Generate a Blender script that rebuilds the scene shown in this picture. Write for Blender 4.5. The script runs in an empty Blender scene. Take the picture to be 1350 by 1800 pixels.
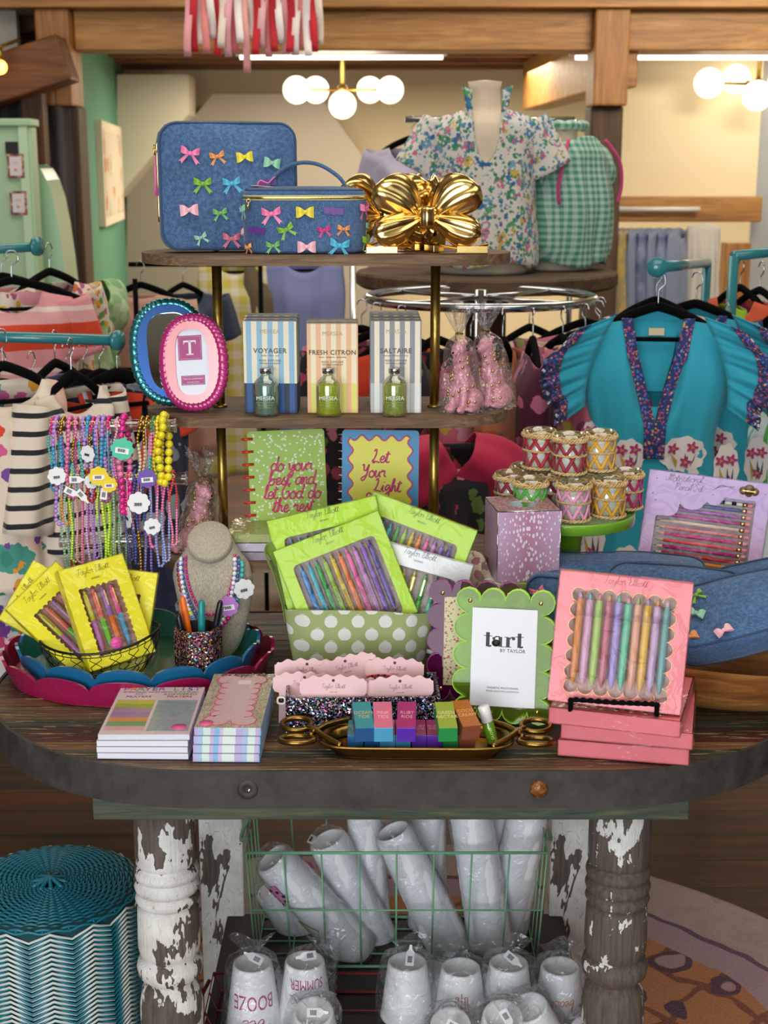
import bpy, math, random
from mathutils import Matrix, Vector
R = math.radians
PI = math.pi
rnd = random.Random(11)
SC = bpy.context.scene
COL = SC.collection

# ------------------------------------------------------------------ camera
CAMZ = 1.6
PITCH = R(13.5)
FPX = 2500.0
cd = bpy.data.cameras.new('camera'); cam = bpy.data.objects.new('camera', cd); COL.objects.link(cam)
cam.location = (0, 0, CAMZ); cam.rotation_euler = (PI/2 - PITCH, 0, 0)
cd.sensor_width = 36; cd.sensor_fit = 'AUTO'; cd.lens = 50; cd.clip_start = .05; cd.clip_end = 60
cd.dof.use_dof = True; cd.dof.focus_distance = 2.15; cd.dof.aperture_fstop = 8.5
SC.camera = cam
# ------------------------------------------------------------------ light and exposure
SC.view_settings.view_transform = 'Standard'; SC.view_settings.look = 'None'
SC.view_settings.exposure = -.06; SC.view_settings.gamma = 1; SC.view_settings.use_curve_mapping = False
w = bpy.data.worlds.new('daylight'); SC.world = w; w.use_nodes = True
w.node_tree.nodes['Background'].inputs[0].default_value = (.80, .90, 1.0, 1)
w.node_tree.nodes['Background'].inputs[1].default_value = 1.3
def area(name, loc, rot, sx, sy, power, col):
    l = bpy.data.lights.new(name, 'AREA'); l.shape = 'RECTANGLE'; l.size = sx; l.size_y = sy; l.energy = power; l.color = col
    o = bpy.data.objects.new(name, l); COL.objects.link(o); o.location = loc; o.rotation_euler = rot
    return o
area('shop_window_daylight', (-.9, -1.9, 1.5), (R(88), 0, R(-12)), 2.6, 2.3, 112, (.93, .97, 1))
area('ceiling_light_front', (.6, 1.2, 3.25), (R(8), 0, 0), 3.0, 1.8, 42, (1, .95, .86))
area('ceiling_light_hall', (0, 4.6, 3.25), (0, 0, 0), 4.5, 1.6, 62, (1, .92, .8))
area('back_room_light', (.2, 8.9, 2.2), (0, 0, 0), 2.4, .9, 82, (1, .87, .66))
area('back_room_light', (3.0, 8.9, 2.2), (0, 0, 0), 2.2, .9, 60, (1, .87, .66))
area('panel_fill_light', (1.9, 4.7, 2.62), (R(84), 0, R(-10)), 1.2, .3, 46, (1, .88, .68))  # added lamp above the view, brightens the ivory panel; no fixture there

# ------------------------------------------------------------------ measuring helpers
_c, _s = math.cos(PITCH), math.sin(PITCH)
def ray(px, py):
    a = (px-675)/FPX; b = (900-py)/FPX
    return Vector((a, _c + b*_s, -_s + b*_c))
def at(px, py, Y):
    d = ray(px, py); return Vector((0, 0, CAMZ)) + d*(Y/d.y)
def onz(px, py, z):
    d = ray(px, py); return Vector((0, 0, CAMZ)) + d*((z-CAMZ)/d.z)
def sc(Y, z):            # metres per pixel at a place
    return (Y*_c + (CAMZ-z)*_s)/FPX
def T(x=0, y=0, z=0): return Matrix.Translation((x, y, z))
def RX(a): return Matrix.Rotation(R(a), 4, 'X')
def RY(a): return Matrix.Rotation(R(a), 4, 'Y')
def RZ(a): return Matrix.Rotation(R(a), 4, 'Z')
def SCL(x, y, z): return Matrix.Diagonal((x, y, z, 1))
STAND = RX(90)           # drawing plane xy -> upright plane xz facing the viewer

# ------------------------------------------------------------------ colour and node helpers
def C(h):
    v = [int(h[i:i+2], 16)/255 for i in (0, 2, 4)]
    return tuple((x/12.92 if x <= .04045 else ((x+.055)/1.055)**2.4) for x in v) + (1,)
class NT:
    def __init__(s, m):
        s.t = m.node_tree; s.b = s.t.nodes['Principled BSDF']
    def put(s, inp, v):
        if isinstance(v, bpy.types.NodeSocket): s.t.links.new(v, inp)
        elif v is not None: inp.default_value = v
    def node(s, typ, ins=None, **kw):
        n = s.t.nodes.new(typ)
        for k, v in kw.items(): setattr(n, k, v)
        for k, v in (ins or {}).items(): s.put(n.inputs[k], v)
        return n
    def co(s, kind='Object'): return s.node('ShaderNodeTexCoord').outputs[kind]
    def mp(s, v, sc=(1, 1, 1), rot=(0, 0, 0), loc=(0, 0, 0)):
        return s.node('ShaderNodeMapping', {'Vector': v, 'Scale': sc, 'Rotation': rot, 'Location': loc}).outputs[0]
    def ma(s, op, a, b=None, c=None, clamp=False):
        n = s.node('ShaderNodeMath', {0: a}, operation=op); n.use_clamp = clamp
        if b is not None: s.put(n.inputs[1], b)
        if c is not None: s.put(n.inputs[2], c)
        return n.outputs[0]
    def mx(s, f, a, b):
        n = s.node('ShaderNodeMix', None, data_type='RGBA'); s.put(n.inputs[0], f); s.put(n.inputs[6], a); s.put(n.inputs[7], b); return n.outputs[2]
    def rp(s, f, pts, interp='LINEAR'):
        n = s.node('ShaderNodeValToRGB', {'Fac': f}); r = n.color_ramp; r.interpolation = interp
        while len(r.elements) < len(pts): r.elements.new(.5)
        for e, (p, c) in zip(r.elements, pts): e.position = p; e.color = c
        return n.outputs[0]
    def ns(s, v, scale, detail=3, rough=.55, dist=0): return s.node('ShaderNodeTexNoise', {'Vector': v, 'Scale': scale, 'Detail': detail, 'Roughness': rough, 'Distortion': dist}).outputs[0]
    def nc(s, v, scale, detail=3): return s.node('ShaderNodeTexNoise', {'Vector': v, 'Scale': scale, 'Detail': detail}).outputs[1]
    def vo(s, v, scale, feat='F1', out=0, rand=1.0):
        n = s.node('ShaderNodeTexVoronoi', {'Vector': v, 'Scale': scale}, feature=feat)
        n.inputs['Randomness'].default_value = rand
        return n.outputs[out]
    def sp(s, v): return s.node('ShaderNodeSeparateXYZ', {0: v}).outputs
    def cb(s, x, y, z=0.0): return s.node('ShaderNodeCombineXYZ', {0: x, 1: y, 2: z}).outputs[0]
    def wrap(s, v, m):
        return s.ma('FRACT', s.ma('DIVIDE', v, m))
    def gt(s, a, b): return s.ma('GREATER_THAN', a, b)
    def lt(s, a, b): return s.ma('LESS_THAN', a, b)
    def bump(s, h, st=.3, d=.002):
        s.put(s.b.inputs['Normal'], s.node('ShaderNodeBump', {'Height': h, 'Strength': st, 'Distance': d}).outputs[0])
    def col(s, v): s.put(s.b.inputs['Base Color'], v)
    def rough(s, v): s.put(s.b.inputs['Roughness'], v)
MATS = {}
def mat(name, col='808080', rough=.5, metal=0, spec=.5, coat=0, sheen=0, fn=None, emit=None, es=1, sss=0):
    if name in MATS: return MATS[name]
    m = bpy.data.materials.new(name); m.use_nodes = True
    b = m.node_tree.nodes['Principled BSDF']
    b.inputs['Base Color'].default_value = C(col) if isinstance(col, str) else col
    b.inputs['Roughness'].default_value = rough; b.inputs['Metallic'].default_value = metal
    b.inputs['Specular IOR Level'].default_value = spec
    b.inputs['Coat Weight'].default_value = coat; b.inputs['Coat Roughness'].default_value = .08
    b.inputs['Sheen Weight'].default_value = sheen
    if emit: b.inputs['Emission Color'].default_value = C(emit); b.inputs['Emission Strength'].default_value = es
    if fn: fn(NT(m))
    MATS[name] = m
    return m
def flat(h, rough=.55, coat=0): return mat('paint_'+h+('_g' if rough < .4 else '')+('_c' if coat else ''), h, rough, coat=coat)
def clear(name, tint='ffffff', gl=.12, rough=.04, edge=.55, opac=0.0, body=None, wr=0, wscale=60):
    """clear film, acrylic or glass: tinted see-through plus a sharp reflection that grows at grazing angles"""
    if name in MATS: return MATS[name]
    m = bpy.data.materials.new(name); m.use_nodes = True; t = m.node_tree; t.nodes.clear()
    o = t.nodes.new('ShaderNodeOutputMaterial'); tr = t.nodes.new('ShaderNodeBsdfTransparent'); tr.inputs[0].default_value = C(tint)
    g = t.nodes.new('ShaderNodeBsdfGlossy'); g.inputs['Roughness'].default_value = rough; g.inputs[0].default_value = (1, 1, 1, 1)
    lw = t.nodes.new('ShaderNodeLayerWeight'); lw.inputs[0].default_value = .35
    mr = t.nodes.new('ShaderNodeMapRange'); mr.inputs[3].default_value = gl; mr.inputs[4].default_value = edge
    t.links.new(lw.outputs['Facing'], mr.inputs[0])
    mx = t.nodes.new('ShaderNodeMixShader'); t.links.new(mr.outputs[0], mx.inputs[0])
    src = tr.outputs[0]
    if opac:
        df = t.nodes.new('ShaderNodeBsdfDiffuse'); df.inputs[0].default_value = C(body or tint)
        m2 = t.nodes.new('ShaderNodeMixShader'); m2.inputs[0].default_value = opac
        t.links.new(src, m2.inputs[1]); t.links.new(df.outputs[0], m2.inputs[2]); src = m2.outputs[0]
    t.links.new(src, mx.inputs[1]); t.links.new(g.outputs[0], mx.inputs[2]); t.links.new(mx.outputs[0], o.inputs[0])
    if wr:
        tc = t.nodes.new('ShaderNodeTexCoord'); n = t.nodes.new('ShaderNodeTexNoise'); n.inputs['Scale'].default_value = wscale; n.inputs['Detail'].default_value = 2
        n.inputs['Distortion'].default_value = 1.5
        bp = t.nodes.new('ShaderNodeBump'); bp.inputs['Strength'].default_value = wr; bp.inputs['Distance'].default_value = .01
        t.links.new(tc.outputs['Object'], n.inputs['Vector']); t.links.new(n.outputs[0], bp.inputs['Height'])
        t.links.new(bp.outputs[0], g.inputs['Normal']); t.links.new(bp.outputs[0], lw.inputs['Normal'])
    MATS[name] = m
    return m

# ------------------------------------------------------------------ mesh builder
class MB:
    def __init__(s): s.v = []; s.f = []; s.m = []; s.sm = []; s.mats = []
    def mi(s, m):
        if m not in s.mats: s.mats.append(m)
        return s.mats.index(m)
    def add(s, vs, fs, mat, smooth=False, M=None):
        o = len(s.v); i = s.mi(mat)
        s.v += [tuple((M @ Vector(p)) if M is not None else p) for p in vs]
        for f in fs: s.f.append([o+k for k in f]); s.m.append(i); s.sm.append(smooth)
        return s
    def box(s, c, d, mat, M=None):
        x, y, z = c; a, b, e = d[0]/2, d[1]/2, d[2]/2
        vs = [(x+i*a, y+j*b, z+k*e) for i in (-1, 1) for j in (-1, 1) for k in (-1, 1)]
        return s.add(vs, [(0, 1, 3, 2), (4, 6, 7, 5), (0, 4, 5, 1), (2, 3, 7, 6), (0, 2, 6, 4), (1, 5, 7, 3)], mat, False, M)
    def tube(s, pts, r, mat, seg=8, closed=False, caps=True, M=None, flat=1.0, up=None):
        P = [Vector(p) for p in pts]; n = len(P)
        if n < 2: return s
        vs = []; fs = []
        prev = None
        for i in range(n):
            if closed: t = P[(i+1) % n]-P[i-1]
            else: t = P[min(i+1, n-1)]-P[max(i-1, 0)]
            if t.length < 1e-9: t = Vector((0, 0, 1))
            t.normalize()
            if prev is None:
                a = Vector(up) if up else (Vector((0, 0, 1)) if abs(t.z) < .9 else Vector((1, 0, 0)))
            else: a = prev
            a = a - t*a.dot(t)
            if a.length < 1e-6: a = t.orthogonal()
            a.normalize(); prev = a; b = t.cross(a)
            rr = r[i] if isinstance(r, (list, tuple)) else r
            for k in range(seg):
                q = 2*PI*k/seg
                vs.append(tuple(P[i] + a*(rr*flat*math.cos(q)) + b*(rr*math.sin(q))))
        m = n if closed else n-1
        for i in range(m):
            j = (i+1) % n
            for k in range(seg):
                l = (k+1) % seg
                fs.append((i*seg+k, i*seg+l, j*seg+l, j*seg+k))
        if caps and not closed: fs.append(tuple(range(seg))[::-1]); fs.append(tuple((n-1)*seg+k for k in range(seg)))
        return s.add(vs, fs, mat, True, M)
    def lathe(s, prof, mat, seg=32, M=None, smooth=True, wob=None):
        vs = []; fs = []; rings = []
        for r, z in prof:
            if r < 1e-6: rings.append([len(vs)]); vs.append((0, 0, z))
            else:
                rings.append(list(range(len(vs), len(vs)+seg)))
                for k in range(seg):
                    q = 2*PI*k/seg; rr = r*(wob(q, z) if wob else 1)
                    vs.append((rr*math.cos(q), rr*math.sin(q), z))
        for A, B in zip(rings, rings[1:]):
            for k in range(seg):
                l = (k+1) % seg
                if len(A) == 1 and len(B) == 1: continue
                if len(A) == 1: fs.append((A[0], B[l], B[k]))
                elif len(B) == 1: fs.append((A[k], A[l], B[0]))
                else: fs.append((A[k], A[l], B[l], B[k]))
        return s.add(vs, fs, mat, smooth, M)
    def prism(s, poly, z0, z1, mat, M=None, side=None, smooth=False):
        n = len(poly)
        vs = [(x, y, z0) for x, y in poly]+[(x, y, z1) for x, y in poly]
        s.add(vs, [tuple(range(n))[::-1], tuple(range(n, 2*n))], mat, False, M)
        return s.add(vs, [(k, (k+1) % n, n+(k+1) % n, n+k) for k in range(n)], side or mat, smooth, M)
    def ring(s, outer, inner, z0, z1, mat, M=None, imat=None):
        n = len(outer)
        vs = [(x, y, z) for P in (outer, inner) for z in (z0, z1) for x, y in P]
        a, b, c, d = 0, n, 2*n, 3*n; F = []; G = []
        for k in range(n):
            l = (k+1) % n
            F += [(b+k, b+l, d+l, d+k), (a+l, a+k, c+k, c+l), (a+k, a+l, b+l, b+k)]
            G.append((c+l, c+k, d+k, d+l))
        s.add(vs, F, mat, False, M); return s.add(vs, G, imat or mat, False, M)
    def sheet(s, nu, nv, fn, mat, cu=False, M=None, smooth=True):
        vs = [tuple(fn(u/(nu if cu else nu-1), v/(nv-1))) for v in range(nv) for u in range(nu)]
        fs = []
        for v in range(nv-1):
            for u in range(nu if cu else nu-1):
                w = (u+1) % nu; fs.append((v*nu+u, v*nu+w, (v+1)*nu+w, (v+1)*nu+u))
        return s.add(vs, fs, mat, smooth, M)
    def ball(s, c, r, mat, seg=12, rings=8, M=None):
        rx, ry, rz = (r, r, r) if not isinstance(r, (tuple, list)) else r
        pr = [(math.sin(PI*i/rings), -math.cos(PI*i/rings)) for i in range(rings+1)]
        pr[0] = (0, -1); pr[-1] = (0, 1)
        MM = T(*c) @ SCL(rx, ry, rz)
        return s.lathe(pr, mat, seg, (M @ MM) if M is not None else MM)
    def text(s, body, size, mat, M=None, align='CENTER', ext=.0002, shear=0, off=0, spacing=1.0):
        c = bpy.data.curves.new('t', 'FONT'); c.body = body; c.size = size; c.align_x = align; c.align_y = 'CENTER'
        c.extrude = ext; c.shear = shear; c.offset = off; c.space_character = spacing; c.resolution_u = 3
        o = bpy.data.objects.new('t', c); me = bpy.data.meshes.new_from_object(o)
        s.add([tuple(v.co) for v in me.vertices], [tuple(p.vertices) for p in me.polygons], mat, False, M)
        bpy.data.objects.remove(o); bpy.data.curves.remove(c); bpy.data.meshes.remove(me)
        return s
    def build(s, name, parent=None, bevel=0, seg=2, solid=0, sub=0, mt=None):
        me = bpy.data.meshes.new(name); me.from_pydata(s.v, [], s.f)
        for m in s.mats: me.materials.append(m)
        me.polygons.foreach_set('material_index', s.m); me.polygons.foreach_set('use_smooth', s.sm); me.update()
        o = bpy.data.objects.new(name, me); COL.objects.link(o)
        if parent: o.parent = parent
        if solid: d = o.modifiers.new('s', 'SOLIDIFY'); d.thickness = solid; d.offset = 0
        if bevel: b = o.modifiers.new('b', 'BEVEL'); b.width = bevel; b.segments = seg; b.limit_method = 'ANGLE'; b.angle_limit = R(40)
        if sub: q = o.modifiers.new('q', 'SUBSURF'); q.levels = sub; q.render_levels = sub
        return o
def thing(name, label, cat, loc=(0, 0, 0), rz=0, group=None, M=None):
    o = bpy.data.objects.new(name, None); COL.objects.link(o); o.empty_display_size = .05
    if M is not None: o.matrix_world = M
    else: o.location = loc; o.rotation_euler = (0, 0, R(rz))
    o['label'] = label; o['category'] = cat
    if group: o['group'] = group
    return o
def tag(o, label, cat, group=None, kind=None, M=None):
    if label: o['label'] = label; o['category'] = cat
    if group: o['group'] = group
    if kind: o['kind'] = kind
    if M is not None: o.matrix_world = M
    return o
def struct(o): o['kind'] = 'structure'; return o
KIDS = {}
def dup(root, label, loc=None, rz=None, M=None, group=None):
    r = root.copy(); COL.objects.link(r); r['label'] = label
    if group: r['group'] = group
    if M is not None: r.matrix_world = M
    else:
        r.location = loc; r.rotation_euler = (0, 0, R(rz or 0))
    for ch in [o for o in COL.objects if o.parent == root]:
        c = ch.copy(); COL.objects.link(c); c.parent = r
        for g in [o for o in COL.objects if o.parent == ch]:
            d = g.copy(); COL.objects.link(d); d.parent = c
    return r
ORD = ['leftmost', 'second from the left', 'third from the left', 'fourth from the left', 'fifth from the left', 'sixth from the left', 'seventh from the left', 'eighth from the left', 'ninth from the left', 'tenth from the left', 'eleventh from the left', 'twelfth from the left', 'thirteenth from the left', 'fourteenth from the left', 'fifteenth from the left', 'sixteenth from the left', 'seventeenth from the left', 'eighteenth from the left', 'nineteenth from the left', 'twentieth from the left']

# ------------------------------------------------------------------ outlines
def racetrack(hx, hy, n=20):
    P = []
    for k in range(n+1):
        a = -PI/2+PI*k/n; P.append((hx-hy+hy*math.cos(a), hy*math.sin(a)))
    for k in range(n+1):
        a = PI/2+PI*k/n; P.append((-hx+hy+hy*math.cos(a), hy*math.sin(a)))
    return P
def rrect(w, h, r, n=5):
    P = []
    for cx, cy, a0 in ((w/2-r, h/2-r, 0), (-w/2+r, h/2-r, 90), (-w/2+r, -h/2+r, 180), (w/2-r, -h/2+r, 270)):
        for k in range(n+1):
            a = R(a0+90*k/n); P.append((cx+r*math.cos(a), cy+r*math.sin(a)))
    return P
def scal_rect(w, h, nx, ny, n=7, bulge=1.0):
    """rectangle whose edges are outward bumps"""
    P = []; rx = w/nx/2; ry = h/ny/2
    def bump(cx, cy, a0, r, sp=180):
        for k in range(n):
            a = R(a0+sp*k/n); P.append((cx+r*math.cos(a), cy+r*math.sin(a)))
    iw, ih = w/2-rx, h/2-ry
    for i in range(1, ny-1): bump(iw, -h/2+ry*(2*i+1), -90, ry*bulge)
    bump(iw, ih, -90, rx, 270)
    for i in range(1, nx-1): bump(w/2-rx*(2*i+1), ih, 0, rx*bulge)
    bump(-iw, ih, 0, rx, 270)
    for i in range(1, ny-1): bump(-iw, h/2-ry*(2*i+1), 90, ry*bulge)
    bump(-iw, -ih, 90, rx, 270)
    for i in range(1, nx-1): bump(-w/2+rx*(2*i+1), -ih, 180, rx*bulge)
    bump(iw, -ih, 180, rx, 270)
    return P
def scal_oval(a, b, n, amp, m=8, sup=1.0):
    P = []
    for k in range(n*m):
        t = k/(n*m); q = 2*PI*t; u = (t*n) % 1
        s = 1+amp*(math.sqrt(max(0, 1-(2*u-1)**2))-.6)
        x = math.copysign(abs(math.cos(q))**sup, math.cos(q)); y = math.copysign(abs(math.sin(q))**sup, math.sin(q))
        P.append((a*x*s, b*y*s))
    return P
def rad(poly, q):
    dx, dy = math.cos(q), math.sin(q); best = 0
    for (x1, y1), (x2, y2) in zip(poly, poly[1:]+poly[:1]):
        ex, ey = x2-x1, y2-y1; den = dx*ey-dy*ex
        if abs(den) < 1e-12: continue
        t = (x1*ey-y1*ex)/den; u = (x1*dy-y1*dx)/den
        if t > 0 and -1e-6 <= u <= 1+1e-6: best = max(best, t)
    return best
def pair(outer, inner, n=96, c=(0, 0)):
    """both outlines resampled on the same angles about c"""
    out = [(x-c[0], y-c[1]) for x, y in outer]; inn = [(x-c[0], y-c[1]) for x, y in inner]
    A = [2*PI*k/n for k in range(n)] + [math.atan2(y, x) % (2*PI) for x, y in (out if len(out) < 9 else [])]
    A = sorted(set(round(a, 6) for a in A))
    f = lambda P: [(c[0]+rad(P, a)*math.cos(a), c[1]+rad(P, a)*math.sin(a)) for a in A]
    return f(out), f(inn)
def smooth(P, n=4, closed=False):
    Q = []; L = len(P)
    rng = range(L) if closed else range(L-1)
    for i in rng:
        p0 = P[i-1] if (i > 0 or closed) else P[0]; p1 = P[i]; p2 = P[(i+1) % L]; p3 = P[(i+2) % L] if (closed or i+2 < L) else P[-1]
        for k in range(n):
            t = k/n; Q.append(tuple(.5*((2*b)+(-a+c)*t+(2*a-5*b+4*c-d)*t*t+(-a+3*b-3*c+d)*t**3) for a, b, c, d in zip(p0, p1, p2, p3)))
    if not closed: Q.append(tuple(P[-1]))
    return Q
# handwriting: each letter is strokes of x,y points (x-height 1), advance
HW = {
'a': ([[(.8, .9), (.4, 1), (.1, .6), (.2, .1), (.6, .1), (.85, .9), (.8, .3), (1.05, .05)]], 1.0),
'b': ([[(0, .3), (.35, 1.6), (.3, 2), (.12, 1.5), (.1, .2), (.45, 0), (.75, .4), (.5, .8), (.15, .5)], [(.5, .8), (1, .8)]], .95),
'c': ([[(.75, .8), (.45, 1), (.1, .6), (.2, .1), (.6, .05), (.95, .3)]], .9),
'd': ([[(.8, .8), (.4, 1), (.1, .6), (.2, .1), (.6, .1), (.9, 1), (1, 2), (.8, .6), (.9, .05), (1.1, .15)]], 1.05),
'e': ([[(.05, .4), (.5, .5), (.7, .8), (.45, 1), (.15, .6), (.25, .1), (.6, .05), (.9, .3)]], .85),
'f': ([[(.1, .2), (.5, 1.6), (.4, 2), (.2, 1.5), (.15, -.6), (.4, -.8), (.4, 0), (.8, .3)]], .7),
'g': ([[(.8, .9), (.4, 1), (.1, .6), (.3, .2), (.75, .8), (.7, -.6), (.3, -.9), (.15, -.5), (.95, .3)]], .95),
'h': ([[(0, .2), (.4, 1.6), (.3, 2), (.15, 1.4), (.1, 0), (.35, .8), (.6, .9), (.65, .2), (.9, .1)]], .9),
'i': ([[(0, .3), (.25, 1), (.2, .2), (.5, .1)], [(.3, 1.4), (.33, 1.5)]], .5),
'k': ([[(0, .2), (.4, 1.6), (.3, 2), (.15, 1.4), (.1, 0), (.2, .5), (.6, 1), (.3, .6), (.7, .05), (.9, .2)]], .9),
'l': ([[(0, .2), (.4, 1.5), (.3, 2), (.15, 1.4), (.2, .2), (.5, .1)]], .45),
'm': ([[(0, .8), (.15, 1), (.1, 0), (.35, .9), (.5, .9), (.5, 0), (.75, .9), (.95, .9), (.95, .2), (1.2, .1)]], 1.2),
'n': ([[(0, .8), (.15, 1), (.1, 0), (.4, .9), (.65, .9), (.65, .2), (.9, .1)]], .9),
'o': ([[(.5, 1), (.1, .7), (.15, .1), (.55, 0), (.8, .5), (.5, 1), (.6, .75), (1, .8)]], .9),
'p': ([[(0, .7), (.2, 1), (.05, -.9), (.15, .6), (.5, 1), (.75, .5), (.45, .05), (.15, .3)], [(.45, .05), (1, .2)]], .95),
'r': ([[(0, .7), (.2, 1.1), (.25, .85), (.55, .95), (.5, .3), (.8, .1)]], .75),
's': ([[(0, .2), (.45, 1.1), (.4, .7), (.65, .3), (.4, 0), (.1, .15)], [(.4, 0), (.8, .2)]], .75),
't': ([[(0, .2), (.35, 1.7), (.2, .3), (.4, .05), (.7, .2)], [(0, 1.25), (.65, 1.35)]], .6),
'u': ([[(0, .8), (.15, 1), (.1, .2), (.4, .05), (.7, .9), (.7, .2), (.95, .1)]], .9),
'v': ([[(0, .9), (.2, .9), (.4, 0), (.75, 1), (1, .9)]], .85),
'w': ([[(0, .9), (.2, .9), (.3, .1), (.6, .8), (.75, .1), (1.05, 1), (1.25, .9)]], 1.1),
'x': ([[(0, .8), (.2, .9), (.6, 0), (.8, .1)], [(.7, .95), (.1, 0)]], .8),
'y': ([[(0, .8), (.15, 1), (.15, .3), (.45, .15), (.75, .9), (.7, -.6), (.3, -.9), (.15, -.5), (.95, .3)]], .95),
'z': ([[(0, .9), (.6, .9), (.1, .1), (.7, .1)]], .8),
'G': ([[(.9, 1.6), (.5, 2), (.05, 1.2), (.15, .2), (.6, 0), (.95, .4), (.9, 1), (.5, .9)]], 1.15),
'L': ([[(.1, 1.7), (.4, 2), (.45, 1.2), (.1, .1), (.35, 0), (.5, .2), (1.1, 0)], [(.1, .1), (0, .35), (.3, .15)]], 1.05),
'M': ([[(-.1, 1.4), (.2, 1.9), (.15, .9), (0, 0), (.5, 1.9), (.6, 1.5), (.5, 0), (1, 1.9), (1.2, 1.7), (1, .2), (1.3, .1)]], 1.4),
'P': ([[(.3, 1.8), (.1, -.1)], [(-.1, 1.2), (.1, 1.8), (.7, 2), (1, 1.5), (.6, 1), (.2, 1.1)]], 1.05),
'S': ([[(.9, 1.7), (.5, 2), (.2, 1.6), (.7, 1), (.6, .2), (.2, 0), (-.1, .4)]], 1.05),
'T': ([[(0, 1.6), (.2, 1.9), (1.1, 1.9)], [(.6, 1.9), (.4, .3), (.1, .1)]], .95),
'Y': ([[(0, 1.7), (.2, 1.9), (.3, 1.1), (.6, 1), (.95, 1.9), (.7, 0), (.3, -.5), (.05, -.2), (.9, .4)]], 1.1),
'E': ([[(.8, 1.8), (.4, 2), (.15, 1.5), (.5, 1.05), (.1, .6), (.3, 0), (.9, .3)]], .95),
'B': ([[(.1, 0), (.15, 2), (.7, 1.9), (.7, 1.2), (.2, 1.05), (.85, .8), (.8, .1), (.1, 0)]], 1.05),
'O': ([[(.5, 2), (.1, 1.5), (.1, .5), (.5, 0), (.85, .5), (.85, 1.5), (.5, 2)]], 1.05),
'H': ([[(.1, 2), (.1, 0)], [(.8, 2), (.8, 0)], [(.1, 1), (.8, 1)]], 1.05),
'R': ([[(.1, 0), (.1, 2), (.7, 1.8), (.65, 1.2), (.15, 1), (.9, 0)]], 1.0),
'K': ([[(.1, 0), (.1, 2)], [(.8, 2), (.15, .9), (.9, 0)]], 1.0),
' ': ([], .7), '-': ([[(.1, .6), (.6, .6)]], .8)}
def hand(mb, s, xh, r, mat, M=None, sl=.15, align='C', seg=5, flat=.35, sp=1.0):
    W = sum(HW.get(c, HW['x'])[1]*sp for c in s)*xh
    x = -W/2 if align == 'C' else 0
    for c in s:
        st, adv = HW.get(c, HW['x'])
        for k in st:
            P = smooth([(px+py*sl, py, 0) for px, py in k], 3)
            mb.tube([(x+p[0]*xh, p[1]*xh, 0) for p in P], r, mat, seg, M=M, flat=flat, up=(0, 0, 1))
        x += adv*xh*sp
    return mb
# ------------------------------------------------------------------ materials
def wood(name, a, b, c, axis=0, sc=1.0, rough=.55, bump=.25, plank=None, gap=.004, paxis=1, knots=False):
    def fn(n):
        o = n.co(); s = [14*sc, 14*sc, 14*sc]; s[axis] = 1.1*sc
        v = o
        if plank:
            x = n.sp(o); q = n.ma('DIVIDE', x[paxis], plank); fl = n.ma('FLOOR', q)
            wn = n.node('ShaderNodeTexWhiteNoise', {'W': fl}, noise_dimensions='1D').outputs[0]
            off = n.ma('MULTIPLY', wn, 37.0)
            v = n.node('ShaderNodeVectorMath', {0: o, 1: n.cb(off, off, off)}, operation='ADD').outputs[0]
        g = n.ns(n.mp(v, s), 3.0, 6, .62, 1.2); f = n.ns(n.mp(v, [k*4 for k in s]), 5.0, 3, .6)
        m = n.ma('ADD', n.ma('MULTIPLY', g, .75), n.ma('MULTIPLY', f, .25))
        if plank: m = n.ma('ADD', m, n.ma('MULTIPLY', n.ma('SUBTRACT', wn, .5), .22))
        cc = n.rp(m, [(.33, C(a)), (.5, C(b)), (.68, C(c))])
        if knots:
            ks = [1.6, 1.6, 1.6]; ks[axis] = .55
            d = n.vo(n.mp(v, ks), 2.4); cc = n.mx(n.ma('MULTIPLY', n.ma('LESS_THAN', d, .055), .8), cc, C('2a1608'))
        if plank:
            fr = n.ma('FRACT', q); e = n.ma('MINIMUM', fr, n.ma('SUBTRACT', 1.0, fr)); lin = n.lt(e, gap/plank)
            cc = n.mx(lin, cc, C('160b05')); m = n.ma('SUBTRACT', m, lin)
        n.col(cc); n.bump(m, bump, .004)
    return mat(name, rough=rough, fn=fn)
def wpeel(name, paint='d3d0c8', w1='4c4038', w2='6f6256', thr=.5, sc=9):
    def fn(n):
        o = n.co(); v = n.mp(o, (1, 1, .5)); big = n.ns(v, sc, 5, .62, .6); det = n.ns(n.mp(o, (1, 1, .3)), sc*6, 3, .6)
        f = n.ma('ADD', n.ma('MULTIPLY', big, .78), n.ma('MULTIPLY', det, .22)); k = n.gt(f, thr)
        g = n.ns(n.mp(o, (60, 60, 4)), 3, 4, .6)
        wd = n.rp(g, [(.3, C(w1)), (.7, C(w2))]); pc = n.rp(n.ns(o, 30, 4), [(.3, C(paint)), (.62, C('e9e7e0'))])
        ck = n.vo(n.mp(o, (70, 70, 9)), 2.2, 'DISTANCE_TO_EDGE'); pc = n.mx(n.ma('MULTIPLY', n.lt(ck, .012), .5), pc, C('8a8278'))
        n.col(n.mx(k, wd, pc)); n.bump(n.ma('ADD', n.ma('MULTIPLY', k, 1.2), n.ma('MULTIPLY', g, .8)), .6, .003)
    return mat(name, rough=.75, fn=fn)
def cloth(name, c, fn=None, rough=.85, sheen=.15, weave=900, bs=.15):
    def f(n):
        o = n.co()
        if fn: n.col(fn(n, o))
        w = n.ns(o, weave*.5, 1); n.bump(w, bs, .001)
    return mat(name, c, rough, sheen=sheen, fn=f)
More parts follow.
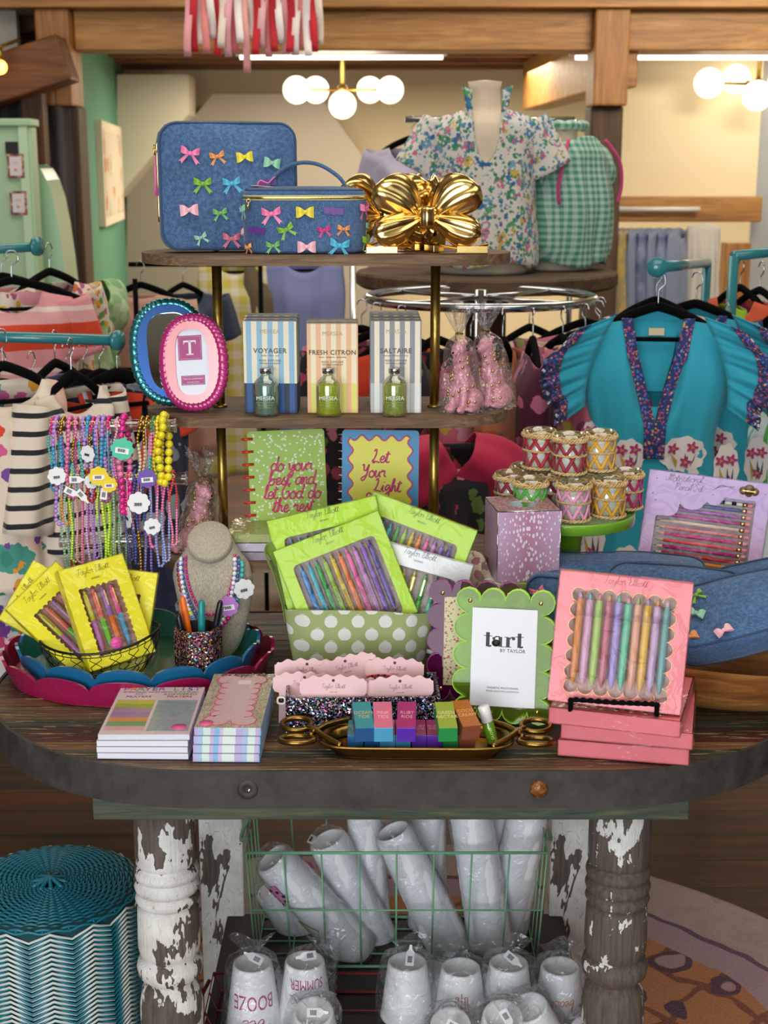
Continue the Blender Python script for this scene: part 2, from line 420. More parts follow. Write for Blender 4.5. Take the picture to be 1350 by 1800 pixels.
def blobs(n, o, scale, cols, thr=.34, bg=None, seedv=0, warp=.42):
    thr = min(.62, thr*1.22)
    """flower-like coloured blobs on a ground"""
    wv = n.node('ShaderNodeVectorMath', {0: o, 1: n.node('ShaderNodeVectorMath', {0: n.nc(o, scale*1.7), 'Scale': warp/scale*2}, operation='SCALE').outputs[0]}, operation='ADD').outputs[0]
    wv = n.mp(wv, loc=(seedv, seedv*.7, seedv*.3))
    d = n.vo(wv, scale); c = n.vo(wv, scale, 'F1', 1); h = n.sp(c)[0]
    k = len(cols)
    cc = n.rp(h, [((i+.0)/k, C(x)) for i, x in enumerate(cols)], 'CONSTANT')
    return n.mx(n.lt(d, thr), bg, cc)
def floral(name, bg, layers, rough=.85):
    def f(n, o):
        c = C(bg)
        for i, (s, cols, thr) in enumerate(layers): c = blobs(n, o, s, cols, thr, c, i*3.7+1.3)
        return c
    return cloth(name, bg, f, rough)
def stripes(name, axis, period, cols, rough=.8, fnx=None):
    """cols: list of (start 0..1, hex)"""
    def f(n, o):
        x = n.sp(o)[axis]; fr = n.wrap(n.ma('ADD', x, 50*period), period)
        return n.rp(fr, [(p, C(c)) for p, c in cols], 'CONSTANT')
    return cloth(name, cols[0][1], f, rough)
def metal(name, c, rough=.25, bump=0, bsc=60):
    def f(n):
        if bump: n.bump(n.ns(n.co(), bsc, 3), bump, .003)
    return mat(name, c, rough, 1.0, fn=f)
M_beam = wood('honey_beam', '7c5026', 'aa763a', 'c89654', 0, .45, .5, .12, knots=True)
M_beamz = wood('honey_post', '7c4e26', 'a67038', 'c48e50', 2, .45, .5, .12, knots=True)
M_dark = wood('dark_post', '35251a', '4d3826', '634a32', 2, .5, .65, .2)
M_darkx = wood('dark_joist', '4a2c14', '7b4a22', 'a36a34', 0, .4, .6, .2)
M_floor = wood('floor_boards', '2a1407', '4c250d', '6a3614', 0, .5, .5, .1, plank=.135, gap=.0035, knots=True)
M_shelf = wood('shelf_plywood', '45321f', '69503a', '8f7353', 0, 1.3, .7, .35)
M_rshelf = wood('dark_round_shelf', '3a2a1e', '5b4433', '7a6049', 0, .5, .7, .35)
M_bowl = wood('dough_bowl', '6b3f1e', '9a6231', 'c08a4c', 0, .7, .45, .1, knots=True)
M_apron = wood('green_grey_apron', '2e3327', '49503e', '6d6a58', 0, 1.0, .7, .4)
def ftop(n):
    o = n.co(); x = n.sp(o); q = n.ma('DIVIDE', x[1], .0285); fl = n.ma('FLOOR', q)
    wn = n.node('ShaderNodeTexWhiteNoise', {'W': fl}, noise_dimensions='1D').outputs[0]
    off = n.ma('MULTIPLY', wn, 31.0); v = n.node('ShaderNodeVectorMath', {0: o, 1: n.cb(off, off, 0.0)}, operation='ADD').outputs[0]
    base = n.rp(wn, [(0, C('5a4030')), (.2, C('7a5636')), (.35, C('4f201a')), (.5, C('66543c')), (.65, C('3d463a')), (.8, C('7d6040')), (.9, C('3a2a20'))], 'CONSTANT')
    g = n.ns(n.mp(v, (2, 60, 10)), 3, 6, .7); base = n.mx(n.rp(g, [(.36, C('000000')), (.52, C('ffffff'))]), C('1d130d'), base)
    ch = n.ns(n.mp(v, (7, 90, 10)), 2.2, 5, .65); base = n.mx(n.ma('MULTIPLY', n.gt(ch, .60), .8), base, C('a68a62'))
    ch2 = n.ns(n.mp(v, (9, 120, 10), loc=(3, 5, 0)), 2.0, 5, .65); base = n.mx(n.ma('MULTIPLY', n.gt(ch2, .66), .8), base, C('93a08c'))
    n.col(base); n.bump(n.ma('ADD', g, ch), .5, .003)
M_top = mat('chipped_plank_top', rough=.5, fn=ftop)
def fsteel(n):
    o = n.co(); a = n.ns(o, 22, 6, .7); n.col(n.rp(a, [(.3, C('373330')), (.55, C('4a4542')), (.75, C('5b534d'))])); n.rough(n.rp(a, [(.3, (.55,)*3+(1,)), (.7, (.75,)*3+(1,))])); n.bump(a, .1, .001)
M_steel = mat('dark_steel_band', rough=.6, metal=.35, fn=fsteel)
def frust(n):
    a = n.ns(n.co(), 180, 5, .7); n.col(n.rp(a, [(.3, C('43200f')), (.5, C('8b5526')), (.7, C('c08a4a'))])); n.bump(a, .5, .002)
M_rust = mat('rusty_bolt', rough=.5, metal=.5, fn=frust)
M_legA = wpeel('peeling_leg_mostly_white', thr=.499, sc=8)
M_legB = wpeel('peeling_leg_mostly_bare', thr=.565, sc=14)
M_legC = wpeel('peeling_leg_white', thr=.40, sc=7)
def fbrass(n):
    a = n.ns(n.co(), 45, 5, .7); n.col(n.rp(a, [(.3, C('8a7038')), (.6, C('bb9c50')), (.8, C('cfb469'))])); n.rough(n.rp(a, [(.3, (.5,)*3+(1,)), (.7, (.25,)*3+(1,))])); n.bump(n.ns(n.co(), 400, 2), .1, .001)
M_brass = mat('worn_brass', rough=.35, metal=1, fn=fbrass)
M_gold = metal('bright_gold', 'e8c47c', .19)
M_gold2 = metal('antique_gold', '947238', .28, .2, 90)
M_silver = metal('chrome', 'c9ccd0', .12)
M_black = mat('black_velvet', '050506', .95, spec=.15)
M_blackg = mat('black_wire', '0c0c0d', .35)
M_white = flat('eceae6', .6)
M_teal = mat('teal_enamel', '2f7f86', .25, coat=.5)
M_cream = mat('cream_wall', 'e6d5b0', .85)
M_grey = mat('taupe_wall', '9d9386', .85)
M_wall = mat('pale_wall', 'c9c4b6', .85)
M_mint = mat('mint_wall', '5b9479', .8)
M_mintg = mat('mint_gloss', 'a3cba6', .2, coat=.6)
M_film = clear('clear_cellophane', 'f6f6f8', .07, .06, .5, wr=1.0, wscale=70)
M_wrap = clear('thin_film_wrap', 'fbfbfb', .010, .05, .34, wr=.5, wscale=22)
M_film2 = clear('clear_poly_bag', 'f7f8fa', .04, .1, .40, .03, 'dfe6ea', wr=1.0, wscale=35)
M_acr = clear('clear_acrylic', 'f4f4f2', .12, .03, .75)
M_glass = clear('clear_glass', 'f2f7f4', .10, .02, .8)

# ------------------------------------------------------------------ the room
ms = lambda n, m, *bx, **k: struct(_ms(n, m, bx, **k))
def _ms(n, m, bx, bevel=0):
    b = MB()
    for c, d in bx: b.box(c, d, m)
    return b.build(n, bevel=bevel)
ms('floor', M_floor, ((0, 3.8, -.05), (11, 13.6, .1)))
ms('wall_back', M_cream, ((0, 10.6, 1.5), (11, .1, 3.2)))
ms('wall_left', M_wall, ((-5.5, 3.8, 1.7), (.1, 13.6, 3.5)))
ms('wall_right', M_wall, ((5.5, 3.8, 1.7), (.1, 13.6, 3.5)))
ms('ceiling', mat('board_ceiling', 'b9a98a', .8), ((0, 2.1, 3.45), (11, 10.2, .1)))
# shop front behind the viewer: piers and lintel around two tall window openings
ms('wall_front', M_wall, ((0, -2.95, 3.05), (11, .12, .8)), ((0, -2.95, .25), (11, .12, .5)), ((-4.6, -2.95, 1.6), (1.9, .12, 3.2)), ((4.3, -2.95, 1.6), (2.4, .12, 3.2)), ((.9, -2.95, 1.6), (.5, .12, 3.2)))
# back room: low joisted ceiling behind the timber frame
ms('ceiling_back', mat('dark_boards', '5a3a20', .8), ((0, 8.9, 2.47), (11, 3.5, .04)))
for i, y in enumerate((7.45, 8.0, 8.55, 9.1, 9.65, 10.2)): ms('trim_%d' % (i+1), M_darkx, ((0, y, 2.36), (11, .09, .17)))
zb, zt = at(600, 92, 7).z, at(600, 22, 7).z
xa, xb = at(137, 50, 7).x, at(1037, 50, 7).x
xc, xd = at(1097, 50, 7).x, 5.4
hz = (zb+zt)/2; hh = zt-zb
ms('trim_7', M_beam, (((xa+xb)/2, 7, hz), (xb-xa, .2, hh)), bevel=.008)
ms('trim_8', M_beam, (((xc+xd)/2, 7, hz), (xd-xc, .2, hh)), bevel=.008)
zp = at(600, 188, 6.95).z
ms('trim_9', M_beamz, (((at(75, 100, 6.95).x+at(134, 100, 6.95).x)/2, 6.95, (zp+zt)/2), (at(134, 100, 6.95).x-at(75, 100, 6.95).x, .26, zt-zp)), bevel=.01)
ms('trim_10', M_beamz, (((xb+xc)/2, 6.95, (zp+zt)/2), (xc-xb, .26, zt-zp)), bevel=.01)
ms('trim_11', M_beam, ((0, 6.95, zt+.04), (11, .34, .08)), bevel=.006)
ms('wall_upper', mat('olive_boards', '8a7c55', .8), ((0, 7.05, 2.95), (11, .1, 1.1)))
x1, x2 = at(86, 300, 7).x, at(150, 300, 7).x
ms('trim_12', M_dark, (((x1+x2)/2, 7, zp/2), (x2-x1, .2, zp)), bevel=.01)
x1, x2 = at(1030, 300, 7).x, at(1086, 300, 7).x
ms('trim_13', M_dark, (((x1+x2)/2, 7, zp/2), (x2-x1, .2, zp)), bevel=.01)
# timber brace running back from the right-hand post
p0, p1 = at(1040, 128, 7), at(985, 150, 9.6)
b = MB(); b.box((0, 0, 0), (.16, 2.6, .30), M_beam, T((p0.x+p1.x)/2-.02, 8.25, 2.13) @ RZ(3)); struct(b.build('trim_14', bevel=.008))
# mint side wall, running back, and stair enclosure
p0, p1 = at(151, 400, 7.1), at(228, 400, 10.4)
b = MB(); b.prism([(p0.x, p0.y), (p0.x-.1, p0.y), (p1.x-.1, p1.y), (p1.x, p1.y)], 0, 2.38, M_mint); struct(b.build('wall_mint'))
Ys = 10.0
q = [at(x, y, Ys) for x, y in ((376, 166), (560, 166), (668, 318), (668, 900), (225, 900), (225, 345))]
b = MB(); b.prism([(v.x, v.z) for v in q], -.05, .05, M_grey, T(0, Ys, 0) @ STAND); struct(b.build('wall_stair'))
q = [at(x, y, Ys) for x, y in ((225, 138), (345, 138), (345, 205), (225, 345))]
b = MB(); b.prism([(v.x, v.z) for v in q], -.02, .35, mat('soffit_paint', 'd8d0bb', .85), T(0, Ys-.06, 0) @ STAND); struct(b.build('wall_soffit'))
# cream panel wall and wardrobe frame at the right
x1, x2 = at(1084, 200, 7.5).x, at(1340, 200, 7.5).x
ms('wall_panel', mat('ivory_panel', 'f1dfb8', .8), (((x1+x2)/2, 7.55, 1.9), (x2-x1, .04, 2*(1.9-at(1100, 346, 7.5).z))))
ms('trim_15', M_beam, (((x1+x2)/2, 7.45, at(1100, 368, 7.4).z), (x2-x1, .12, .125)), bevel=.006)
x3 = at(1297, 450, 7.4).x
ms('trim_16', M_beamz, ((x3, 7.45, .62), (.13, .12, 1.24)), bevel=.006)
ms('wall_alcove', mat('alcove_paint', 'b3b6ba', .85), ((x2+1.0, 7.6, 1.6), (2.0, .04, 3.0)))
# upper left: brace, dark curtain recess, posts
b = MB(); b.box((0, 0, 0), (1.3, .2, .2), wood('brace_dark', '4a2a12', '6d4018', '8d5a26', 0, .5), T(at(15, 140, 6.6).x-.35, 6.6, at(15, 152, 6.6).z-.07) @ RY(-17)); struct(b.build('trim_17', bevel=.01))
x1 = at(66, 300, 6.7).x
ms('trim_18', wood('side_post', '3b2210', '5a3618', '7b4c24', 2, .5), ((x1, 6.7, 1.0), (.10, .1, 2.0)), bevel=.006)
ms('wall_recess', mat('pale_recess', 'a8a498', .85), ((-2.9, 6.95, 2.6), (2.4, .06, 1.3)))
def curtain():
    b = MB(); mm = cloth('charcoal_curtain', '4d4648', None)
    xx = at(25, 180, 6.85).x
    b.sheet(60, 2, lambda u, v: (xx+(u-.5)*.5, .03*math.sin(u*40), -v*1.3), mm, M=T(0, 6.85, 2.1))
    tag(b.build('curtain', solid=.004), 'dark grey curtain hanging in the recess behind the mint cabinet', 'curtain')
curtain()

# ------------------------------------------------------------------ display table
TX, TY, HX, HY, TZ = .018, 2.172, .64, .365, .80
tb = thing('display_table', 'long oval display table with chipped plank top, dark steel rim and turned peeling legs', 'table', (TX, TY, 0))
b = MB(); pl = racetrack(HX-.006, HY-.006, 40)
wd = .0285
k = math.ceil(-HY/wd)
y = -HY+.006
j = 0
ys = []
yy = math.floor((-HY+.006)/wd)*wd
while yy < HY:
    a, c = max(yy+.0006, -HY+.007), min(yy+wd-.0006, HY-.007)
    if c > a:
        def hx(v): return HX-.006-(HY-.006)+math.sqrt(max(0, (HY-.006)**2-v*v))
        poly = [(-hx(a), a)]+[(-hx(a+(c-a)*t/3), a+(c-a)*t/3) for t in (1, 2)]+[(-hx(c), c), (hx(c), c)]+[(hx(a+(c-a)*t/3), a+(c-a)*t/3) for t in (2, 1)]+[(hx(a), a)]
        b.prism(poly, TZ-.022, TZ-rnd.random()*.0012, M_top)
    yy += wd
b.build('top', tb)
b = MB(); o_, i_ = racetrack(HX, HY, 48), racetrack(HX-.005, HY-.005, 48); b.ring(o_, i_, TZ-.053, TZ+.0015, M_steel); b.build('steel_rim', tb)
b = MB(); b.lathe([(0, .007), (.006, .0065), (.0115, .003), (.0128, 0), (.0128, -.002), (0, -.002)], M_rust, 24, T((onz(947, 1388, TZ-.026).x-TX)*1.0, -HY-.0005, TZ-.025) @ STAND); b.build('bolt', tb)
b = MB(); b.lathe([(.004, .0006), (.004, .0012), (.0125, .0012), (.013, .0006), (.0145, 0), (.0145, -.001), (0, -.001)], M_steel, 24, T(-.205, -HY-.0005, TZ-.025) @ STAND)
b.lathe([(0, .003), (.0028, .002), (.003, 0)], M_silver, 12, T(-.203, -HY-.001, TZ-.026) @ STAND); b.build('screw', tb)
b = MB(); b.box((-.008, 0, TZ-.0755), (.846, .62, .043), M_apron); b.build('apron', tb, bevel=.002)
def legm(mt, top=.70):
    pr = [(0, top), (.0455, top), (.046, .612), (.0445, .606), (.0405, .603), (.0460, .600), (.0485, .592), (.0465, .584), (.0400, .581), (.0462, .577), (.0487, .570), (.0465, .562), (.0400, .559), (.0458, .555), (.048, .549), (.0445, .541), (.0405, .538), (.0455, .532), (.0465, .49), (.0465, .470), (.044, .458), (.0395, .452), (.0475, .446), (.0498, .437), (.0475, .424), (.039, .416), (.0365, .410), (.0435, .398), (.047, .375), (.0478, .352), (.046, .325), (.041, .305), (.039, .298), (.045, .29), (.046, .27), (.040, .26), (.036, .2), (.034, .1), (.042, .08), (.044, .03), (.036, 0), (0, 0)]
    b = MB(); b.lathe([(r, z) for r, z in pr[::-1]], mt, 40); return b
for mt, x, y in ((M_legA, -.323, 1.93), (M_legB, .348, 1.93)):
    o = legm(mt).build('leg', tb); o.location = (x-TX, y-TY, 0)
def legsq(mt):
    b = MB(); b.lathe([(0, .5), (.036, .5), (.037, .53), (.043, .545), (.044, .555), (.040, .562), (.043, .567), (.044, .58), (.040, .588), (.0435, .594), (.044, .607), (.041, .615), (.0425, .622), (.043, .70), (0, .70)], mt, 36)
    b.box((0, 0, .25), (.08, .08, .5), mt); return b
for x in (-.2975, .3445):
    o = legsq(M_legC).build('leg', tb, bevel=.004); o.location = (x-TX, 2.42-TY, 0)

# ------------------------------------------------------------------ three-tier shelf stand on the table
EX, EY = -.095, 2.378
EZ = [1.4706, 1.212, .969]
et = thing('tiered_shelf_stand', 'three-tier oval plywood shelf stand with brass posts standing on the table', 'shelf stand', (EX, EY, 0))
for i, z in enumerate(EZ):
    b = MB(); b.prism(racetrack(.303, .1125, 32), z-.0165, z, M_shelf); b.build('shelf', et, bevel=.001)
for x in (-.2765, .0853):
    b = MB()
    for z0, z1 in ((EZ[1], EZ[0]-.0165), (EZ[2], EZ[1]-.0165), (TZ+.004, EZ[2]-.0165)):
        b.tube([(0, 0, z0), (0, 0, z1)], .0082, M_brass, 20)
        b.lathe([(.0082, z0), (.0125, z0), (.0125, z0+.003), (.0082, z0+.005)], M_brass, 20)
    b.lathe([(0, TZ+.0005), (.02, TZ+.0005), (.02, TZ+.004), (.0082, TZ+.008)], M_brass, 24)
    b.ball((0, 0, EZ[0]+.0162), .0162, M_brass, 24, 16)
    o = b.build('post', et); o.location = (x-EX, 0, 0)
# ------------------------------------------------------------------ helpers for goods
def upright(px, py, Y, roll=0, yaw=0, lean=0):
    return T(*at(px, py, Y)) @ RZ(yaw) @ RX(-lean) @ STAND @ RZ(roll)
def film_box(mb, w, h, d, m, M=None, amp=.0010, n=14, seed=0):
    r = random.Random(seed); ph = [r.random()*6 for _ in range(6)]
    def dz(x, y): return amp*(math.sin(x*170+y*90+ph[0]+2*math.sin(y*60+ph[1]))+.7*math.sin(y*260-x*140+ph[2]))
    mb.sheet(n, n, lambda u, v: ((u-.5)*w, (v-.5)*h, d+.0012+dz((u-.5)*w, (v-.5)*h)), m, M=M)
    e = .0012
    P = [(-w/2-e, -h/2-e), (w/2+e, -h/2-e), (w/2+e, h/2+e), (-w/2-e, h/2+e)]
    def side(u, v):
        t = u*4; i = int(t) % 4; f = t-int(t); a, b = P[i], P[(i+1) % 4]; x = a[0]+(b[0]-a[0])*f; y = a[1]+(b[1]-a[1])*f
        g = .0008*math.sin(u*90+v*7+ph[3]); l = math.hypot(x, y)
        return (x+x/l*g, y+y/l*g, v*(d+.001))
    mb.sheet(4*n, 4, side, m, cu=True, M=M)
    # twisted excess film at the corners
    for cx, cy in ((w/2, h/2), (w/2, -h/2), (-w/2, h/2)):
        for k in range(3):
            a = math.atan2(cy, cx)+r.uniform(-.5, .5); L = r.uniform(.004, .009)
            mb.add([(cx, cy, d*.1), (cx, cy, d*.9), (cx+L*math.cos(a), cy+L*math.sin(a), d*r.random())], [(0, 1, 2)], m, False, M)
    return mb
def pen(mb, x, y0, y1, z, r, c1, c2=None, tip=None, clip=None, M=None, split=.5, nib='c8a060', click=None):
    L = y1-y0; m1 = flat(c1, .35); m2 = flat(c2 or c1, .35)
    def seg(a, b, ra, rb, m): mb.tube([(x, y0+L*a, z), (x, y0+L*b, z)], [r*ra, r*rb], m, 10, M=M)
    if tip == 'cone':
        mb.tube([(x, y0, z), (x, y0+L*.03, z), (x, y0+L*.12, z), (x, y0+L*split, z)], [r*.2, r*.45, r, r*1.02], m2, 10, M=M)
        mb.tube([(x, y0+L*split, z), (x, y0+L*.93, z), (x, y0+L*.935, z)], [r*1.02, r*.95, r*.6], m1, 10, M=M)
        seg(.93, 1, .5, .45, flat(click, .35) if click else m1)
    if clip: mb.box((x+r*.1, y0+L*.8, z+r*1.15), (r*.5, L*.24, r*.25), clip, M)
PIN = clear('blister', 'f6f2f0', .012, .08, .28)
def penbox(name, label, group, M, w, h, d, cm, win, wc, pens, title, tcol, gilt=None, floorc='b59a94', film=True, speck=None, seed=0, loc2=None, slogans=None, horizontal=False, extra=None):
    """carton with a cut window, blister and pens; drawing plane xy, z towards the viewer"""
    t = thing(name, label, 'pen set', group=group, M=M)
    rect = [(-w/2, -h/2), (w/2, -h/2), (w/2, h/2), (-w/2, h/2)]
    b = MB(); o_, i_ = pair(rect, win, 110, wc); b.ring(o_, i_, d-.0012, d, cm); b.box((0, 0, .0008), (w, h, .0016), cm)
    for c, s in (((-w/2+.0006, 0, d/2), (.0012, h, d)), ((w/2-.0006, 0, d/2), (.0012, h, d)), ((0, h/2-.0006, d/2), (w, .0012, d)), ((0, -h/2+.0006, d/2), (w, .0012, d))): b.box(c, s, cm)
    b.build('carton', t)
    b = MB(); fm = flat(floorc, .5); b.box((wc[0], wc[1], .0025), (w*.93, h*.86, .001), fm)
    b.build('insert', t)
    for i, p in enumerate(pens):
        b = MB(); pen(b, *p[:8], **p[8]); po = b.build('pen', t)
        if slogans and i < len(slogans) and slogans[i]:
            x, y0, y1, z, r = p[0], p[1], p[2], p[3], p[4]
            b = MB(); b.text(slogans[i], r*1.35, flat('2b3a5a'), T(x, y0+(y1-y0)*.33, z+r*1.03) @ RZ(90), ext=.0001); b.build('lettering', po)
    b = MB()
    for p in pens:      # clear ribs of the blister between the pens
        x, y0, y1, z, r = p[0], p[1], p[2], p[3], p[4]
        b.sheet(7, 6, lambda u, v: (x+(u-.5)*r*2.7, y0-.003+v*(y1-y0+.006), min(d-.0014, z+r*1.15)-.0026*abs(2*u-1)**3), PIN)
    b.build('blister', t)
    if gilt:
        b = MB(); n = len(win); g = [(wc[0]+(x-wc[0])*1.012, wc[1]+(y-wc[1])*1.012, d+.0003) for x, y in win]; b.tube(g, .0006, gilt, 4, closed=True); b.build('gilt_edge', t)
    b = MB(); tm = flat(tcol)
    for kind, s, x, y, sz in title:
        if kind == 'h': hand(b, s, sz, sz*.055, tm, T(x, y, d+.0003))
        else: b.text(s, sz, tm, T(x, y, d+.0003))
    if speck:
        r = random.Random(seed)
        n = int(w*h*9000)
        for _ in range(n):
            x, y = r.uniform(-w/2, w/2)*.97, r.uniform(-h/2, h/2)*.97
            q = math.atan2(y-wc[1], x-wc[0])
            if math.hypot(x-wc[0], y-wc[1]) > rad([(a-wc[0], c-wc[1]) for a, c in win], q)*1.05: b.ball((x, y, d), (.0006, .0006, .0002), flat(speck), 5, 3)
    b.build('lettering', t)
    if extra: extra(t, d)
    if film: b = MB(); film_box(b, w, h, d, M_wrap, seed=seed); b.build('film_wrap', t)
    return t

# ------------------------------------------------------------------ nested scalloped trays
def tray(name, label, cx, cy, z, a, b_, h, n, cout, cin, cfl, rz=0):
    t = thing(name, label, 'tray', (cx, cy, z), rz)
    mo, mi, mf = flat(cout, .18, .6), flat(cin, .18, .6), flat(cfl, .25, .5)
    m = 14; P = scal_oval(a, b_, n, .016, m); Q = scal_oval(a-.005, b_-.005, n, .016, m); N = n*m
    def hh(k): u = (k/m) % 1; return h*(.62+.38*math.sqrt(max(0, 1-(2*u-1)**2)))
    def W(P, k, v, o=0):
        x, y = P[k % N]; s = .93+.07*v; return (x*s, y*s, v*hh(k % N))
    b = MB(); b.sheet(N, 8, lambda u, v: W(P, round(u*N), v), mo, cu=True)
    b.sheet(N, 4, lambda u, v: tuple(p+(q-p)*v for p, q in zip(W(P, round(u*N), 1), W(Q, round(u*N), 1))), mo, cu=True)
    b.build('outer_wall', t)
    b = MB(); b.sheet(N, 8, lambda u, v: W(Q, round(u*N), 1-v), mi, cu=True); b.build('inner_wall', t)
    b = MB(); b.prism([(x*.935, y*.935) for x, y in P], .0005, .006, mf); b.build('base', t)
    return t
TRX, TRY = -.402, 2.213
tray('scalloped_tray', 'large magenta lacquered oval tray with scalloped rim, under the smaller blue tray', TRX, TRY, TZ+.0005, .222, .178, .044, 14, 'a3154f', '8c1230', '9a1540')
tray('scalloped_tray', 'smaller blue and green scalloped oval tray nested inside the magenta tray', TRX+.002, TRY-.006, TZ+.008, .197, .158, .052, 14, '1c6a98', '2c7a72', '3c6f4c')
TF = TZ+.0145          # floor inside the trays

# ------------------------------------------------------------------ black wire basket with yellow pen sets
WBX, WBY = -.448, 2.135
def wire_basket():
    t = thing('wire_basket', 'small black chicken wire basket holding yellow pen sets', 'basket', (WBX, WBY, TF))
    def rim(q): return (.094*math.cos(q), .077*math.sin(q), .074+.006*math.cos(2*q)+.006*math.cos(q))
    def srf(q, v):
        x, y, z = rim(q); s = .50+.50*math.sin(v*PI/2)**.8
        return (x*s, y*s, z*v**1.15+.002)
    b = MB()
    b.tube([rim(2*PI*k/64) for k in range(64)], .0022, M_blackg, 6, closed=True)
    b.tube([(x*1.01, y*1.01, z-.006) for x, y, z in (rim(2*PI*k/64) for k in range(64))], .0008, M_blackg, 5, closed=True); b.build('rim', t)
    b = MB(); n = 19
    for k in range(n):
        for s in (-1, 1):
            pts = []
            for j in range(13):
                v = j/12; q = 2*PI*(k+.5*s*(v*4.0))/n+ .05*math.sin(v*25)*s
                pts.append(srf(q, v))
            b.tube(pts, .0008, M_blackg, 4)
    b.tube([srf(2*PI*k/40, 0.0) for k in range(40)], .0012, M_blackg, 5, closed=True)
    b.tube([srf(2*PI*k/40, 0.5) for k in range(40)], .0007, M_blackg, 5, closed=True)
    for j in range(-3, 4): b.tube([(-.043, j*.010, .002), (.043, j*.010, .002)], .0006, M_blackg, 4)
    b.build('wire_mesh', t)
wire_basket()
M_yel = mat('yellow_carton', 'ece21c', .45)
def yellow_box(px, py, Y, roll, yaw, lean, label, seed, title=True):
    w, h, d = .108, .165, .021
    win = scal_rect(.066, .112, 7, 12); win = [(x, y-.010) for x, y in win]
    cs = [('d9e23a', 'c77fc0'), ('f2786a', '6fce3c'), ('a67fd0', 'f07a28'), ('f06aa6', '4f9fd0')]
    pens = [(-.022+.0146*i, -.060, .043, .011, .0043, c[0], c[1], 'cone', dict(split=.52, clip=M_gold)) for i, c in enumerate(cs)]
    def extra(t, d):
        b = MB(); b.lathe([(0, .0006), (.0098, .0006), (.0098, 0)], flat('f25fb0', .4), 24, T(-.002, -.052, d+.0004)); b.text('made for you', .0026, flat('c23a86'), T(-.002, -.052, d+.0012)); b.build('round_sticker', t)
    return penbox('pen_set', label, 'yellow pen sets in the wire basket', upright(px, py, Y, roll, yaw, lean), w, h, d, M_yel, win, (0, -.010), pens,
                  [('h', 'Taylor Elliott', 0, .066, .0052), ('t', 'DESIGNS', 0, .0565, .0036)], '8a7a1c', floorc='c79a86', seed=seed, extra=extra)
yellow_box(182, 1080, 2.138, 8, 28, 28, 'yellow boxed pen set standing frontmost in the black wire basket', 1)
yellow_box(120, 1096, 2.15, 40, 18, 26, 'yellow boxed pen set tipped furthest left in the wire basket', 2)
yellow_box(110, 1082, 2.185, 58, 10, 22, 'yellow pen set lying behind the left-tipped one, only its plain top edge showing', 3)
yellow_box(208, 1092, 2.18, -8, 4, 22, 'yellow boxed pen set standing behind the frontmost one, at the right of the basket', 4)

# ------------------------------------------------------------------ glitter pencil cup and pens
def glitter(name, hues, dark='101018', sc=520):
    def fn(n):
        o = n.co(); c = n.vo(o, sc, 'F1', 1); s = n.sp(c); k = len(hues)
        cc = n.rp(s[0], [(i/k, C(x)) for i, x in enumerate(hues)], 'CONSTANT')
        n.col(n.mx(n.gt(s[1], .38), C(dark), cc)); n.rough(.18)
        nm = n.node('ShaderNodeNewGeometry').outputs['Normal']
        off = n.node('ShaderNodeVectorMath', {0: n.node('ShaderNodeVectorMath', {0: c, 1: (.5, .5, .5)}, operation='SUBTRACT').outputs[0], 'Scale': .9}, operation='SCALE').outputs[0]
        v = n.node('ShaderNodeVectorMath', {0: nm, 1: off}, operation='ADD').outputs[0]
        n.put(n.b.inputs['Normal'], n.node('ShaderNodeVectorMath', {0: v}, operation='NORMALIZE').outputs[0])
    return mat(name, rough=.2, metal=.6, fn=fn)
M_gl1 = glitter('pink_copper_glitter', ['c24f7a', 'd98a4a', '3a8f8f', 'e7b8c8', 'a0305a', '6f5a9a', 'e0c070', '4a2a3a'], '2a1020')
M_gl2 = glitter('dark_glitter', ['3aa08f', 'c86a8a', 'd8d0d8', '4a6ab0', '9a4a8a', '30303a', 'e8e0c0', '2a2a30'], '08080c')
px0 = at(347, 1140, 2.125).x
t = thing('pencil_cup', 'hexagonal multicolour glitter pencil cup at the front right of the blue tray', 'pencil cup', (px0, 2.14, TF), 12)
hx_ = lambda r: [(r*math.cos(R(60*k)), r*math.sin(R(60*k))) for k in range(6)]
b = MB(); b.ring(hx_(.0385), hx_(.0345), .001, .087, M_gl1, imat=flat('2a1a24')); b.prism(hx_(.036), .0005, .004, M_gl1); b.build('cup_body', t, bevel=.001)
def felt_pen(label, x, y, tx, ty, L, body, cap, r=.0045):
    p0 = Vector((px0+x, 2.14+y, TF+.006)); p1 = Vector((px0+tx, 2.14+ty, TF+.0)); dv = (Vector((px0+tx, 2.14+ty, TF+L))-p0).normalized()
    M = T(*p0) @ dv.to_track_quat('Z', 'Y').to_matrix().to_4x4()
    t = thing('felt_pen', label, 'pen', M=M, group='pens in the glitter cup')
    b = MB(); b.lathe([(0, 0), (r*.9, 0), (r, .004), (r, L*.55)], body, 14); b.build('barrel', t)
    b = MB(); b.lathe([(r*1.12, L*.5), (r*1.12, L*.8), (r, L*.97), (r*.6, L), (0, L)], cap, 14); b.box((0, -r*1.35, L*.76), (r*.6, r*.4, L*.34), cap); b.build('cap', t)
K = flat('141416', .3)
felt_pen('orange capped pen leaning left in the glitter cup', -.006, .008, -.024, .01, .128, flat('e8641c', .3), flat('f07020', .3))
felt_pen('black pen leaning left in the glitter cup', -.012, -.006, -.028, -.012, .105, K, K)
felt_pen('teal capped marker standing upright in the glitter cup', .004, .0, .006, .004, .122, flat('d8dcdc', .3), flat('1c8a8c', .3), .0052)
felt_pen('black pen leaning right in the glitter cup', .010, .004, .036, .002, .125, K, K)

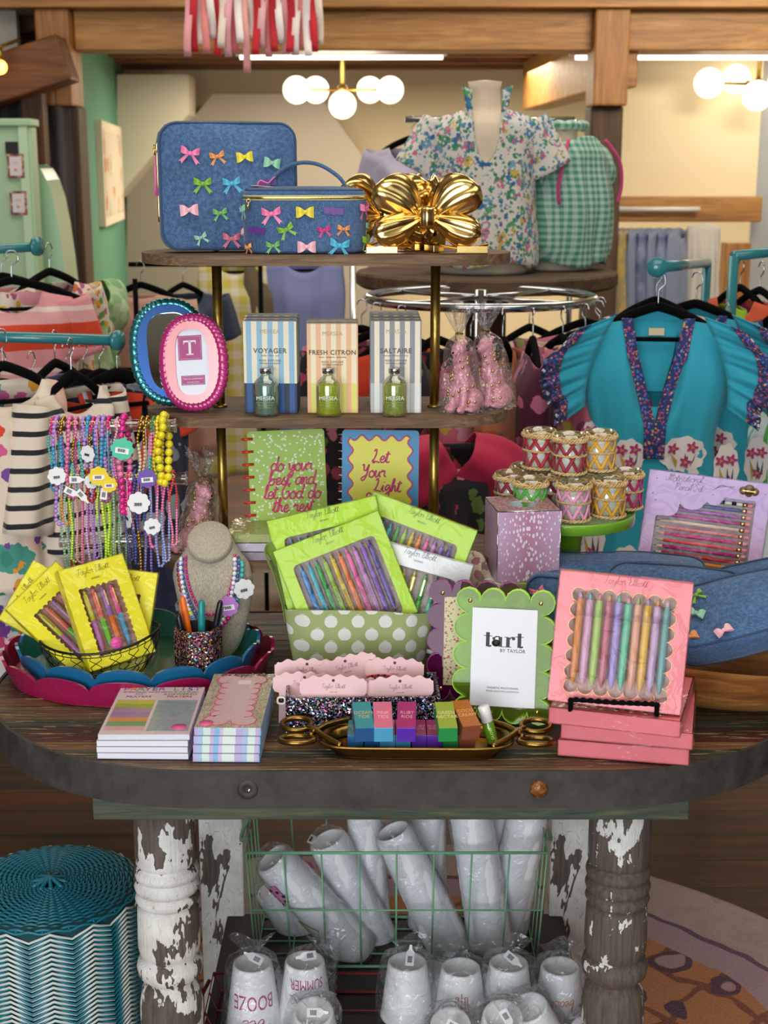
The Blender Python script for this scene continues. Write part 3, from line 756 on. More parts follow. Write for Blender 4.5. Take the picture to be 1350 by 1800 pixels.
# ------------------------------------------------------------------ beads
def bead_run(mb, pts, sizes, mats_, seg=7, rings=5):
    """place beads touching along a polyline; returns last index"""
    L = [0]
    for a, c in zip(pts, pts[1:]): L.append(L[-1]+(Vector(c)-Vector(a)).length)
    tot = L[-1]; s = 0; i = 0; j = 0
    while s < tot:
        r = sizes(s/tot) if callable(sizes) else sizes
        s2 = s+r
        while j < len(L)-2 and L[j+1] < s2: j += 1
        f = min(1, (s2-L[j])/max(1e-9, L[j+1]-L[j])); p = Vector(pts[j]).lerp(Vector(pts[j+1]), f)
        m = mats_(i, s2/tot) if callable(mats_) else mats_[i % len(mats_)]
        mb.ball(tuple(p), r, m, seg, rings); s += 2*r*.98; i += 1
    return mb
BM = {}
def bm(c, k=0):
    key = c+str(k)
    if key not in BM: BM[key] = mat('bead_'+key, c, .12 if k == 0 else .2, 1.0 if k == 2 else 0, coat=.6 if k == 0 else 0)
    return BM[key]
def flower_tag(mb, M, r, c, white=True, n=8):
    P = [(r*(.86+.14*abs(math.cos(n/2*q)))*math.cos(q), r*(.86+.14*abs(math.cos(n/2*q)))*math.sin(q)) for q in (2*PI*k/64 for k in range(64))]
    mb.prism(P, 0, .0008, flat(c), M)
    if white:
        mb.box((0, -.15*r, .0011), (1.15*r, .5*r, .0004), flat('f4f2f2'), M)
    for k in range(7): mb.box((-.35*r+.1*k*r, -.12*r, .0015), (.045*r*(1+k % 2), .28*r, .0003), flat('222226'), M)
def label_tag(mb, M, w, h):
    P = [(-w/2, -h/2), (w/2-h*.4, -h/2), (w/2, -h*.2), (w/2+h*.5, -h*.12), (w/2+h*.5, h*.12), (w/2, h*.2), (w/2-h*.4, h/2), (-w/2, h/2)]
    mb.prism(P, 0, .0006, flat('f3f1f1'), M)
    for k in range(9): mb.box((-w*.3+.045*w*k, 0, .0008), (.018*w*(1+k % 2), h*.55, .0003), flat('1c1c20'), M)

# ------------------------------------------------------------------ bracelet stand and bracelets
RKY = 2.238
bars = [(at(90, 751, RKY).x, at(308, 742, RKY).x, at(200, 748, RKY).z), (at(100, 851, RKY).x, at(327, 832, RKY).x, at(210, 841, RKY).z), (at(108, 962, RKY).x, at(316, 940, RKY).x, at(210, 951, RKY).z)]
rk = thing('bracelet_stand', 'clear acrylic three-bar bracelet stand at the back of the trays', 'jewellery stand', (-.427, RKY, TF))
b = MB(); b.tube([(0, 0, .008), (0, 0, bars[0][2]-TF)], .0085, M_acr, 20); b.tube([(.012, 0, .008), (.012, 0, bars[1][2]-TF)], .003, M_acr, 10); b.build('post', rk)
b = MB(); b.prism(rrect(.10, .075, .012), .0005, .008, M_acr); b.build('base', rk)
for x0, x1, z in bars:
    b = MB(); b.tube([(x0+.427, 0, z-TF), (x1+.427, 0, z-TF)], .0100, M_acr, 24)
    for x in (x0, x1): b.tube([(x+.427-.0015, 0, z-TF), (x+.427+.0015, 0, z-TF)], .0115, M_acr, 24)
    b.build('bar', rk)
V, B_, PK, MG, TQ, RD, YL, LM, GD, GN, NV, WH, SL, OR, LV = 'b98ad8', '3f9cc8', 'f07ab0', 'e0208a', '4ab8b0', 'a8281e', 'f0dc1e', 'c8f03c', 'c9a348', '3f8a3a', '4a4f9a', 'f2eef4', '8fb49a', 'd98a2a', 'd0a8e6'
def bracelet(k, row, x, r, cols, drop, label, wide=.008, tagc=None, flip=False, kinds=None, y0=None):
    x0, x1, z = bars[row]
    t = thing('bracelet', label, 'bracelet', (x, RKY, z), group=('beaded bracelets on the top bar', 'beaded bracelets on the middle bar', 'beaded bracelets on the lowest bar')[row])
    q = .0100+r+.0005
    pts = [(0+wide*.5*math.sin(a/2)*.3, -q*math.cos(a), q*math.sin(a)) for a in (PI*j/8 for j in range(9))]
    fr = [(-wide/2*(1-math.cos(min(1, i/4)*PI))/2-.002*math.sin(i*.5+k), -q-.0006*math.sin(i+k), -drop*i/14) for i in range(15)]
    bk = [(wide/2*(1-math.cos(min(1, i/4)*PI))/2+.001, q-(2*q+.0)*min(1, i/12)+.003, -drop*i/14) for i in range(15)]
    P = fr[::-1]+pts+bk
    bottom = [(wide*.5*math.cos(a), -q+.001, -drop-wide*.45*math.sin(a)) for a in (PI*j/6 for j in range(1, 6))]
    P = P+bottom
    L = len(cols); dk = kinds or 0
    def mm(i, f):
        # colour blocks
        ff = abs(2*f-1); c = cols[min(L-1, int(ff*L))] if not flip else cols[i % L]
        return bm(c, 2 if c == GD else dk)
    b = MB(); bead_run(b, P, r, mm); b.build('bead_strand', t)
    b = MB()
    for s in (-1, 1):
        b.tube([(s*.0015+.003*math.cos(a), -.0095-.0012, .006+.003*math.sin(a)) for a in (2*PI*j/10 for j in range(10))], .0007, M_gold, 4, closed=True)
    b.ball((0, -.0112, .003), .0022, bm(GD, 2), 8, 6); b.build('clasp', t)
    if tagc:
        b = MB(); M = T(0, -q-.0055, tagc[1]) @ RZ(tagc[3] if len(tagc) > 3 else 8) @ STAND @ RZ(tagc[2])
        if tagc[0] == 'white_label': label_tag(b, M, .021, .011)
        else: flower_tag(b, M, tagc[4] if len(tagc) > 4 else .016, tagc[0], tagc[0] != 'f1eef0')
        b.tube([(0, -q-.004, tagc[1]+.010), (0, -q-.002, 0)], .0005, flat('e8b8c8'), 4)
        b.build('price_tag', t)
row0 = [(94, .0027, [MG, TQ, B_], 'magenta and blue', 0), (101, .0042, [V, B_, V], 'violet then blue', 0), (112, .0033, [GD, B_, V, OR], 'gold, blue and amber', 0), (124, .0042, [PK, 'e56aa0'], 'rose pink', 0), (135, .0030, [PK, GD, TQ], 'pink and gold', 0),
        (148, .0032, [V, TQ], 'violet and teal', 0), (157, .0042, [B_, V, RD], 'blue, violet and red', 0), (165, .0030, [MG, GD, 'f0a8c8'], 'magenta and gold', 0), (174, .0040, [V, B_], 'lilac over blue', 0), (183, .0042, [V, B_, 'a24a9a'], 'lilac, blue and plum', 0),
        (192, .0036, [MG, B_, V], 'magenta, blue and lilac', 0), (207, .0026, ['f0a8c8', PK], 'pale pink', 0), (218, .0062, [MG, PK, MG], 'hot pink graduated', 0), (250, .0034, [GD, 'd8d0a8'], 'gold and crystal', 1), (259, .0036, [GD, 'c8b89a'], 'twisted gold', 1),
        (270, .0032, [GN, PK, TQ], 'green and coral', 0), (278, .0036, [YL, 'd8c81c'], 'mustard yellow', 0), (288, .0078, [YL, YL], 'chunky yellow', 0)]
tg0 = {1: ('f1eef0', -.078, 4, 12, .015), 6: ('f1eef0', -.042, -6, -25, .014), 8: ('f2d21e', -.078, 0, 8), 12: ('4cc8a0', -.034, -10, 6, .0185), 14: ('6f4ea8', -.082, 4, 4), 10: ('f2d21e', -.092, 0, 8, .013)}
for k, (px, r, cols, nm, kk) in enumerate(row0):
    drop = .155 if k in (1, 2) else (.085 if k > 12 else .10+.018*math.sin(k*2.3))
    if k in (12,): drop = .135
    bracelet(k, 0, at(px, 760, RKY).x, r*.88, cols, drop, '%s beaded bracelet, %s on the top bar ' % (nm, ORD[k] if k < 17 else 'furthest right'), .009 if r < .005 else .012, tg0.get(k))
row1 = [(112, .0030, [SL, SL], 'sage green'), (120, .0026, ['9fcf9a', SL], 'seafoam'), (128, .0026, [LM, LM], 'neon lime'), (138, .0024, ['f28ab8', 'f0a0c0'], 'soft pink'), (147, .0026, [PK, PK], 'bubblegum pink'), (157, .0027, [V, LV], 'pale violet'), (166, .0027, ['b48acf', V], 'mauve'), (177, .0026, [LM, SL], 'lime and sage'),
        (186, .0030, ['d8f03c', LM], 'acid yellow'), (194, .0028, [LM, LM], 'bright lime'), (203, .0030, [SL, '9ab8a0'], 'dusty green'), (213, .0026, ['7fa890', SL], 'grey green'), (226, .0028, [MG, NV], 'magenta and navy'), (238, .0030, [NV, 'c890b8', NV], 'navy and mauve'), (246, .0032, [NV, GD], 'navy and gold'),
        (257, .0030, [NV, '7a6ab8'], 'indigo'), (268, .0028, [PK, '8a9ad8', PK], 'pink with blue ovals'), (279, .0030, [PK, 'f0a0c8', '8a9ad8'], 'pink and lavender'), (290, .0028, [PK, '9aa8e0'], 'pink and sky'), (304, .0026, ['e83a4a', 'f28ab8'], 'red and pink')]
tg1 = {2: ('white_label', -.018, -28, 4), 3: ('white_label', .002, 0, 0), 4: ('white_label', -.024, -50, 0), 6: ('f1eef0', .0, 10, 30, .013), 12: ('f1eef0', -.06, -10, -60, .018), 14: ('f1eef0', -.036, 0, 4, .0185), 16: ('f1eef0', -.075, 10, 10, .014), 8: ('white_label', -.02, 80, 0)}
for k, (px, r, cols, nm) in enumerate(row1):
    drop = .145+.02*math.sin(k*1.9)-(.02 if k > 15 else 0)+(.03 if k in (14, 15) else 0)
    bracelet(k+30, 1, at(px, 850, RKY).x, r*.85, cols, drop, '%s beaded bracelet, %s on the middle bar' % (nm, ORD[k]), .007, tg1.get(k), y0=1)

# ------------------------------------------------------------------ linen necklace bust with necklaces
BX, BY = at(372, 1060, 2.235).x, 2.262
M_linen = cloth('natural_linen', 'b3a895', lambda n, o: n.rp(n.ns(n.mp(o, (400, 400, 90)), 2, 2), [(.35, C('9a8f7d')), (.65, C('c0b6a4'))]), weave=700, bs=.4)
prof = [(.0, .012, .008, .018), (.012, .026, .014, .015), (.035, .040, .022, .011), (.065, .053, .030, .006), (.10, .0625, .034, .003), (.135, .066, .034, 0), (.155, .061, .033, 0), (.168, .050, .031, 0), (.182, .040, .029, 0), (.195, .035, .027, -.001)]
def bprof(z):
    for a, c in zip(prof, prof[1:]):
        if a[0] <= z <= c[0]:
            f = (z-a[0])/(c[0]-a[0]); return [a[i]+(c[i]-a[i])*f for i in (1, 2, 3)]
    return list(prof[-1][1:]) if z > prof[-1][0] else list(prof[0][1:])
t = thing('necklace_bust', 'natural linen necklace display bust standing in the right of the trays', 'display bust', (BX, BY, TF+.003))
b = MB()
zs = [p[0] for p in prof]; Z = [zs[0]+(zs[-1]-zs[0])*k/24 for k in range(25)]
Z = [max(0, z) for z in Z]
b.sheet(36, 25, lambda u, v: (lambda z, p: (p[2]*1.0+p[0]*math.cos(2*PI*u), p[1]*math.sin(2*PI*u)-.02*(1-z/.2), z))(v*.195, bprof(v*.195)), M_linen, cu=True)
b.build('torso', t)
b = MB(); b.tube([(-.001, .0, .175), (-.001, -.004, .185), (-.001, -.012, .194)], [.034, .034, .034], M_linen, 36)
dsk = RX(48); b.lathe([(0, .004), (.033, .004), (.0365, 0), (.0365, -.012), (.034, -.014)], M_linen, 36, T(-.001, -.022, .197) @ dsk); b.build('neck_disc', t)
b = MB(); b.box((.0, .02, .0015), (.05, .07, .003), M_linen); b.build('foot', t)
def on_bust(x, z, off):
    hw, hd, cx = bprof(z); f = max(-.99, min(.99, (x-cx)/hw)); return (x, -hd*math.sqrt(1-f*f)-.02*(1-z/.2)-off, z)
def necklace(label, hw, top, low, r, colf, cx=.0, tagc=None, pw=1.6, kind=0):
    t = thing('necklace', label, 'necklace', (BX, BY, TF+.003), group='bead necklaces on the linen bust')
    P = []
    for k in range(41):
        a = PI*k/40; z = top-(top-low)*math.sin(a)**pw; xx = hw*math.cos(a)*(.82+.18*math.sin(a))+cx
        P.append(on_bust(-xx, z, r+.0006))
    b = MB(); bead_run(b, P, r, colf, 8, 6); b.build('bead_strand', t)
    if tagc:
        b = MB(); p = on_bust(tagc[1], tagc[2], .012); flower_tag(b, T(*p) @ RZ(tagc[3]) @ STAND @ RZ(10), .0175, tagc[0], tagc[0] != 'f1eef0'); b.tube([p, on_bust(tagc[1], tagc[2]+.022, .004)], .0005, flat('f0a8c8'), 4); b.build('price_tag', t)
sh = lambda i, f: bm([WH, 'cfe0ee', 'e0f0d8', 'f0d8ec', 'b8c8d8'][i % 5], 0)
blk = lambda L: (lambda i, f: bm(L[min(len(L)-1, int(f*len(L)))], 0))
necklace('magenta bead necklace, innermost on the linen bust', .048, .172, .078, .0026, lambda i, f: bm([MG, 'b0187a'][i % 2]))
necklace('iridescent clear bead necklace on the linen bust, beside the magenta strand', .053, .168, .048, .0040, sh, .004)
necklace('navy and mauve bead necklace on the linen bust, between the clear and rainbow strands', .055, .168, .062, .0027, lambda i, f: bm([NV, '8a7ab8', NV, '5a8ab8'][i % 4]), tagc=('c57fd8', .030, .095, -4))
necklace('chunky rainbow bead necklace, outermost on the linen bust', .062, .160, .052, .0042, blk(['5a2a8a', RD, RD, V, LV, YL, '5a9ac8', GN, GN, MG, MG, V, B_, B_, OR, TQ, TQ]), tagc=('f1eef0', .055, .120, 18))

# ------------------------------------------------------------------ prayer pads and long note pads
def pad(label, i, M, w, h, d, kind):
    t = thing('note_pad', label, 'note pad', M=M, group='prayer list pads in a stack' if kind == 0 else 'tall list pads in a stack')
    b = MB()
    if kind == 0: b.box((0, 0, d/2), (w, h, d-.0006), flat('e9e8f2', .7))
    else:
        def f(n, o):
            x = n.sp(o)[0]; return n.rp(n.ma('FRACT', n.ma('MULTIPLY', n.ma('ADD', x, 1.0), 16.0)), [(0, C('e6f0ea')), (.18, C('c4b4e4')), (.34, C('b0c8e6')), (.46, C('dfeee6')), (.62, C('d4b8e0')), (.7, C('8fc0ea')), (.82, C('d9c4e6')), (.9, C('e4f0e6'))], 'CONSTANT')
        b.box((0, 0, d/2), (w, h, d-.0006), cloth('pad_edge_stripe', 'e6f0ea', f, .6, 0))
    b.build('paper_block', t)
    b = MB(); b.box((0, 0, .0002), (w+.001, h+.001, .0006), flat('8f90a0')); b.build('backing_card', t)
    z = d-.0002
    if i == 3:
        b = MB()
        if kind == 0:
            b.box((0, 0, z), (w, h, .0005), flat('e3c9cf', .35))
            cs = ['c9b83c', '9aa83a', 'b07aa8', '9a78b0', 'd98a44', '6a9a6a', 'd9a4ae']
            for k, c in enumerate(cs): b.box((-w*.245, h*.17-k*h*.092, z+.0004), (w*.44, h*.088, .0003), flat(c, .35))
            b.box((w*.24, -h*.115, z+.0004), (w*.46, h*.64, .0003), cloth('slate_wash', '8fa0a6', lambda n, o: n.rp(n.ns(o, 40, 4, .6, 2), [(.3, C('7d9298')), (.5, C('94a4ac')), (.7, C('a89cb0'))]), .3, 0))
            b.build('printed_cover', t); b = MB(); M_ = lambda x, y: T(x, y, z+.0006)
            for k, ch in enumerate('PRAYER LIST'): b.text(ch, h*.105, flat(['b05a9a', 'd98a44', '7aa04a', 'c0486a', '6a5aa0'][k % 5]), M_(-w*.42+k*w*.084, h*.45), off=.0006*0)
            b.text('tell God what you need and thank him for all he has done', h*.026, flat('7a5a6a'), M_(0, h*.385))
            b.text('MY', h*.052, flat('c07a3a'), M_(-w*.24, h*.335)); b.text('PRAYERS', h*.052, flat('9a5a9a'), M_(-w*.24, h*.28)); b.text('ANSWERED', h*.052, flat('7a9a4a'), M_(w*.24, h*.335)); b.text('PRAYERS', h*.052, flat('c0506a'), M_(w*.24, h*.28)); b.build('lettering', t)
            b = MB(); b.lathe([(0, .0012), (w*.085, .0012), (w*.085, .0005)], flat('f25fa0', .35), 24, T(w*.36, -h*.36, z)); b.build('round_sticker', t)
        else:
            def f(n, o): return n.rp(n.ns(n.mp(o, (60, 30, 10)), 2, 4, .6, 2), [(.35, C('a8b46a')), (.45, C('d8c8b8')), (.55, C('8a8a6a')), (.65, C('e0a8b8'))])
            b.box((0, 0, z), (w, h, .0005), cloth('painted_border', 'a8b46a', f, .35, 0))
            sp = scal_rect(w*.82, h*.86, 2, 8); b.prism([(x, y-h*.0) for x, y in sp], z+.0002, z+.0006, flat('dcb9bd', .3)); b.build('printed_cover', t)
            b = MB(); b.tube([(x, y, z+.0006) for x, y in sp], .0011, flat('f05a8a', .4), 4, closed=True, flat=.4); b.build('border_line', t)
            b = MB(); hand(b, 'the happy list', h*.030, .0005, flat('4a3a40'), T(0, h*.455, z+.0008)); b.box((w*.05, h*.33, z+.0008), (w*.2, h*.07, .0003), flat('f0dfe2')); b.build('lettering', t)
            b = MB(); b.lathe([(0, .0014), (w*.11, .0014), (w*.11, .0006)], flat('f25fa0', .35), 24, T(-w*.34, -h*.43, z)); b.build('round_sticker', t)
        if True: b = MB(); film_box(b, w, h, d, clear('pad_film', 'fcfcfc', .008, .05, .12, wr=.4, wscale=22), amp=.0002, seed=i+kind); b.build('film_wrap', t)
wz = ['lowest of the four', 'second from the bottom of the four', 'third from the bottom of the four', 'topmost of the four']
pA = onz(173, 1335, TZ); pB = onz(333, 1335, TZ)
wA = pB.x-pA.x; hA = .186
for i in range(4):
    pad('white-edged prayer list pad, %s' % (wz[i]+' stacked at the left'), i, T(pA.x+wA/2+[.0006, -.001, -.0014, .0][i], pA.y+hA/2+.001*i, TZ+.0006+.0090*i) @ RZ(-1.2+.5*i), wA, hA, .0086, 0)
pA = onz(341, 1340, TZ); pB = onz(458, 1340, TZ); wB = pB.x-pA.x; hB = .215
for i in range(4):
    pad('tall pad with pastel striped edges, %s' % (wz[i]+' stacked'), i, T(pA.x+wB/2+[.0, .0006, .0016, .0026][i], pA.y+hB/2+.0015*i, TZ+.0006+.0124*i) @ RZ(-.8), wB, hB, .0119, 1)
# ------------------------------------------------------------------ burlap basket with boxed pen sets
def fdots(n):
    o = n.co(); x = n.sp(o); u = n.ma('ADD', x[0], n.ma('MULTIPLY', x[1], .35)); v = x[2]
    per = .0425; row = n.ma('FLOOR', n.ma('DIVIDE', v, per/2)); sh = n.ma('MULTIPLY', n.ma('MODULO', n.ma('ADD', row, 20.0), 2.0), per/2)
    fu = n.ma('SUBTRACT', n.ma('FRACT', n.ma('DIVIDE', n.ma('ADD', n.ma('ADD', u, sh), 1.0), per)), .5); fv = n.ma('SUBTRACT', n.ma('FRACT', n.ma('DIVIDE', n.ma('ADD', v, 1.0-.0), per/2)), .5)
    # staggered rows, dot radius in metres
    du = n.ma('MULTIPLY', fu, per); dv = n.ma('MULTIPLY', fv, per/2)
    d = n.ma('SQRT', n.ma('ADD', n.ma('MULTIPLY', du, du), n.ma('MULTIPLY', dv, dv)))
    d = n.ma('ADD', d, n.ma('MULTIPLY', n.ma('SUBTRACT', n.ns(o, 150, 2), .5), .0012))
    dot = n.lt(d, .0102)
    wu = n.ma('SINE', n.ma('MULTIPLY', u, 2800.0)); wv = n.ma('SINE', n.ma('MULTIPLY', v, 2800.0)); wv_ = n.ma('MULTIPLY', wu, wv)
    wf = n.ma('ADD', n.ma('MULTIPLY', wv_, .5), .5)
    base = n.mx(wf, C('8fa35e'), C('bfc890')); wh = n.mx(wf, C('dfe0d8'), C('f6f6f2'))
    n.col(n.mx(dot, base, wh)); n.bump(wf, .5, .0012)
M_burl = mat('polka_dot_burlap', rough=.9, fn=fdots)
PX, PY = at(632, 1150, 2.19).x, 2.178
t = thing('fabric_basket', 'green burlap basket with white polka dots, full of boxed pen sets', 'basket', (PX, PY, TZ+.0005))
b = MB()
def bsk(u, v, k=0):
    q = 2*PI*u; w_, d_ = (.098+.022*v-k), (.052+.012*v-k); s = .55
    x = w_*math.copysign(abs(math.cos(q))**s, math.cos(q)); y = d_*math.copysign(abs(math.sin(q))**s, math.sin(q))
    return (x+.0015*math.sin(q*5+v*3), y+.002*math.sin(q*7)*v-.004*math.sin(v*PI), v*(.128-.006*math.cos(q*2+.6)))
b.sheet(96, 14, bsk, M_burl, cu=True); b.sheet(96, 10, lambda u, v: bsk(1-u, v, .003), M_burl, cu=True); b.sheet(96, 2, lambda u, v: bsk(u, 1, .003*v), M_burl, cu=True)
b.prism([bsk(k/48, 0)[:2] for k in range(48)], .0005, .003, M_burl); b.build('body', t)
b = MB(); lime = cloth('olive_ribbon', '7f9a3c')
hp = [(-.118, -.01, .10), (-.124, -.012, .14), (-.136, -.016, .185), (-.147, -.02, .215), (-.142, -.012, .222), (-.128, .0, .19), (-.117, .012, .13), (-.112, .014, .095)]
b.tube(smooth(hp, 5), .0085, lime, 8, flat=.14, up=(1, 0, .3)); b.build('handle', t)
M_lime = mat('lime_carton', 'b4dc1c', .45)
PC10 = ['3f8fe0', '46bcd8', '3fae4c', '9ed23c', 'e0c82c', 'f5892c', 'f06ab4', 'cf90dc', '9468d0', '5a3fa8']
SL10 = ["LET'S DO IT", 'BE POSITIVE', 'HAVE COURAGE', 'BELIEVE IN YOURSELF', 'BE THE SUNSHINE', 'LOVE LIFE', 'SHINE BRIGHT', 'CHOOSE KINDNESS', 'DAILY GRATITUDE', '']
def gbox(px, py, Y, roll, yaw, lean, label, seed, cm=M_lime, cols=PC10, tc='4a6414', speck='5a8a1c', clip=None, sl=SL10, w=.177, h=.172):
    d = .019; win = rrect(w*.78, h*.76, .008); win = [(x, y-.012) for x, y in win]; n = len(cols); st = w*.72/n
    pens = [(-w*.36+st*(i+.5), -.012-h*.35, -.012+h*.35, .0095, .0042, c, c, 'cone', dict(split=.6, clip=clip)) for i, c in enumerate(cols)]
    return penbox('pen_set', label, 'boxed pen sets in the polka dot basket', upright(px, py, Y, roll, yaw, lean), w, h, d, cm, win, (0, -.012), pens,
                  [('h', 'Taylor Elliott', 0, h*.435, .0052), ('t', 'DESIGNS', 0, h*.388, .0038)], tc, floorc='a8928c', seed=seed, speck=speck, slogans=sl)
gbox(607, 1022, 2.168, 21, 2, 13, 'lime green boxed set of ten pens, frontmost in the polka dot basket', 11)
gbox(585, 985, 2.196, 12, 5, 12, 'lime green boxed pen set behind the frontmost one, its top left corner showing', 12)
gbox(716, 985, 2.218, -20, -4, 10, 'lime green boxed pen set leaning right at the back of the polka dot basket', 13)
gbox(718, 1048, 2.186, -15, -3, 10, 'white boxed pen set leaning right in the polka dot basket', 14, mat('white_carton', 'eceef0', .45), ['e05a9a', 'f0a03c', 'e0d03c', 'e8e03c', '4fc84c', '4cc0a8', '3f9fd8'], '4a5a6a', 'b8bcc0', M_gold, None, .172, .155)

# ------------------------------------------------------------------ notebooks on the lowest shelf
def notebook(name, label, M, w, h, d, cover, ring, n, ringr, deco):
    t = thing(name, label, 'notebook', M=M, group='notebooks on the lowest shelf')
    b = MB(); b.box((0, 0, d/2), (w, h, d), flat('e6e6ee')); b.build('paper_block', t)
    b = MB(); b.prism(rrect(w+.004, h+.004, .006), d, d+.0009, cover); b.build('front_cover', t)
    b = MB()
    for k in range(n):
        y = -h/2+h*(k+.5)/n
        if ringr > .003:
            b.tube([(-w/2-.010, y, d*.3), (-w/2-.011, y, d+.001), (-w/2-.004, y, d+.0035), (-w/2+.007, y, d+.002)], ringr*.55, ring, 8, flat=.7)
        else:
            b.tube([(-w/2-.003+.006*math.cos(a), y, d/2+.006*math.sin(a)) for a in (2*PI*j/12 for j in range(12))], .0007, ring, 5, closed=True)
    b.build('binding', t); deco(t, w, h, d+.0009); return t
def fheart(n):
    o = n.co(); d = n.vo(o, 105, rand=.75); n.col(n.mx(n.lt(d, .22), C('a6c64a'), C('e9f2da')))
def deco1(t, w, h, z):
    b = MB(); m = flat('e0357f', .4)
    r = random.Random(5)
    for s, y in (('do your', .030), ('best and', .006), ('let God do', -.018), ('the rest', -.041)):
        hand(b, s, .0125, .00135, m, T(.006, y, z+.0004) @ RZ(-1), flat=.4, sp=.93)
    b.build('lettering', t)
    b = MB(); hm = flat('f1f6e6')
    for _ in range(330):
        x, y = r.uniform(-w/2, w/2)*.97, r.uniform(-h/2, h/2)*.98; q = r.uniform(-.6, .6); s = .0021
        H = [(0, -1), (.9, .1), (.85, .7), (.4, .85), (0, .45), (-.4, .85), (-.85, .7), (-.9, .1)]
        b.prism([(x+s*(a*math.cos(q)-c*math.sin(q)), y+s*(a*math.sin(q)+c*math.cos(q))) for a, c in H], z, z+.00012, hm)
    b.build('heart_print', t)
def deco2(t, w, h, z):
    b = MB(); pl = scal_rect(w*.86, h*.92, 2, 3)
    P = []
    for k in range(160):
        u = k/160*4; i = int(u); f = u-i; W_, H_ = w*.80/2, h*.88/2
        c = [(-W_, -H_), (W_, -H_), (W_, H_), (-W_, H_)]; a, e = c[i], c[(i+1) % 4]; nx, ny = [(0, -1), (1, 0), (0, 1), (-1, 0)][i]
        nn = 4 if i % 2 == 0 else 6; s = .0045*math.sin(f*nn*2*PI)
        P.append((a[0]+(e[0]-a[0])*f+nx*s, a[1]+(e[1]-a[1])*f+ny*s))
    b.prism(P, z, z+.0003, flat('e9e01c', .4)); b.build('yellow_panel', t)
    b = MB(); b.tube([(x, y, z+.0004) for x, y in P], .0014, flat('e8559a', .4), 5, closed=True, flat=.3); b.build('wavy_border', t)
    b = MB(); m = flat('d8358a', .4)
    for s, x, y in (('Let', .0, .044), ('Your', -.012, .019), ('Light', .012, -.006), ('Shine', -.004, -.031)): hand(b, s, .0115, .0013, m, T(x, y, z+.0008), flat=.4)
    b.prism([(.040+.006*(1 if k % 2 == 0 else .45)*math.sin(k*PI/5), -.026+.006*(1 if k % 2 == 0 else .45)*math.cos(k*PI/5)) for k in range(10)], z+.0004, z+.0009, m)
    b.build('lettering', t)
Yn = 2.40
q0 = at(506, 846, Yn)
wN, hN = .128, .196
notebook('notebook', 'green heart-print notebook with red disc binding and pink handwriting', T(q0.x, Yn, EZ[2]+.001+hN/2*math.cos(R(8))) @ RZ(5) @ RX(-8) @ STAND @ RZ(1.5), wN, hN, .012, flat('a3c548', .45), flat('d83a30', .3), 9, .0042, deco1)
notebook('notebook', 'yellow spiral notebook with wavy pink border on blue and pink handwriting', T(at(669, 846, Yn).x, Yn, EZ[2]+.001+hN/2*math.cos(R(8))) @ RZ(-4) @ RX(-8) @ STAND, wN, hN, .012, flat('2f8fc4', .45), M_silver, 14, .001, deco2)
Mx = at(452, 985, 2.32).x
for i in range(3):
    t = thing('note_pad', 'wrapped small pad %s behind the linen bust, on the lowest shelf' % ['lowest', 'in the middle', 'topmost'][i], 'note pad', (Mx, 2.335, EZ[2]+.0006+.0155*i), [3, -2, 1][i], 'small wrapped pads on the lowest shelf')
    b = MB(); b.box((0, 0, .007), (.088, .11, .0135), flat(['9a8c9c', 'c4bccd', 'a8b06a'][i])); b.build('paper_block', t)
    b = MB(); b.box((0, 0, .0076), (.090, .112, .0150), M_wrap); b.build('film_wrap', t)

# ------------------------------------------------------------------ acrylic scalloped frames
def acrylic_frame(label, px, py, Y, yaw, lean, w, h, tint, edge, card, fn):
    z0 = TZ+.001; M = T(at(px, py, Y).x, Y, z0) @ RZ(yaw) @ RX(-lean) @ STAND @ T(0, h/2, 0)
    t = thing('photo_frame', label, 'photo frame', M=M)
    P = scal_rect(w, h, 4, 5, 9); n = len(P)
    m = clear('acrylic_'+tint, tint, .02, .02, .35, .30 if tint == '8e1c70' else .08, tint)
    b = MB(); b.prism(P, .0095, .0165, m); b.build('front_slab', t); b = MB(); b.prism(P, 0, .007, m); b.build('back_slab', t)
    b = MB(); em = mat('edge_'+edge, edge, .15, coat=.5)
    for z in (0, .007, .0095, .0165): b.tube([(x*.997, y*.997, z) for x, y in P], .00075, em, 5, closed=True)
    b.build('polished_edge', t)
    for sx in (-1, 1):
        for sy in (-1, 1): b = MB(); b.lathe([(0, .0022), (.003, .0018), (.0032, 0)], M_gold, 14, T(sx*(w/2-.021), sy*(h/2-.021), .0165)); b.build('magnet', t)
    fn(t, w, h); return t
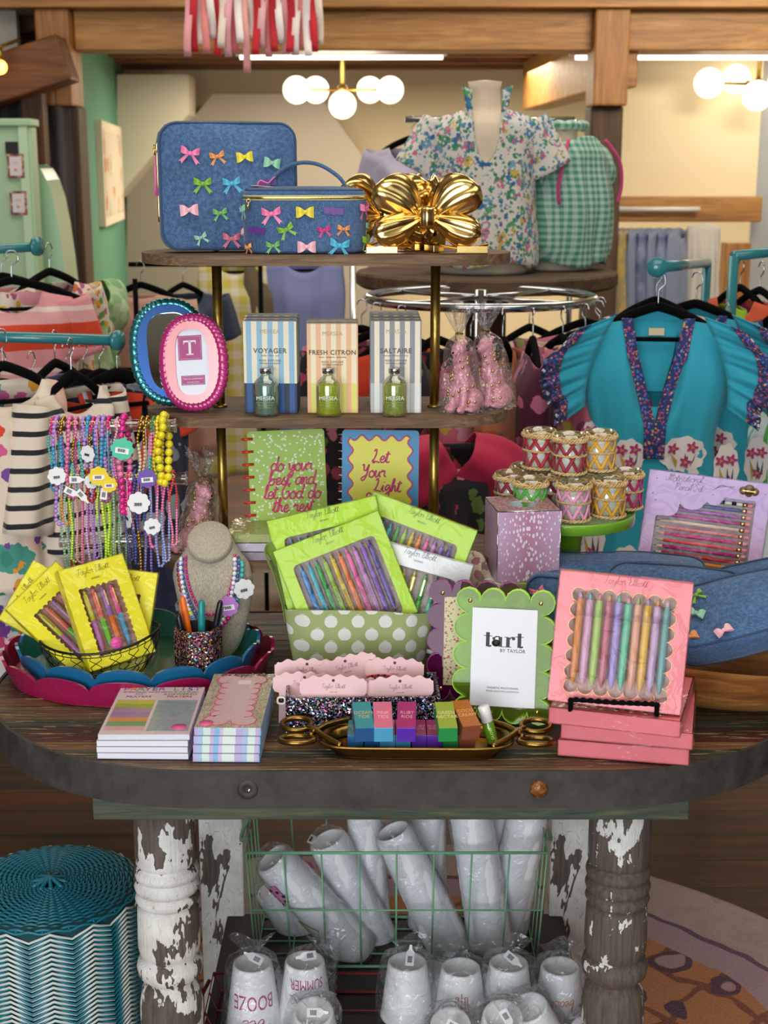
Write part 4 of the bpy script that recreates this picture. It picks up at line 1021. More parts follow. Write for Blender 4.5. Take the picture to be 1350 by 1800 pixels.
def card_tart(t, w, h):
    b = MB(); b.box((.0, -.002, .0171), (w*.655, h*.715, .0008), flat('e8eaf0', .5)); b.build('insert_card', t)
    z = .0177; b = MB(); k = flat('15161a', .5)
    def rc(x, y, a, c): b.box((x, y, z), (a, c, .0002), k)
    # fat-face letters t a r t
    def tt(x):
        rc(x, .0245, .0054, .021); rc(x, .0298, .0125, .0009); b.tube([(x-.0012, .0155, z), (x+.002, .0143, z), (x+.0055, .0155, z)], .0012, k, 6, flat=.1)
    tt(-.0240); tt(.0225)
    b.lathe([(0, .0001), (.0062, .0001), (.0062, 0)], k, 24, T(-.0118, .0195, z) @ SCL(1, .85, 1)); rc(-.0055, .0215, .0052, .0145); b.tube([(-.0150, .0262, z), (-.012, .0292, z), (-.0075, .0292, z), (-.0042, .0262, z)], .0009, k, 6, flat=.1); b.lathe([(0, .0001), (.0022, .0001)], k, 12, T(-.0152, .0262, z)); rc(-.0018, .0143, .004, .0009)
    rc(.0058, .0215, .0052, .0145); rc(.0058, .0143, .0105, .0009); rc(.0028, .0288, .005, .0009); b.tube([(.0085, .0262, z), (.0105, .0288, z), (.0135, .0292, z)], .0008, k, 6, flat=.1); b.lathe([(0, .0001), (.0026, .0001)], k, 12, T(.0138, .0272, z))
    b.text('BY TAYLOR', .0072, k, T(.013, .0085, z)); b.text('MAGNETIC PHOTO FRAME', .0038, k, T(0, -.047, z)); b.text('FRAME HOLDS TWO 5x7 PHOTOS', .0032, flat('5a5c62'), T(0, -.052, z))
    b.build('lettering', t)
def card_floral(t, w, h):
    m = floral('rose_sprig_paper', 'd9cfa6', [(210, ['b5566a', 'c87a7c', '8fa060', 'a8405a'], .30)], .6)
    b = MB(); b.box((.0, 0, .0171), (w*.66, h*.72, .0008), m); b.build('insert_card', t)
acrylic_frame('neon green acrylic photo frame with scalloped edge and white card, right of centre', 884, 1200, 1.985, -9, 11, .146, .203, 'cfe66a', 'b6ee4c', 0, card_tart)
acrylic_frame('purple acrylic photo frame with scalloped edge standing behind the green frame', 833, 1180, 2.075, -6, 9, .142, .190, '8e1c70', 'a04a8c', 0, card_floral)

# ------------------------------------------------------------------ glitter box with hair clip cards
gx0, gx1, gy = onz(503, 1290, TZ).x, onz(768, 1272, TZ).x, onz(503, 1290, TZ).y
gw = gx1-gx0+.004
t = thing('glitter_box', 'open dark glitter box holding pink hair clip cards in the centre of the table', 'box', ((gx0+gx1)/2, gy+.052, TZ+.0005), 2)
b = MB()
for c, s in (((0, -.045, .027), (gw, .005, .054)), ((0, .045, .029), (gw, .005, .058)), ((-gw/2+.0025, 0, .028), (.005, .09, .056)), ((gw/2-.0025, 0, .028), (.005, .09, .056)), ((0, 0, .0025), (gw, .09, .005))): b.box(c, s, M_gl2)
b.build('box_body', t, bevel=.0006)
M_pk = mat('pale_pink_card', 'ecc3c6', .6)
def clip_card(px, py, Y, roll, lean, w, label, clip=None, h=.088, sh=0):
    t = thing('hair_clip_card', label, 'hair clip card', M=upright(px, py, Y, roll, sh, lean), group='pink hair clip cards in the glitter box')
    # wavy-topped card with narrower foot
    P = [(-w*.40, -h*.55), (w*.40, -h*.55), (w*.40, .0-h*.02), (w*.47, h*.0), (w*.5, h*.06)]
    n = 40; top = []
    for k in range(n+1):
        f = k/n; x = w*.5-w*f; y = h*.26+h*.075*math.sin(PI*f)**.6+h*.022*math.cos(f*5*2*PI)
        if f < .04 or f > .96: y -= h*.05
        top.append((x, y))
    P += top+[(-w*.5, h*.06), (-w*.47, 0), (-w*.40, -h*.02)]
    b = MB(); b.prism(P, 0, .0009, M_pk); b.build('card', t)
    b = MB(); b.lathe([(0, .0003), (.0022, .0003), (.0022, 0)], flat('5a4248'), 14, T(0, h*.25, .001)); hand(b, 'Taylor Elliott', .0034, .00022, flat('b08a90'), T(0, h*.12, .0012)); b.text('HAIR CLIPS', .0022, flat('9a6a72'), T(0, h*.055, .0011)); b.build('lettering', t)
    if clip:
        b = MB()
        if clip == 'square':
            for k in range(7):
                q = T(-w*.36+k*.0145, -h*.14+.002*math.sin(k), .004)
                b.ring(*pair(rrect(.0135, .012, .004), rrect(.0085, .007, .002), 24), 0, .003, flat('f2f0ea', .2), q); b.ball((0, 0, .001), (.004, .0034, .003), flat('4a1420', .1), 10, 6, q)
        elif clip == 'red':
            for k in range(26):
                for j in range(3): b.ball((w*(-.45+.9*k/25)+0, h*(-.10+.05*j)+.003*math.sin(k*.24), .004), .0022, flat(['b0141c', '1a1014', 'd02a2a'][(k+j) % 3], .15), 6, 4)
        else:
            for k in range(30): b.box((w*(-.44+.88*k/29), -h*.20+.004*math.sin(PI*k/29), .003), (w*.014, .006, .004), flat('f1efe8' if k % 2 else '16141a', .3))
        b.build('hair_clip', t)
bx = lambda px: px
clip_card(540, 1192, gy+.082, 0, 6, .098, 'pink clip card standing at the back left of the glitter box')
clip_card(613, 1186, gy+.078, 14, 6, .092, 'pink clip card tilted at the back centre of the glitter box, highest of all')
clip_card(693, 1190, gy+.072, -2, 6, .088, 'pink clip card with red and black beaded clip, back right of the glitter box', 'red')
clip_card(535, 1216, gy+.050, -1, 8, .094, 'pink clip card with white-framed square stones at the left end of the glitter box', 'square')
clip_card(640, 1226, gy+.046, -3, 8, .090, 'pink clip card half hidden in the middle of the glitter box')
clip_card(704, 1223, gy+.026, 2, 10, .098, 'pink clip card with black and white striped clip at the right front', 'stripe')
clip_card(586, 1222, gy+.018, 0, 10, .098, 'pink clip card standing frontmost left in the glitter box', 'stripe')

# ------------------------------------------------------------------ gilt scissor tray with small boxes
sx, sy = onz(733, 1338, TZ).x, onz(733, 1338, TZ).y
t = thing('trinket_tray', 'gold tray with scissor handles at both ends, holding small coloured boxes', 'tray', (sx, sy+.045, TZ+.0005), -1)
b = MB(); O = racetrack(.135, .043, 10); 
def trs(u, v, k=0):
    q = 2*PI*u; s = .3; e = 1-.14*(1-v)
    x = (.136*e-k)*math.copysign(abs(math.cos(q))**s, math.cos(q)); y = (.046*e-k)*math.copysign(abs(math.sin(q))**.6, math.sin(q)); return (x, y, .001+v*.017)
b.sheet(96, 6, trs, M_gold2, cu=True); b.sheet(96, 5, lambda u, v: trs(u, 1-v*.8, .003*min(1, v*4)), M_gold2, cu=True)
b.prism([trs(k/60, 0)[:2] for k in range(60)], .0005, .003, M_gold2)
b.tube([trs(k/80, 1) for k in range(80)], .0022, M_gold2, 6, closed=True); b.build('tray_body', t)
for s in (-1, 1):
    b = MB()
    def P(pts, r): b.tube(smooth([(s*x, y, z) for x, y, z in pts], 5), r, M_gold2, 10)
    ring1 = [(.172+.021*math.cos(a), .028+.0165*math.sin(a), .024+.003*math.sin(a)) for a in (2*PI*k/14 for k in range(14))]
    ring2 = [(.168+.024*math.cos(a), -.022+.0175*math.sin(a), .021-.002*math.sin(a)) for a in (2*PI*k/14 for k in range(14))]
    for rg in (ring1, ring2): b.tube(smooth([(s*x, y, z) for x, y, z in rg], 3, True), .0042, M_gold2, 10, closed=True)
    P([(.155, .018, .024), (.145, .004, .026), (.128, -.020, .024), (.105, -.040, .020)], .0042); P([(.150, -.012, .023), (.145, .004, .022), (.128, .022, .026), (.095, .046, .026)], .0042)
    b.ball((s*.145, .004, .026), (.0075, .0075, .004), M_gold2, 14, 8); b.build('scissor_handle', t)
def lbox(label, px, py, z, front, top, cm, txt, lean=0, rz=0, L=.058, w=.0245, d=.0215):
    p = onz(px, py, z); M = T(p.x, p.y, z) @ RZ(rz) @ RX(lean)
    t = thing('lip_gloss_box', label, 'small box', M=M, group='small cosmetic boxes in the gold tray')
    b = MB(); b.box((0, L/2, d/2), (w, L, d), flat(front, .3)); b.build('carton', t, bevel=.0006)
    b = MB(); b.box((0, L/2, d+.0001), (w*.97, L*.97, .0003), flat(top, .3)); b.build('printed_top', t)
    b = MB()
    for k, s in enumerate(txt.split()): b.text(s, .0098, flat(cm, .3), T(.0005, L/2+.0045-.0095*k, d+.0004) @ SCL(.8, 1, 1), ext=.0001)
    b.build('lettering', t)
zb_ = TZ+.0042
low = [(640, '2c6a9e', '2f8a92', 'c9b878', 'OCEAN TIDE', 'teal-topped'), (667, '2a5f98', '2f8a92', 'c9b878', 'OCEAN TIDE', 'blue'), (673+22, '4fa0cc', 'd46a8a', 'e8a8b4', 'PINK TIDE', 'sky blue'), (723, '4a9ac8', 'c45a80', 'e8a8b4', 'PINK TIDE', 'pink-topped sky blue'), (750, '5a2fa0', '9a2a60', 'd89ab0', 'RUBY RIDE', 'violet'), (778, '5a2fa0', '9a2a60', 'd89ab0', 'RUBY RIDE', 'purple and plum'), (806, '2f8a44', '8a9a34', 'd8d28a', 'GREEN NECTAR', 'green'), (834, '8a4a30', '9a4a18', 'd8a060', 'COCO CREAM', 'brown')]
for k, (px, f, tp, cm, tx, nm) in enumerate(low): lbox('%s box in the bottom layer, %s in the gold tray' % (nm, ORD[k]), px-14, 1318, zb_, f, tp, cm, tx, L=.060)
up = [(641, 1304, '2c5f98', '3f8f98', 'c9b878', 'OCEAN TIDE', 'blue box with teal lid', 6), (674, 1304, '58aed8', 'd9708c', 'f0b8bc', 'PINK TIDE', 'sky blue box with rose lid', 2), (714, 1304, '6433b8', 'a8306e', 'e0a0b8', 'RUBY RIDE', 'purple box with magenta lid', -2), (787, 1304, '2f9a50', '98a83c', 'e0da94', 'GREEN NECTAR', 'green box with olive lid', 4), (827, 1300, '90503a', 'b06018', 'e8b468', 'COCO CREAM', 'brown box with amber lid', 14)]
for k, (px, py, f, tp, cm, tx, nm, rz) in enumerate(up): lbox('%s on the upper layer of the gold tray' % nm, px, py, zb_+.0222, f, tp, cm, tx, 15, rz, .062, .0265, .0235)
p = onz(868, 1312, TZ+.006)
t = thing('lip_gloss_tube', 'green lip gloss tube with white cap leaning at the right of the gold tray', 'lip gloss', M=T(p.x, p.y+.014, TZ+.006) @ RZ(10) @ RX(-8) @ RY(-14))
b = MB(); b.lathe([(0, 0), (.0078, 0), (.0085, .003), (.0085, .030), (.0078, .032)], clear('green_gloss', '6fb02c', .08, .05, .5, .55, '7ab82c'), 20); b.build('tube_body', t)
b = MB(); b.lathe([(.0076, .032), (.0086, .033), (.0086, .054), (.0076, .056), (0, .056)], flat('eeeae8', .3), 20); b.build('cap', t)
b = MB(); b.text('GLOW', .006, flat('d8e89a'), T(0, -.0088, .016) @ STAND @ RZ(90)); b.build('lettering', t)

# ------------------------------------------------------------------ pink boxed gel pen sets, stack and easel
M_pkb = mat('coral_pink_carton', 'f2808a', .4)
GP = [('e08a1c', 'd8a0d0'), ('d9a4cc', '5cc0c0'), ('a8cc50', 'f08a8a'), ('c05a78', 'e0b030'), ('a890e0', '58c8a0'), ('62c8a4', 'f09ab0'), ('e8a88c', 'a8d078'), ('e8b828', 'b0a0e0'), ('c8a8d8', 'e8a040'), ('5aa0a0', 'e8c0d0')]
def pinkbox(label, M, seed, film=True):
    w, h, d = .180, .180, .024; win = scal_rect(.142, .146, 7, 7); win = [(x, y-.004) for x, y in win]
    pens = [(-.0590+.0131*i, -.067, .062, .014, .0056, c[0], c[0], 'cone', dict(split=.75, click=c[1])) for i, c in enumerate(GP)]
    return penbox('gel_pen_set', label, 'pink boxed gel pen sets', M, w, h, d, M_pkb, win, (0, -.004), pens, [('h', 'Taylor Elliott', 0, .078, .0058), ('t', 'DESIGNS', 0, .0695, .0036), ('t', 'BRIGHTEN YOUR DAY GEL PENS', 0, -.083, .004)], 'c8645c', gilt=M_gold, floorc='d8b4a8', film=film, seed=seed)
A = onz(975, 1325, TZ); Bq = onz(1208, 1345, TZ)
yawp = math.degrees(math.atan2(Bq.y-A.y, Bq.x-A.x))
def flatM(px, py, z, yaw):      # front edge centre at a pixel, lying flat
    p = onz(px, py, z); return T(p.x, p.y, z) @ RZ(yaw) @ T(0, .09, 0)
pinkbox('pink boxed gel pen set at the bottom of the stack of three', flatM(1094, 1337, TZ+.001, yawp+1), 21)
pinkbox('pink boxed gel pen set in the middle of the stack of three', flatM(1100, 1308, TZ+.0275, yawp-1), 22)
pinkbox('pink boxed gel pen set lying on top of the stack, under the easel', flatM(1078, 1284, TZ+.054, yawp-5), 23)
zt_ = TZ+.0805
ec = onz(1078, 1252, zt_)
EM = T(ec.x, ec.y, zt_) @ RZ(-9)
t = thing('display_easel', 'small black twisted wire easel holding the upright pink pen set', 'easel', M=EM)
b = MB()
def twist(pts, r=.0022):
    S = smooth(pts, 10); 
    for ph in (0, PI):
        Q = []
        for i, p in enumerate(S): a = i*.9+ph; Q.append((p[0]+.0016*math.cos(a), p[1]+.0016*math.sin(a)*.7, p[2]+.0016*math.sin(a)))
        b.tube(Q, r, M_black, 6)
twist([(-.058, -.006, .002), (-.058, -.008, .014), (-.056, -.008, .018), (-.03, -.008, .018), (0, -.008, .0175), (.03, -.008, .018), (.056, -.008, .018), (.058, -.008, .014), (.058, -.006, .002)]); b.build('front_rail', t)
for s in (-1, 1): b = MB(); twist([(s*.058, -.004, .0025), (s*.058, .03, .003), (s*.056, .065, .0035)]); b.build('foot', t)
b = MB(); b.tube([(0, .062, .003), (0, .05, .09), (0, .042, .11)], .0022, M_black, 6); b.tube([(-.056, .065, .0035), (.056, .065, .0035)], .0022, M_black, 6); b.build('back_prop', t)
pinkbox('pink boxed gel pen set standing upright on the black easel', EM @ T(0, .0005, .0055) @ RX(-12) @ STAND @ RZ(-3.5) @ T(0, .091, -.024), 24)
# ------------------------------------------------------------------ soft goods helpers
def fden(n):
    o = n.co(); w1 = n.ns(n.mp(o, (900, 900, 160)), 1, 2); w2 = n.ns(n.mp(o, (160, 160, 1100)), 1, 2); big = n.ns(o, 9, 4)
    f = n.ma('ADD', n.ma('MULTIPLY', w1, .4), n.ma('ADD', n.ma('MULTIPLY', w2, .35), n.ma('MULTIPLY', big, .25)))
    n.col(n.rp(f, [(.38, C('2d4566')), (.5, C('3f5f88')), (.62, C('5c7ca6'))])); n.bump(f, .35, .001)
M_den = mat('blue_denim', rough=.85, sheen=.2, fn=fden)
M_dend = mat('denim_piping', '32496c', .8)
def softbox(mb, w, h, d, r, m, bulge=.006, e=.006, back=0, wob=None, M=None):
    """rounded soft case: drawing plane xy, depth along z"""
    L = [(w/2*.98, 0+back), (w/4, 0), (e, 0), (e*.3, e*.3), (0, e)]+[(0, e+(d-2*e)*k/4) for k in range(1, 5)]+[(e*.3, d-e*.3), (e, d), (w*.12, d+bulge*.55), (w*.25, d+bulge*.85), (w*.40, d+bulge), (w*.49, d+bulge)]
    n = 8; rings = []
    for i, z in L:
        i = min(i, min(w, h)/2-.002); ww, hh = w-2*i, h-2*i; rr = max(.0008, min(r-i*.6 if r > i*.6 else .001, ww/2-.0001, hh/2-.0001)); P = []
        for cx, cy, a0 in ((ww/2-rr, hh/2-rr, 0), (-ww/2+rr, hh/2-rr, 90), (-ww/2+rr, -hh/2+rr, 180), (ww/2-rr, -hh/2+rr, 270)):
            for k in range(n+1): a = R(a0+90*k/n); P.append((cx+rr*math.cos(a), cy+rr*math.sin(a)))
        Q = []
        for k in range(len(P)):       # add points on straight edges
            a, b = P[k], P[(k+1) % len(P)]; Q.append(a)
            if k % (n+1) == n: Q += [(a[0]+(b[0]-a[0])*f/6, a[1]+(b[1]-a[1])*f/6) for f in range(1, 6)]
        rings.append([(x, y, z+(wob(x, y, z) if wob else 0)) for x, y in Q])
    N = len(rings[0]); vs = [p for q in rings for p in q]
    fs = [(a*N+k, a*N+(k+1) % N, (a+1)*N+(k+1) % N, (a+1)*N+k) for a in range(len(rings)-1) for k in range(N)]
    fs += [tuple(range(N))[::-1], tuple((len(rings)-1)*N+k for k in range(N))]
    return mb.add(vs, fs, m, True, M)
BOWC = {'pk': 'f07fae', 'lp': 'f2b8c4', 'or': 'e8954e', 'ye': 'ecd936', 'mi': '8ec8a8', 'gr': '7fb52e', 'te': '4cb4d6', 'pu': '5e2a86', 'mg': 'd8247e', 'gn': '6cb35e', 'ro': 'c9667e', 'li': 'a08ad0'}
def bow(parent, M, s, c, style='tails'):
    m = mat('ribbon_'+c, BOWC[c], .4, sheen=.4); b = MB()
    def loop(sx, a, L, W):
        ca, sa = math.cos(a), math.sin(a)
        def f(u, v):
            t = u; x = L*t; y = (v-.5)*W*(.25+.75*math.sin(min(1, t*1.15)*PI*.5)); z = .0008+s*.16*math.sin(PI*min(1, t))*(1 if True else 0)+s*.02*math.cos(v*9)
            return (sx*(x*ca)-0*y, x*sa+y, z)
        b.sheet(8, 5, f, m)
        b.sheet(8, 5, lambda u, v: (lambda p: (p[0], p[1], .0004+p[2]*.15))(f(u, 1-v)), m)
        # closed end of the loop
        b.sheet(2, 5, lambda u, v: (lambda p: (p[0], p[1], p[2]*(1-u)+.0006))(f(1, v)), m)
    if style == 'flat':
        b.box((0, 0, .0012), (s*1.05, s*.34, .0018), m); b.box((0, 0, .0025), (s*.16, s*.42, .002), m)
    else:
        if style == 'tux':
            loop(1, 0, s*.5, s*.62); loop(-1, 0, s*.5, s*.62)
        else:
            loop(1, R(20), s*.48, s*.34); loop(-1, R(20), s*.48, s*.34)
            for sx in (-1, 1):
                b.prism([(0, 0), (sx*s*.10, s*.04), (sx*s*.52, -s*.42), (sx*s*.40, -s*.40), (sx*s*.36, -s*.52)][::sx], .0004, .0010, m)
        b.ball((0, 0, .0025), (s*.10, s*.13, .0028), m, 8, 6)
    o = b.build('bow', parent); o.matrix_local = M; return o
def piping(mb, w, h, r, z, rad_=.0013, m=None, wob=None, n=8):
    P = rrect(w, h, r, n); Q = []
    for k in range(len(P)):
        a, c = P[k], P[(k+1) % len(P)]; Q.append(a)
        if math.dist(a, c) > .02: Q += [(a[0]+(c[0]-a[0])*f/6, a[1]+(c[1]-a[1])*f/6) for f in range(1, 6)]
    mb.tube([(x, y, z+(wob(x, y) if wob else 0)) for x, y in Q], rad_, m or M_dend, 6, closed=True)

# ------------------------------------------------------------------ large denim pouch on the top shelf
Z1 = EZ[0]
w, h, d = .222, .202, .062
c = at(394, 338, 2.375)
bp = T(c.x+.002, 2.392, Z1+.001) @ RZ(11) @ RX(-3) @ STAND @ T(0, h/2, 0)
t = thing('denim_pouch', 'large upright denim pouch covered in ribbon bows at the left of the top shelf', 'pouch', M=bp)
b = MB(); softbox(b, w, h, d, .030, M_den, .005, .008, wob=lambda x, y, z: .0014*math.sin(x*40+y*30)); b.build('body', t)
b = MB(); piping(b, w-.006, h-.006, .028, d-.001); piping(b, w-.003, h-.003, .029, .004); b.build('piping', t)
b = MB(); zp = [(-w/2-.0005, y, d*.45) for y in [(-.055+.012*k) for k in range(11)]]+[(-w/2+.004, .084, d*.45), (-w/2+.014, .096, d*.45), (-w/2+.03, h/2+.0005, d*.45), (0, h/2+.0008, d*.45), (.06, h/2+.0005, d*.45)]
b.tube(zp, .0022, M_gold, 6); b.build('zipper', t)
b = MB(); M_ = T(-w/2-.004, .048, d*.5)
b.tube([(0, .018, 0), (-.001, .010, .001), (0, .002, 0)], .0016, M_gold, 6, M=M_); b.tube([(.003*math.cos(a), .008+.003*math.sin(a), .002) for a in (2*PI*k/10 for k in range(10))], .0007, M_gold, 5, closed=True, M=M_)
for k in range(6): b.tube([(0, 0, 0), (.0012*math.cos(k), -.030, .0015*math.sin(k*2)), (.003*math.cos(k*1.7), -.062, .003*math.sin(k))], .0011, mat('ribbon_pk', BOWC['pk'], .4), 5, M=M_)
b.build('zip_pull_tassel', t)
def onbag(M, px, py, Y): # local xy of a pixel on plane
    v = M.inverted() @ at(px, py, Y); return v.x, v.y
for px, py, s, cc, st, rot in ((333, 271, .033, 'pk', 'tails', -8), (381, 276, .026, 'or', 'tails', 10), (430, 276, .026, 'ye', 'tux', 5), (479, 286, .026, 'mi', 'tux', -8), (355, 324, .031, 'gr', 'tails', 0), (407, 323, .031, 'te', 'tails', 6),
        (471, 321, .027, 'pu', 'flat', 4), (331, 370, .029, 'lp', 'tux', 3), (386, 375, .025, 'gn', 'tails', 6), (352, 418, .022, 'mi', 'tails', 20), (406, 420, .030, 'ro', 'tails', 0)):
    x, y = onbag(bp, px, py, 2.338); bow(t, T(x, y, d+.0052) @ RZ(rot), s, cc, st)

# ------------------------------------------------------------------ small denim train case
w, dd, hh = .196, .112, .098
c = at(533, 450, 2.29)
CM = T(c.x, 2.348, Z1+.001) @ RZ(4)
t = thing('denim_vanity_case', 'small denim vanity case with gold zip and ribbon bows on the top shelf', 'vanity case', M=CM)
def cs(k, z): return None
lv = [(.010, 0), (.002, .001), (0, .005), (-.001, .03), (-.0015, .06), (-.001, .078), (.0, .084)]
lv2 = [(.0, .089), (.001, .094), (.004, .098), (.012, .101), (.03, .103), (.050, .104)]
def plan(i, z, M=None):
    P = rrect(w-2*i, dd-2*i, max(.004, .046-i), 8); return [(x, y, z) for x, y in P]
def loft(mb, L, m):
    rg = [plan(i, z) for i, z in L]; N = len(rg[0]); mb.add([p for q in rg for p in q], [(a*N+k, a*N+(k+1) % N, (a+1)*N+(k+1) % N, (a+1)*N+k) for a in range(len(rg)-1) for k in range(N)]+[tuple(range(N))[::-1], tuple((len(rg)-1)*N+k for k in range(N))], m, True)
b = MB(); loft(b, lv, M_den); b.build('body', t)
b = MB(); loft(b, lv2, M_den); b.build('lid', t)
b = MB(); b.tube(plan(-.0004, .0865), .0022, M_gold, 8, closed=True); b.tube(plan(0, .0838), .0015, mat('zip_tape', 'b8b890', .7), 6, closed=True); b.tube(plan(0, .0893), .0015, mat('zip_tape', 'b8b890', .7), 6, closed=True); b.build('zipper', t)
b = MB(); b.tube(plan(.004, .0982), .0012, M_dend, 5, closed=True); b.tube(plan(.001, .003), .0013, M_dend, 5, closed=True); b.build('piping', t)
b = MB(); b.tube(smooth([(-.058, .0, .101), (-.052, 0, .115), (-.028, 0, .134), (.0, 0, .141), (.028, 0, .136), (.056, 0, .118), (.068, 0, .101)], 6), .0085, M_den, 8, flat=.38, up=(0, 0, 1)); b.build('handle', t)
b = MB(); M_ = T(-w/2+.012, -dd/2+.008, .086)
b.tube([(.003*math.cos(a)-.003, -.002, .003*math.sin(a)-.004) for a in (2*PI*k/10 for k in range(10))], .0008, M_gold, 5, closed=True, M=M_); b.tube([(-.003, -.003, -.007), (-.004, -.004, -.020)], .0014, M_gold, 6, M=M_); b.ball((-.004, -.004, -.012), .003, M_gold, 8, 6, M_); b.build('zip_pull', t)
b = MB(); b.prism([(.024*math.cos(a)*(.9+.1*abs(math.cos(4*a))), .011*math.sin(a)) for a in (2*PI*k/32 for k in range(32))], 0, .0008, flat('f0bfb4'), T(-.062, -.012, .1035) @ RY(4)); b.tube(smooth([(-.075, -.01, .105), (-.07, -.012, .113), (-.058, -.012, .109), (-.050, -.01, .116), (-.042, 0, .122)], 4), .002, mat('ribbon_pk', BOWC['pk'], .4), 6, flat=.4); b.build('hang_tag', t)
def oncase(px, py):
    v = CM.inverted() @ at(px, py, 2.291); return v.x, v.z
for px, py, s, cc, st, rot in ((477, 376, .033, 'pk', 'tails', 4), (536, 373, .028, 'ye', 'tux', 0), (587, 371, .029, 'pu', 'flat', -4), (452, 405, .028, 'pu', 'flat', -3), (503, 404, .028, 'gr', 'tails', 24), (570, 405, .022, 'mg', 'tails', 8), (604, 403, .022, 'or', 'tails', -4), (480, 432, .024, 'gn', 'tails', 4), (539, 434, .029, 'lp', 'tux', 0), (597, 432, .034, 'te', 'tails', -6), (437, 436, .020, 'or', 'tails', 8)):
    x, z = oncase(px, py); r_ = .046; fx = w/2-r_
    ax = abs(x)
    if ax > fx: a = math.asin(min(.99, (ax-fx)/(r_+.001))); yy = -(dd/2-r_)-r_*math.cos(a); ang = math.degrees(a)*(1 if x > 0 else -1)
    else: yy = -dd/2; ang = 0
    bow(t, T(x, yy-.0018, z) @ RZ(ang) @ STAND @ RZ(rot), s, cc, st)
for x, y, z, a, s, cc in ((-.0975, -.022, .066, -75, .028, 'mi'), (-.0985, -.008, .030, -80, .026, 'lp'), (.094, -.034, .068, 62, .032, 'pk'), (.0985, -.012, .040, 84, .026, 'mi'), (.096, -.028, .018, 68, .030, 'gr')):
    bow(t, T(x, y, z) @ RZ(a) @ STAND @ RZ(5), s, cc, 'tails')

# ------------------------------------------------------------------ gold bow ornaments
def goldbow(label, M):
    t = thing('gold_bow_ornament', label, 'ornament', M=M, group='gold bow ornaments on the top shelf')
    def petal(mb, s, ang, L, W, th, off, ph):
        ca, sa = math.cos(R(ang)), math.sin(R(ang))
        def f(u, v):
            q = 2*PI*v; g = math.sin(PI*min(1, .16+u*.93)*.62)**1.0 if u < .72 else None
            wd = W*(.20+.80*math.sin(PI/2*min(1, u/.66))) if u < .66 else W*math.sqrt(max(.0, 1-((u-.66)/.345)**2))
            tt = th*(.30+.70*math.sin(PI/2*min(1, u/.5))) if u < .7 else th*math.sqrt(max(.0, 1-((u-.7)/.305)**2))
            pl = 1+.26*math.cos(7*q+ph)*(1-u)**.45+.10*math.cos(3*q+ph+1)*u
            a = wd*math.cos(q)*pl; b_ = tt*math.sin(q)*pl-.012*u*u
            x = L*u; z_ = a+.10*L*math.sin(u*PI)*(1 if ang > 0 else -.4)
            return (s*(.010+x*ca-z_*sa), b_+off, x*sa+z_*ca)
        mb.sheet(28, 26, lambda v, u: f(u, v), M_gold, cu=True)
    for s in (-1, 1):
        for nm, a, L, W, th, off, ph in (('upper_loop', 33, .088, .031, .017, .004, 0), ('lower_loop', -19, .080, .023, .019, -.004, 1)):
            b = MB(); petal(b, s, a, L, W, th, off, ph); o = b.build(nm, t); o.location = (0, 0, .055)
        b = MB(); b.sheet(14, 20, lambda u, v: (s*(.02+.078*v), -.008+.018*(u-.5)*1.0-.004, .010-.006*math.sin(v*PI)+.002*math.cos(u*12)+.004), M_gold); b.sheet(14, 20, lambda u, v: (s*(.02+.078*v), -.008+.018*(.5-u)*1.0-.004, .001), M_gold)
        b.box((s*.072, -.012, .006), (.050, .020, .011), M_gold); b.build('ribbon_tail', t, bevel=.002)
    b = MB(); b.lathe([(.0001, -.017), (.011, -.017), (.0135, -.012), (.014, 0), (.0135, .012), (.011, .017), (.0001, .017)], M_gold, 28, T(0, -.010, .057) @ SCL(1, 1, 1), wob=lambda q, z: 1+.06*math.cos(8*q)); b.build('knot', t)
    return t
gp = at(750, 448, 2.295)
g0 = goldbow('glossy gold bow ornament, frontmost and complete, at the right of the top shelf', T(gp.x, 2.318, Z1+.0005) @ RZ(2))
dup(g0, 'glossy gold bow ornament peeking out left of the front one, beside the vanity case', M=T(gp.x-.066, 2.385, Z1+.0005) @ RZ(20) @ SCL(.95, .95, .99))
dup(g0, 'glossy gold bow ornament standing straight behind the front one', M=T(gp.x+.004, 2.420, Z1+.0005) @ RZ(-72) @ SCL(.9, .9, .99))

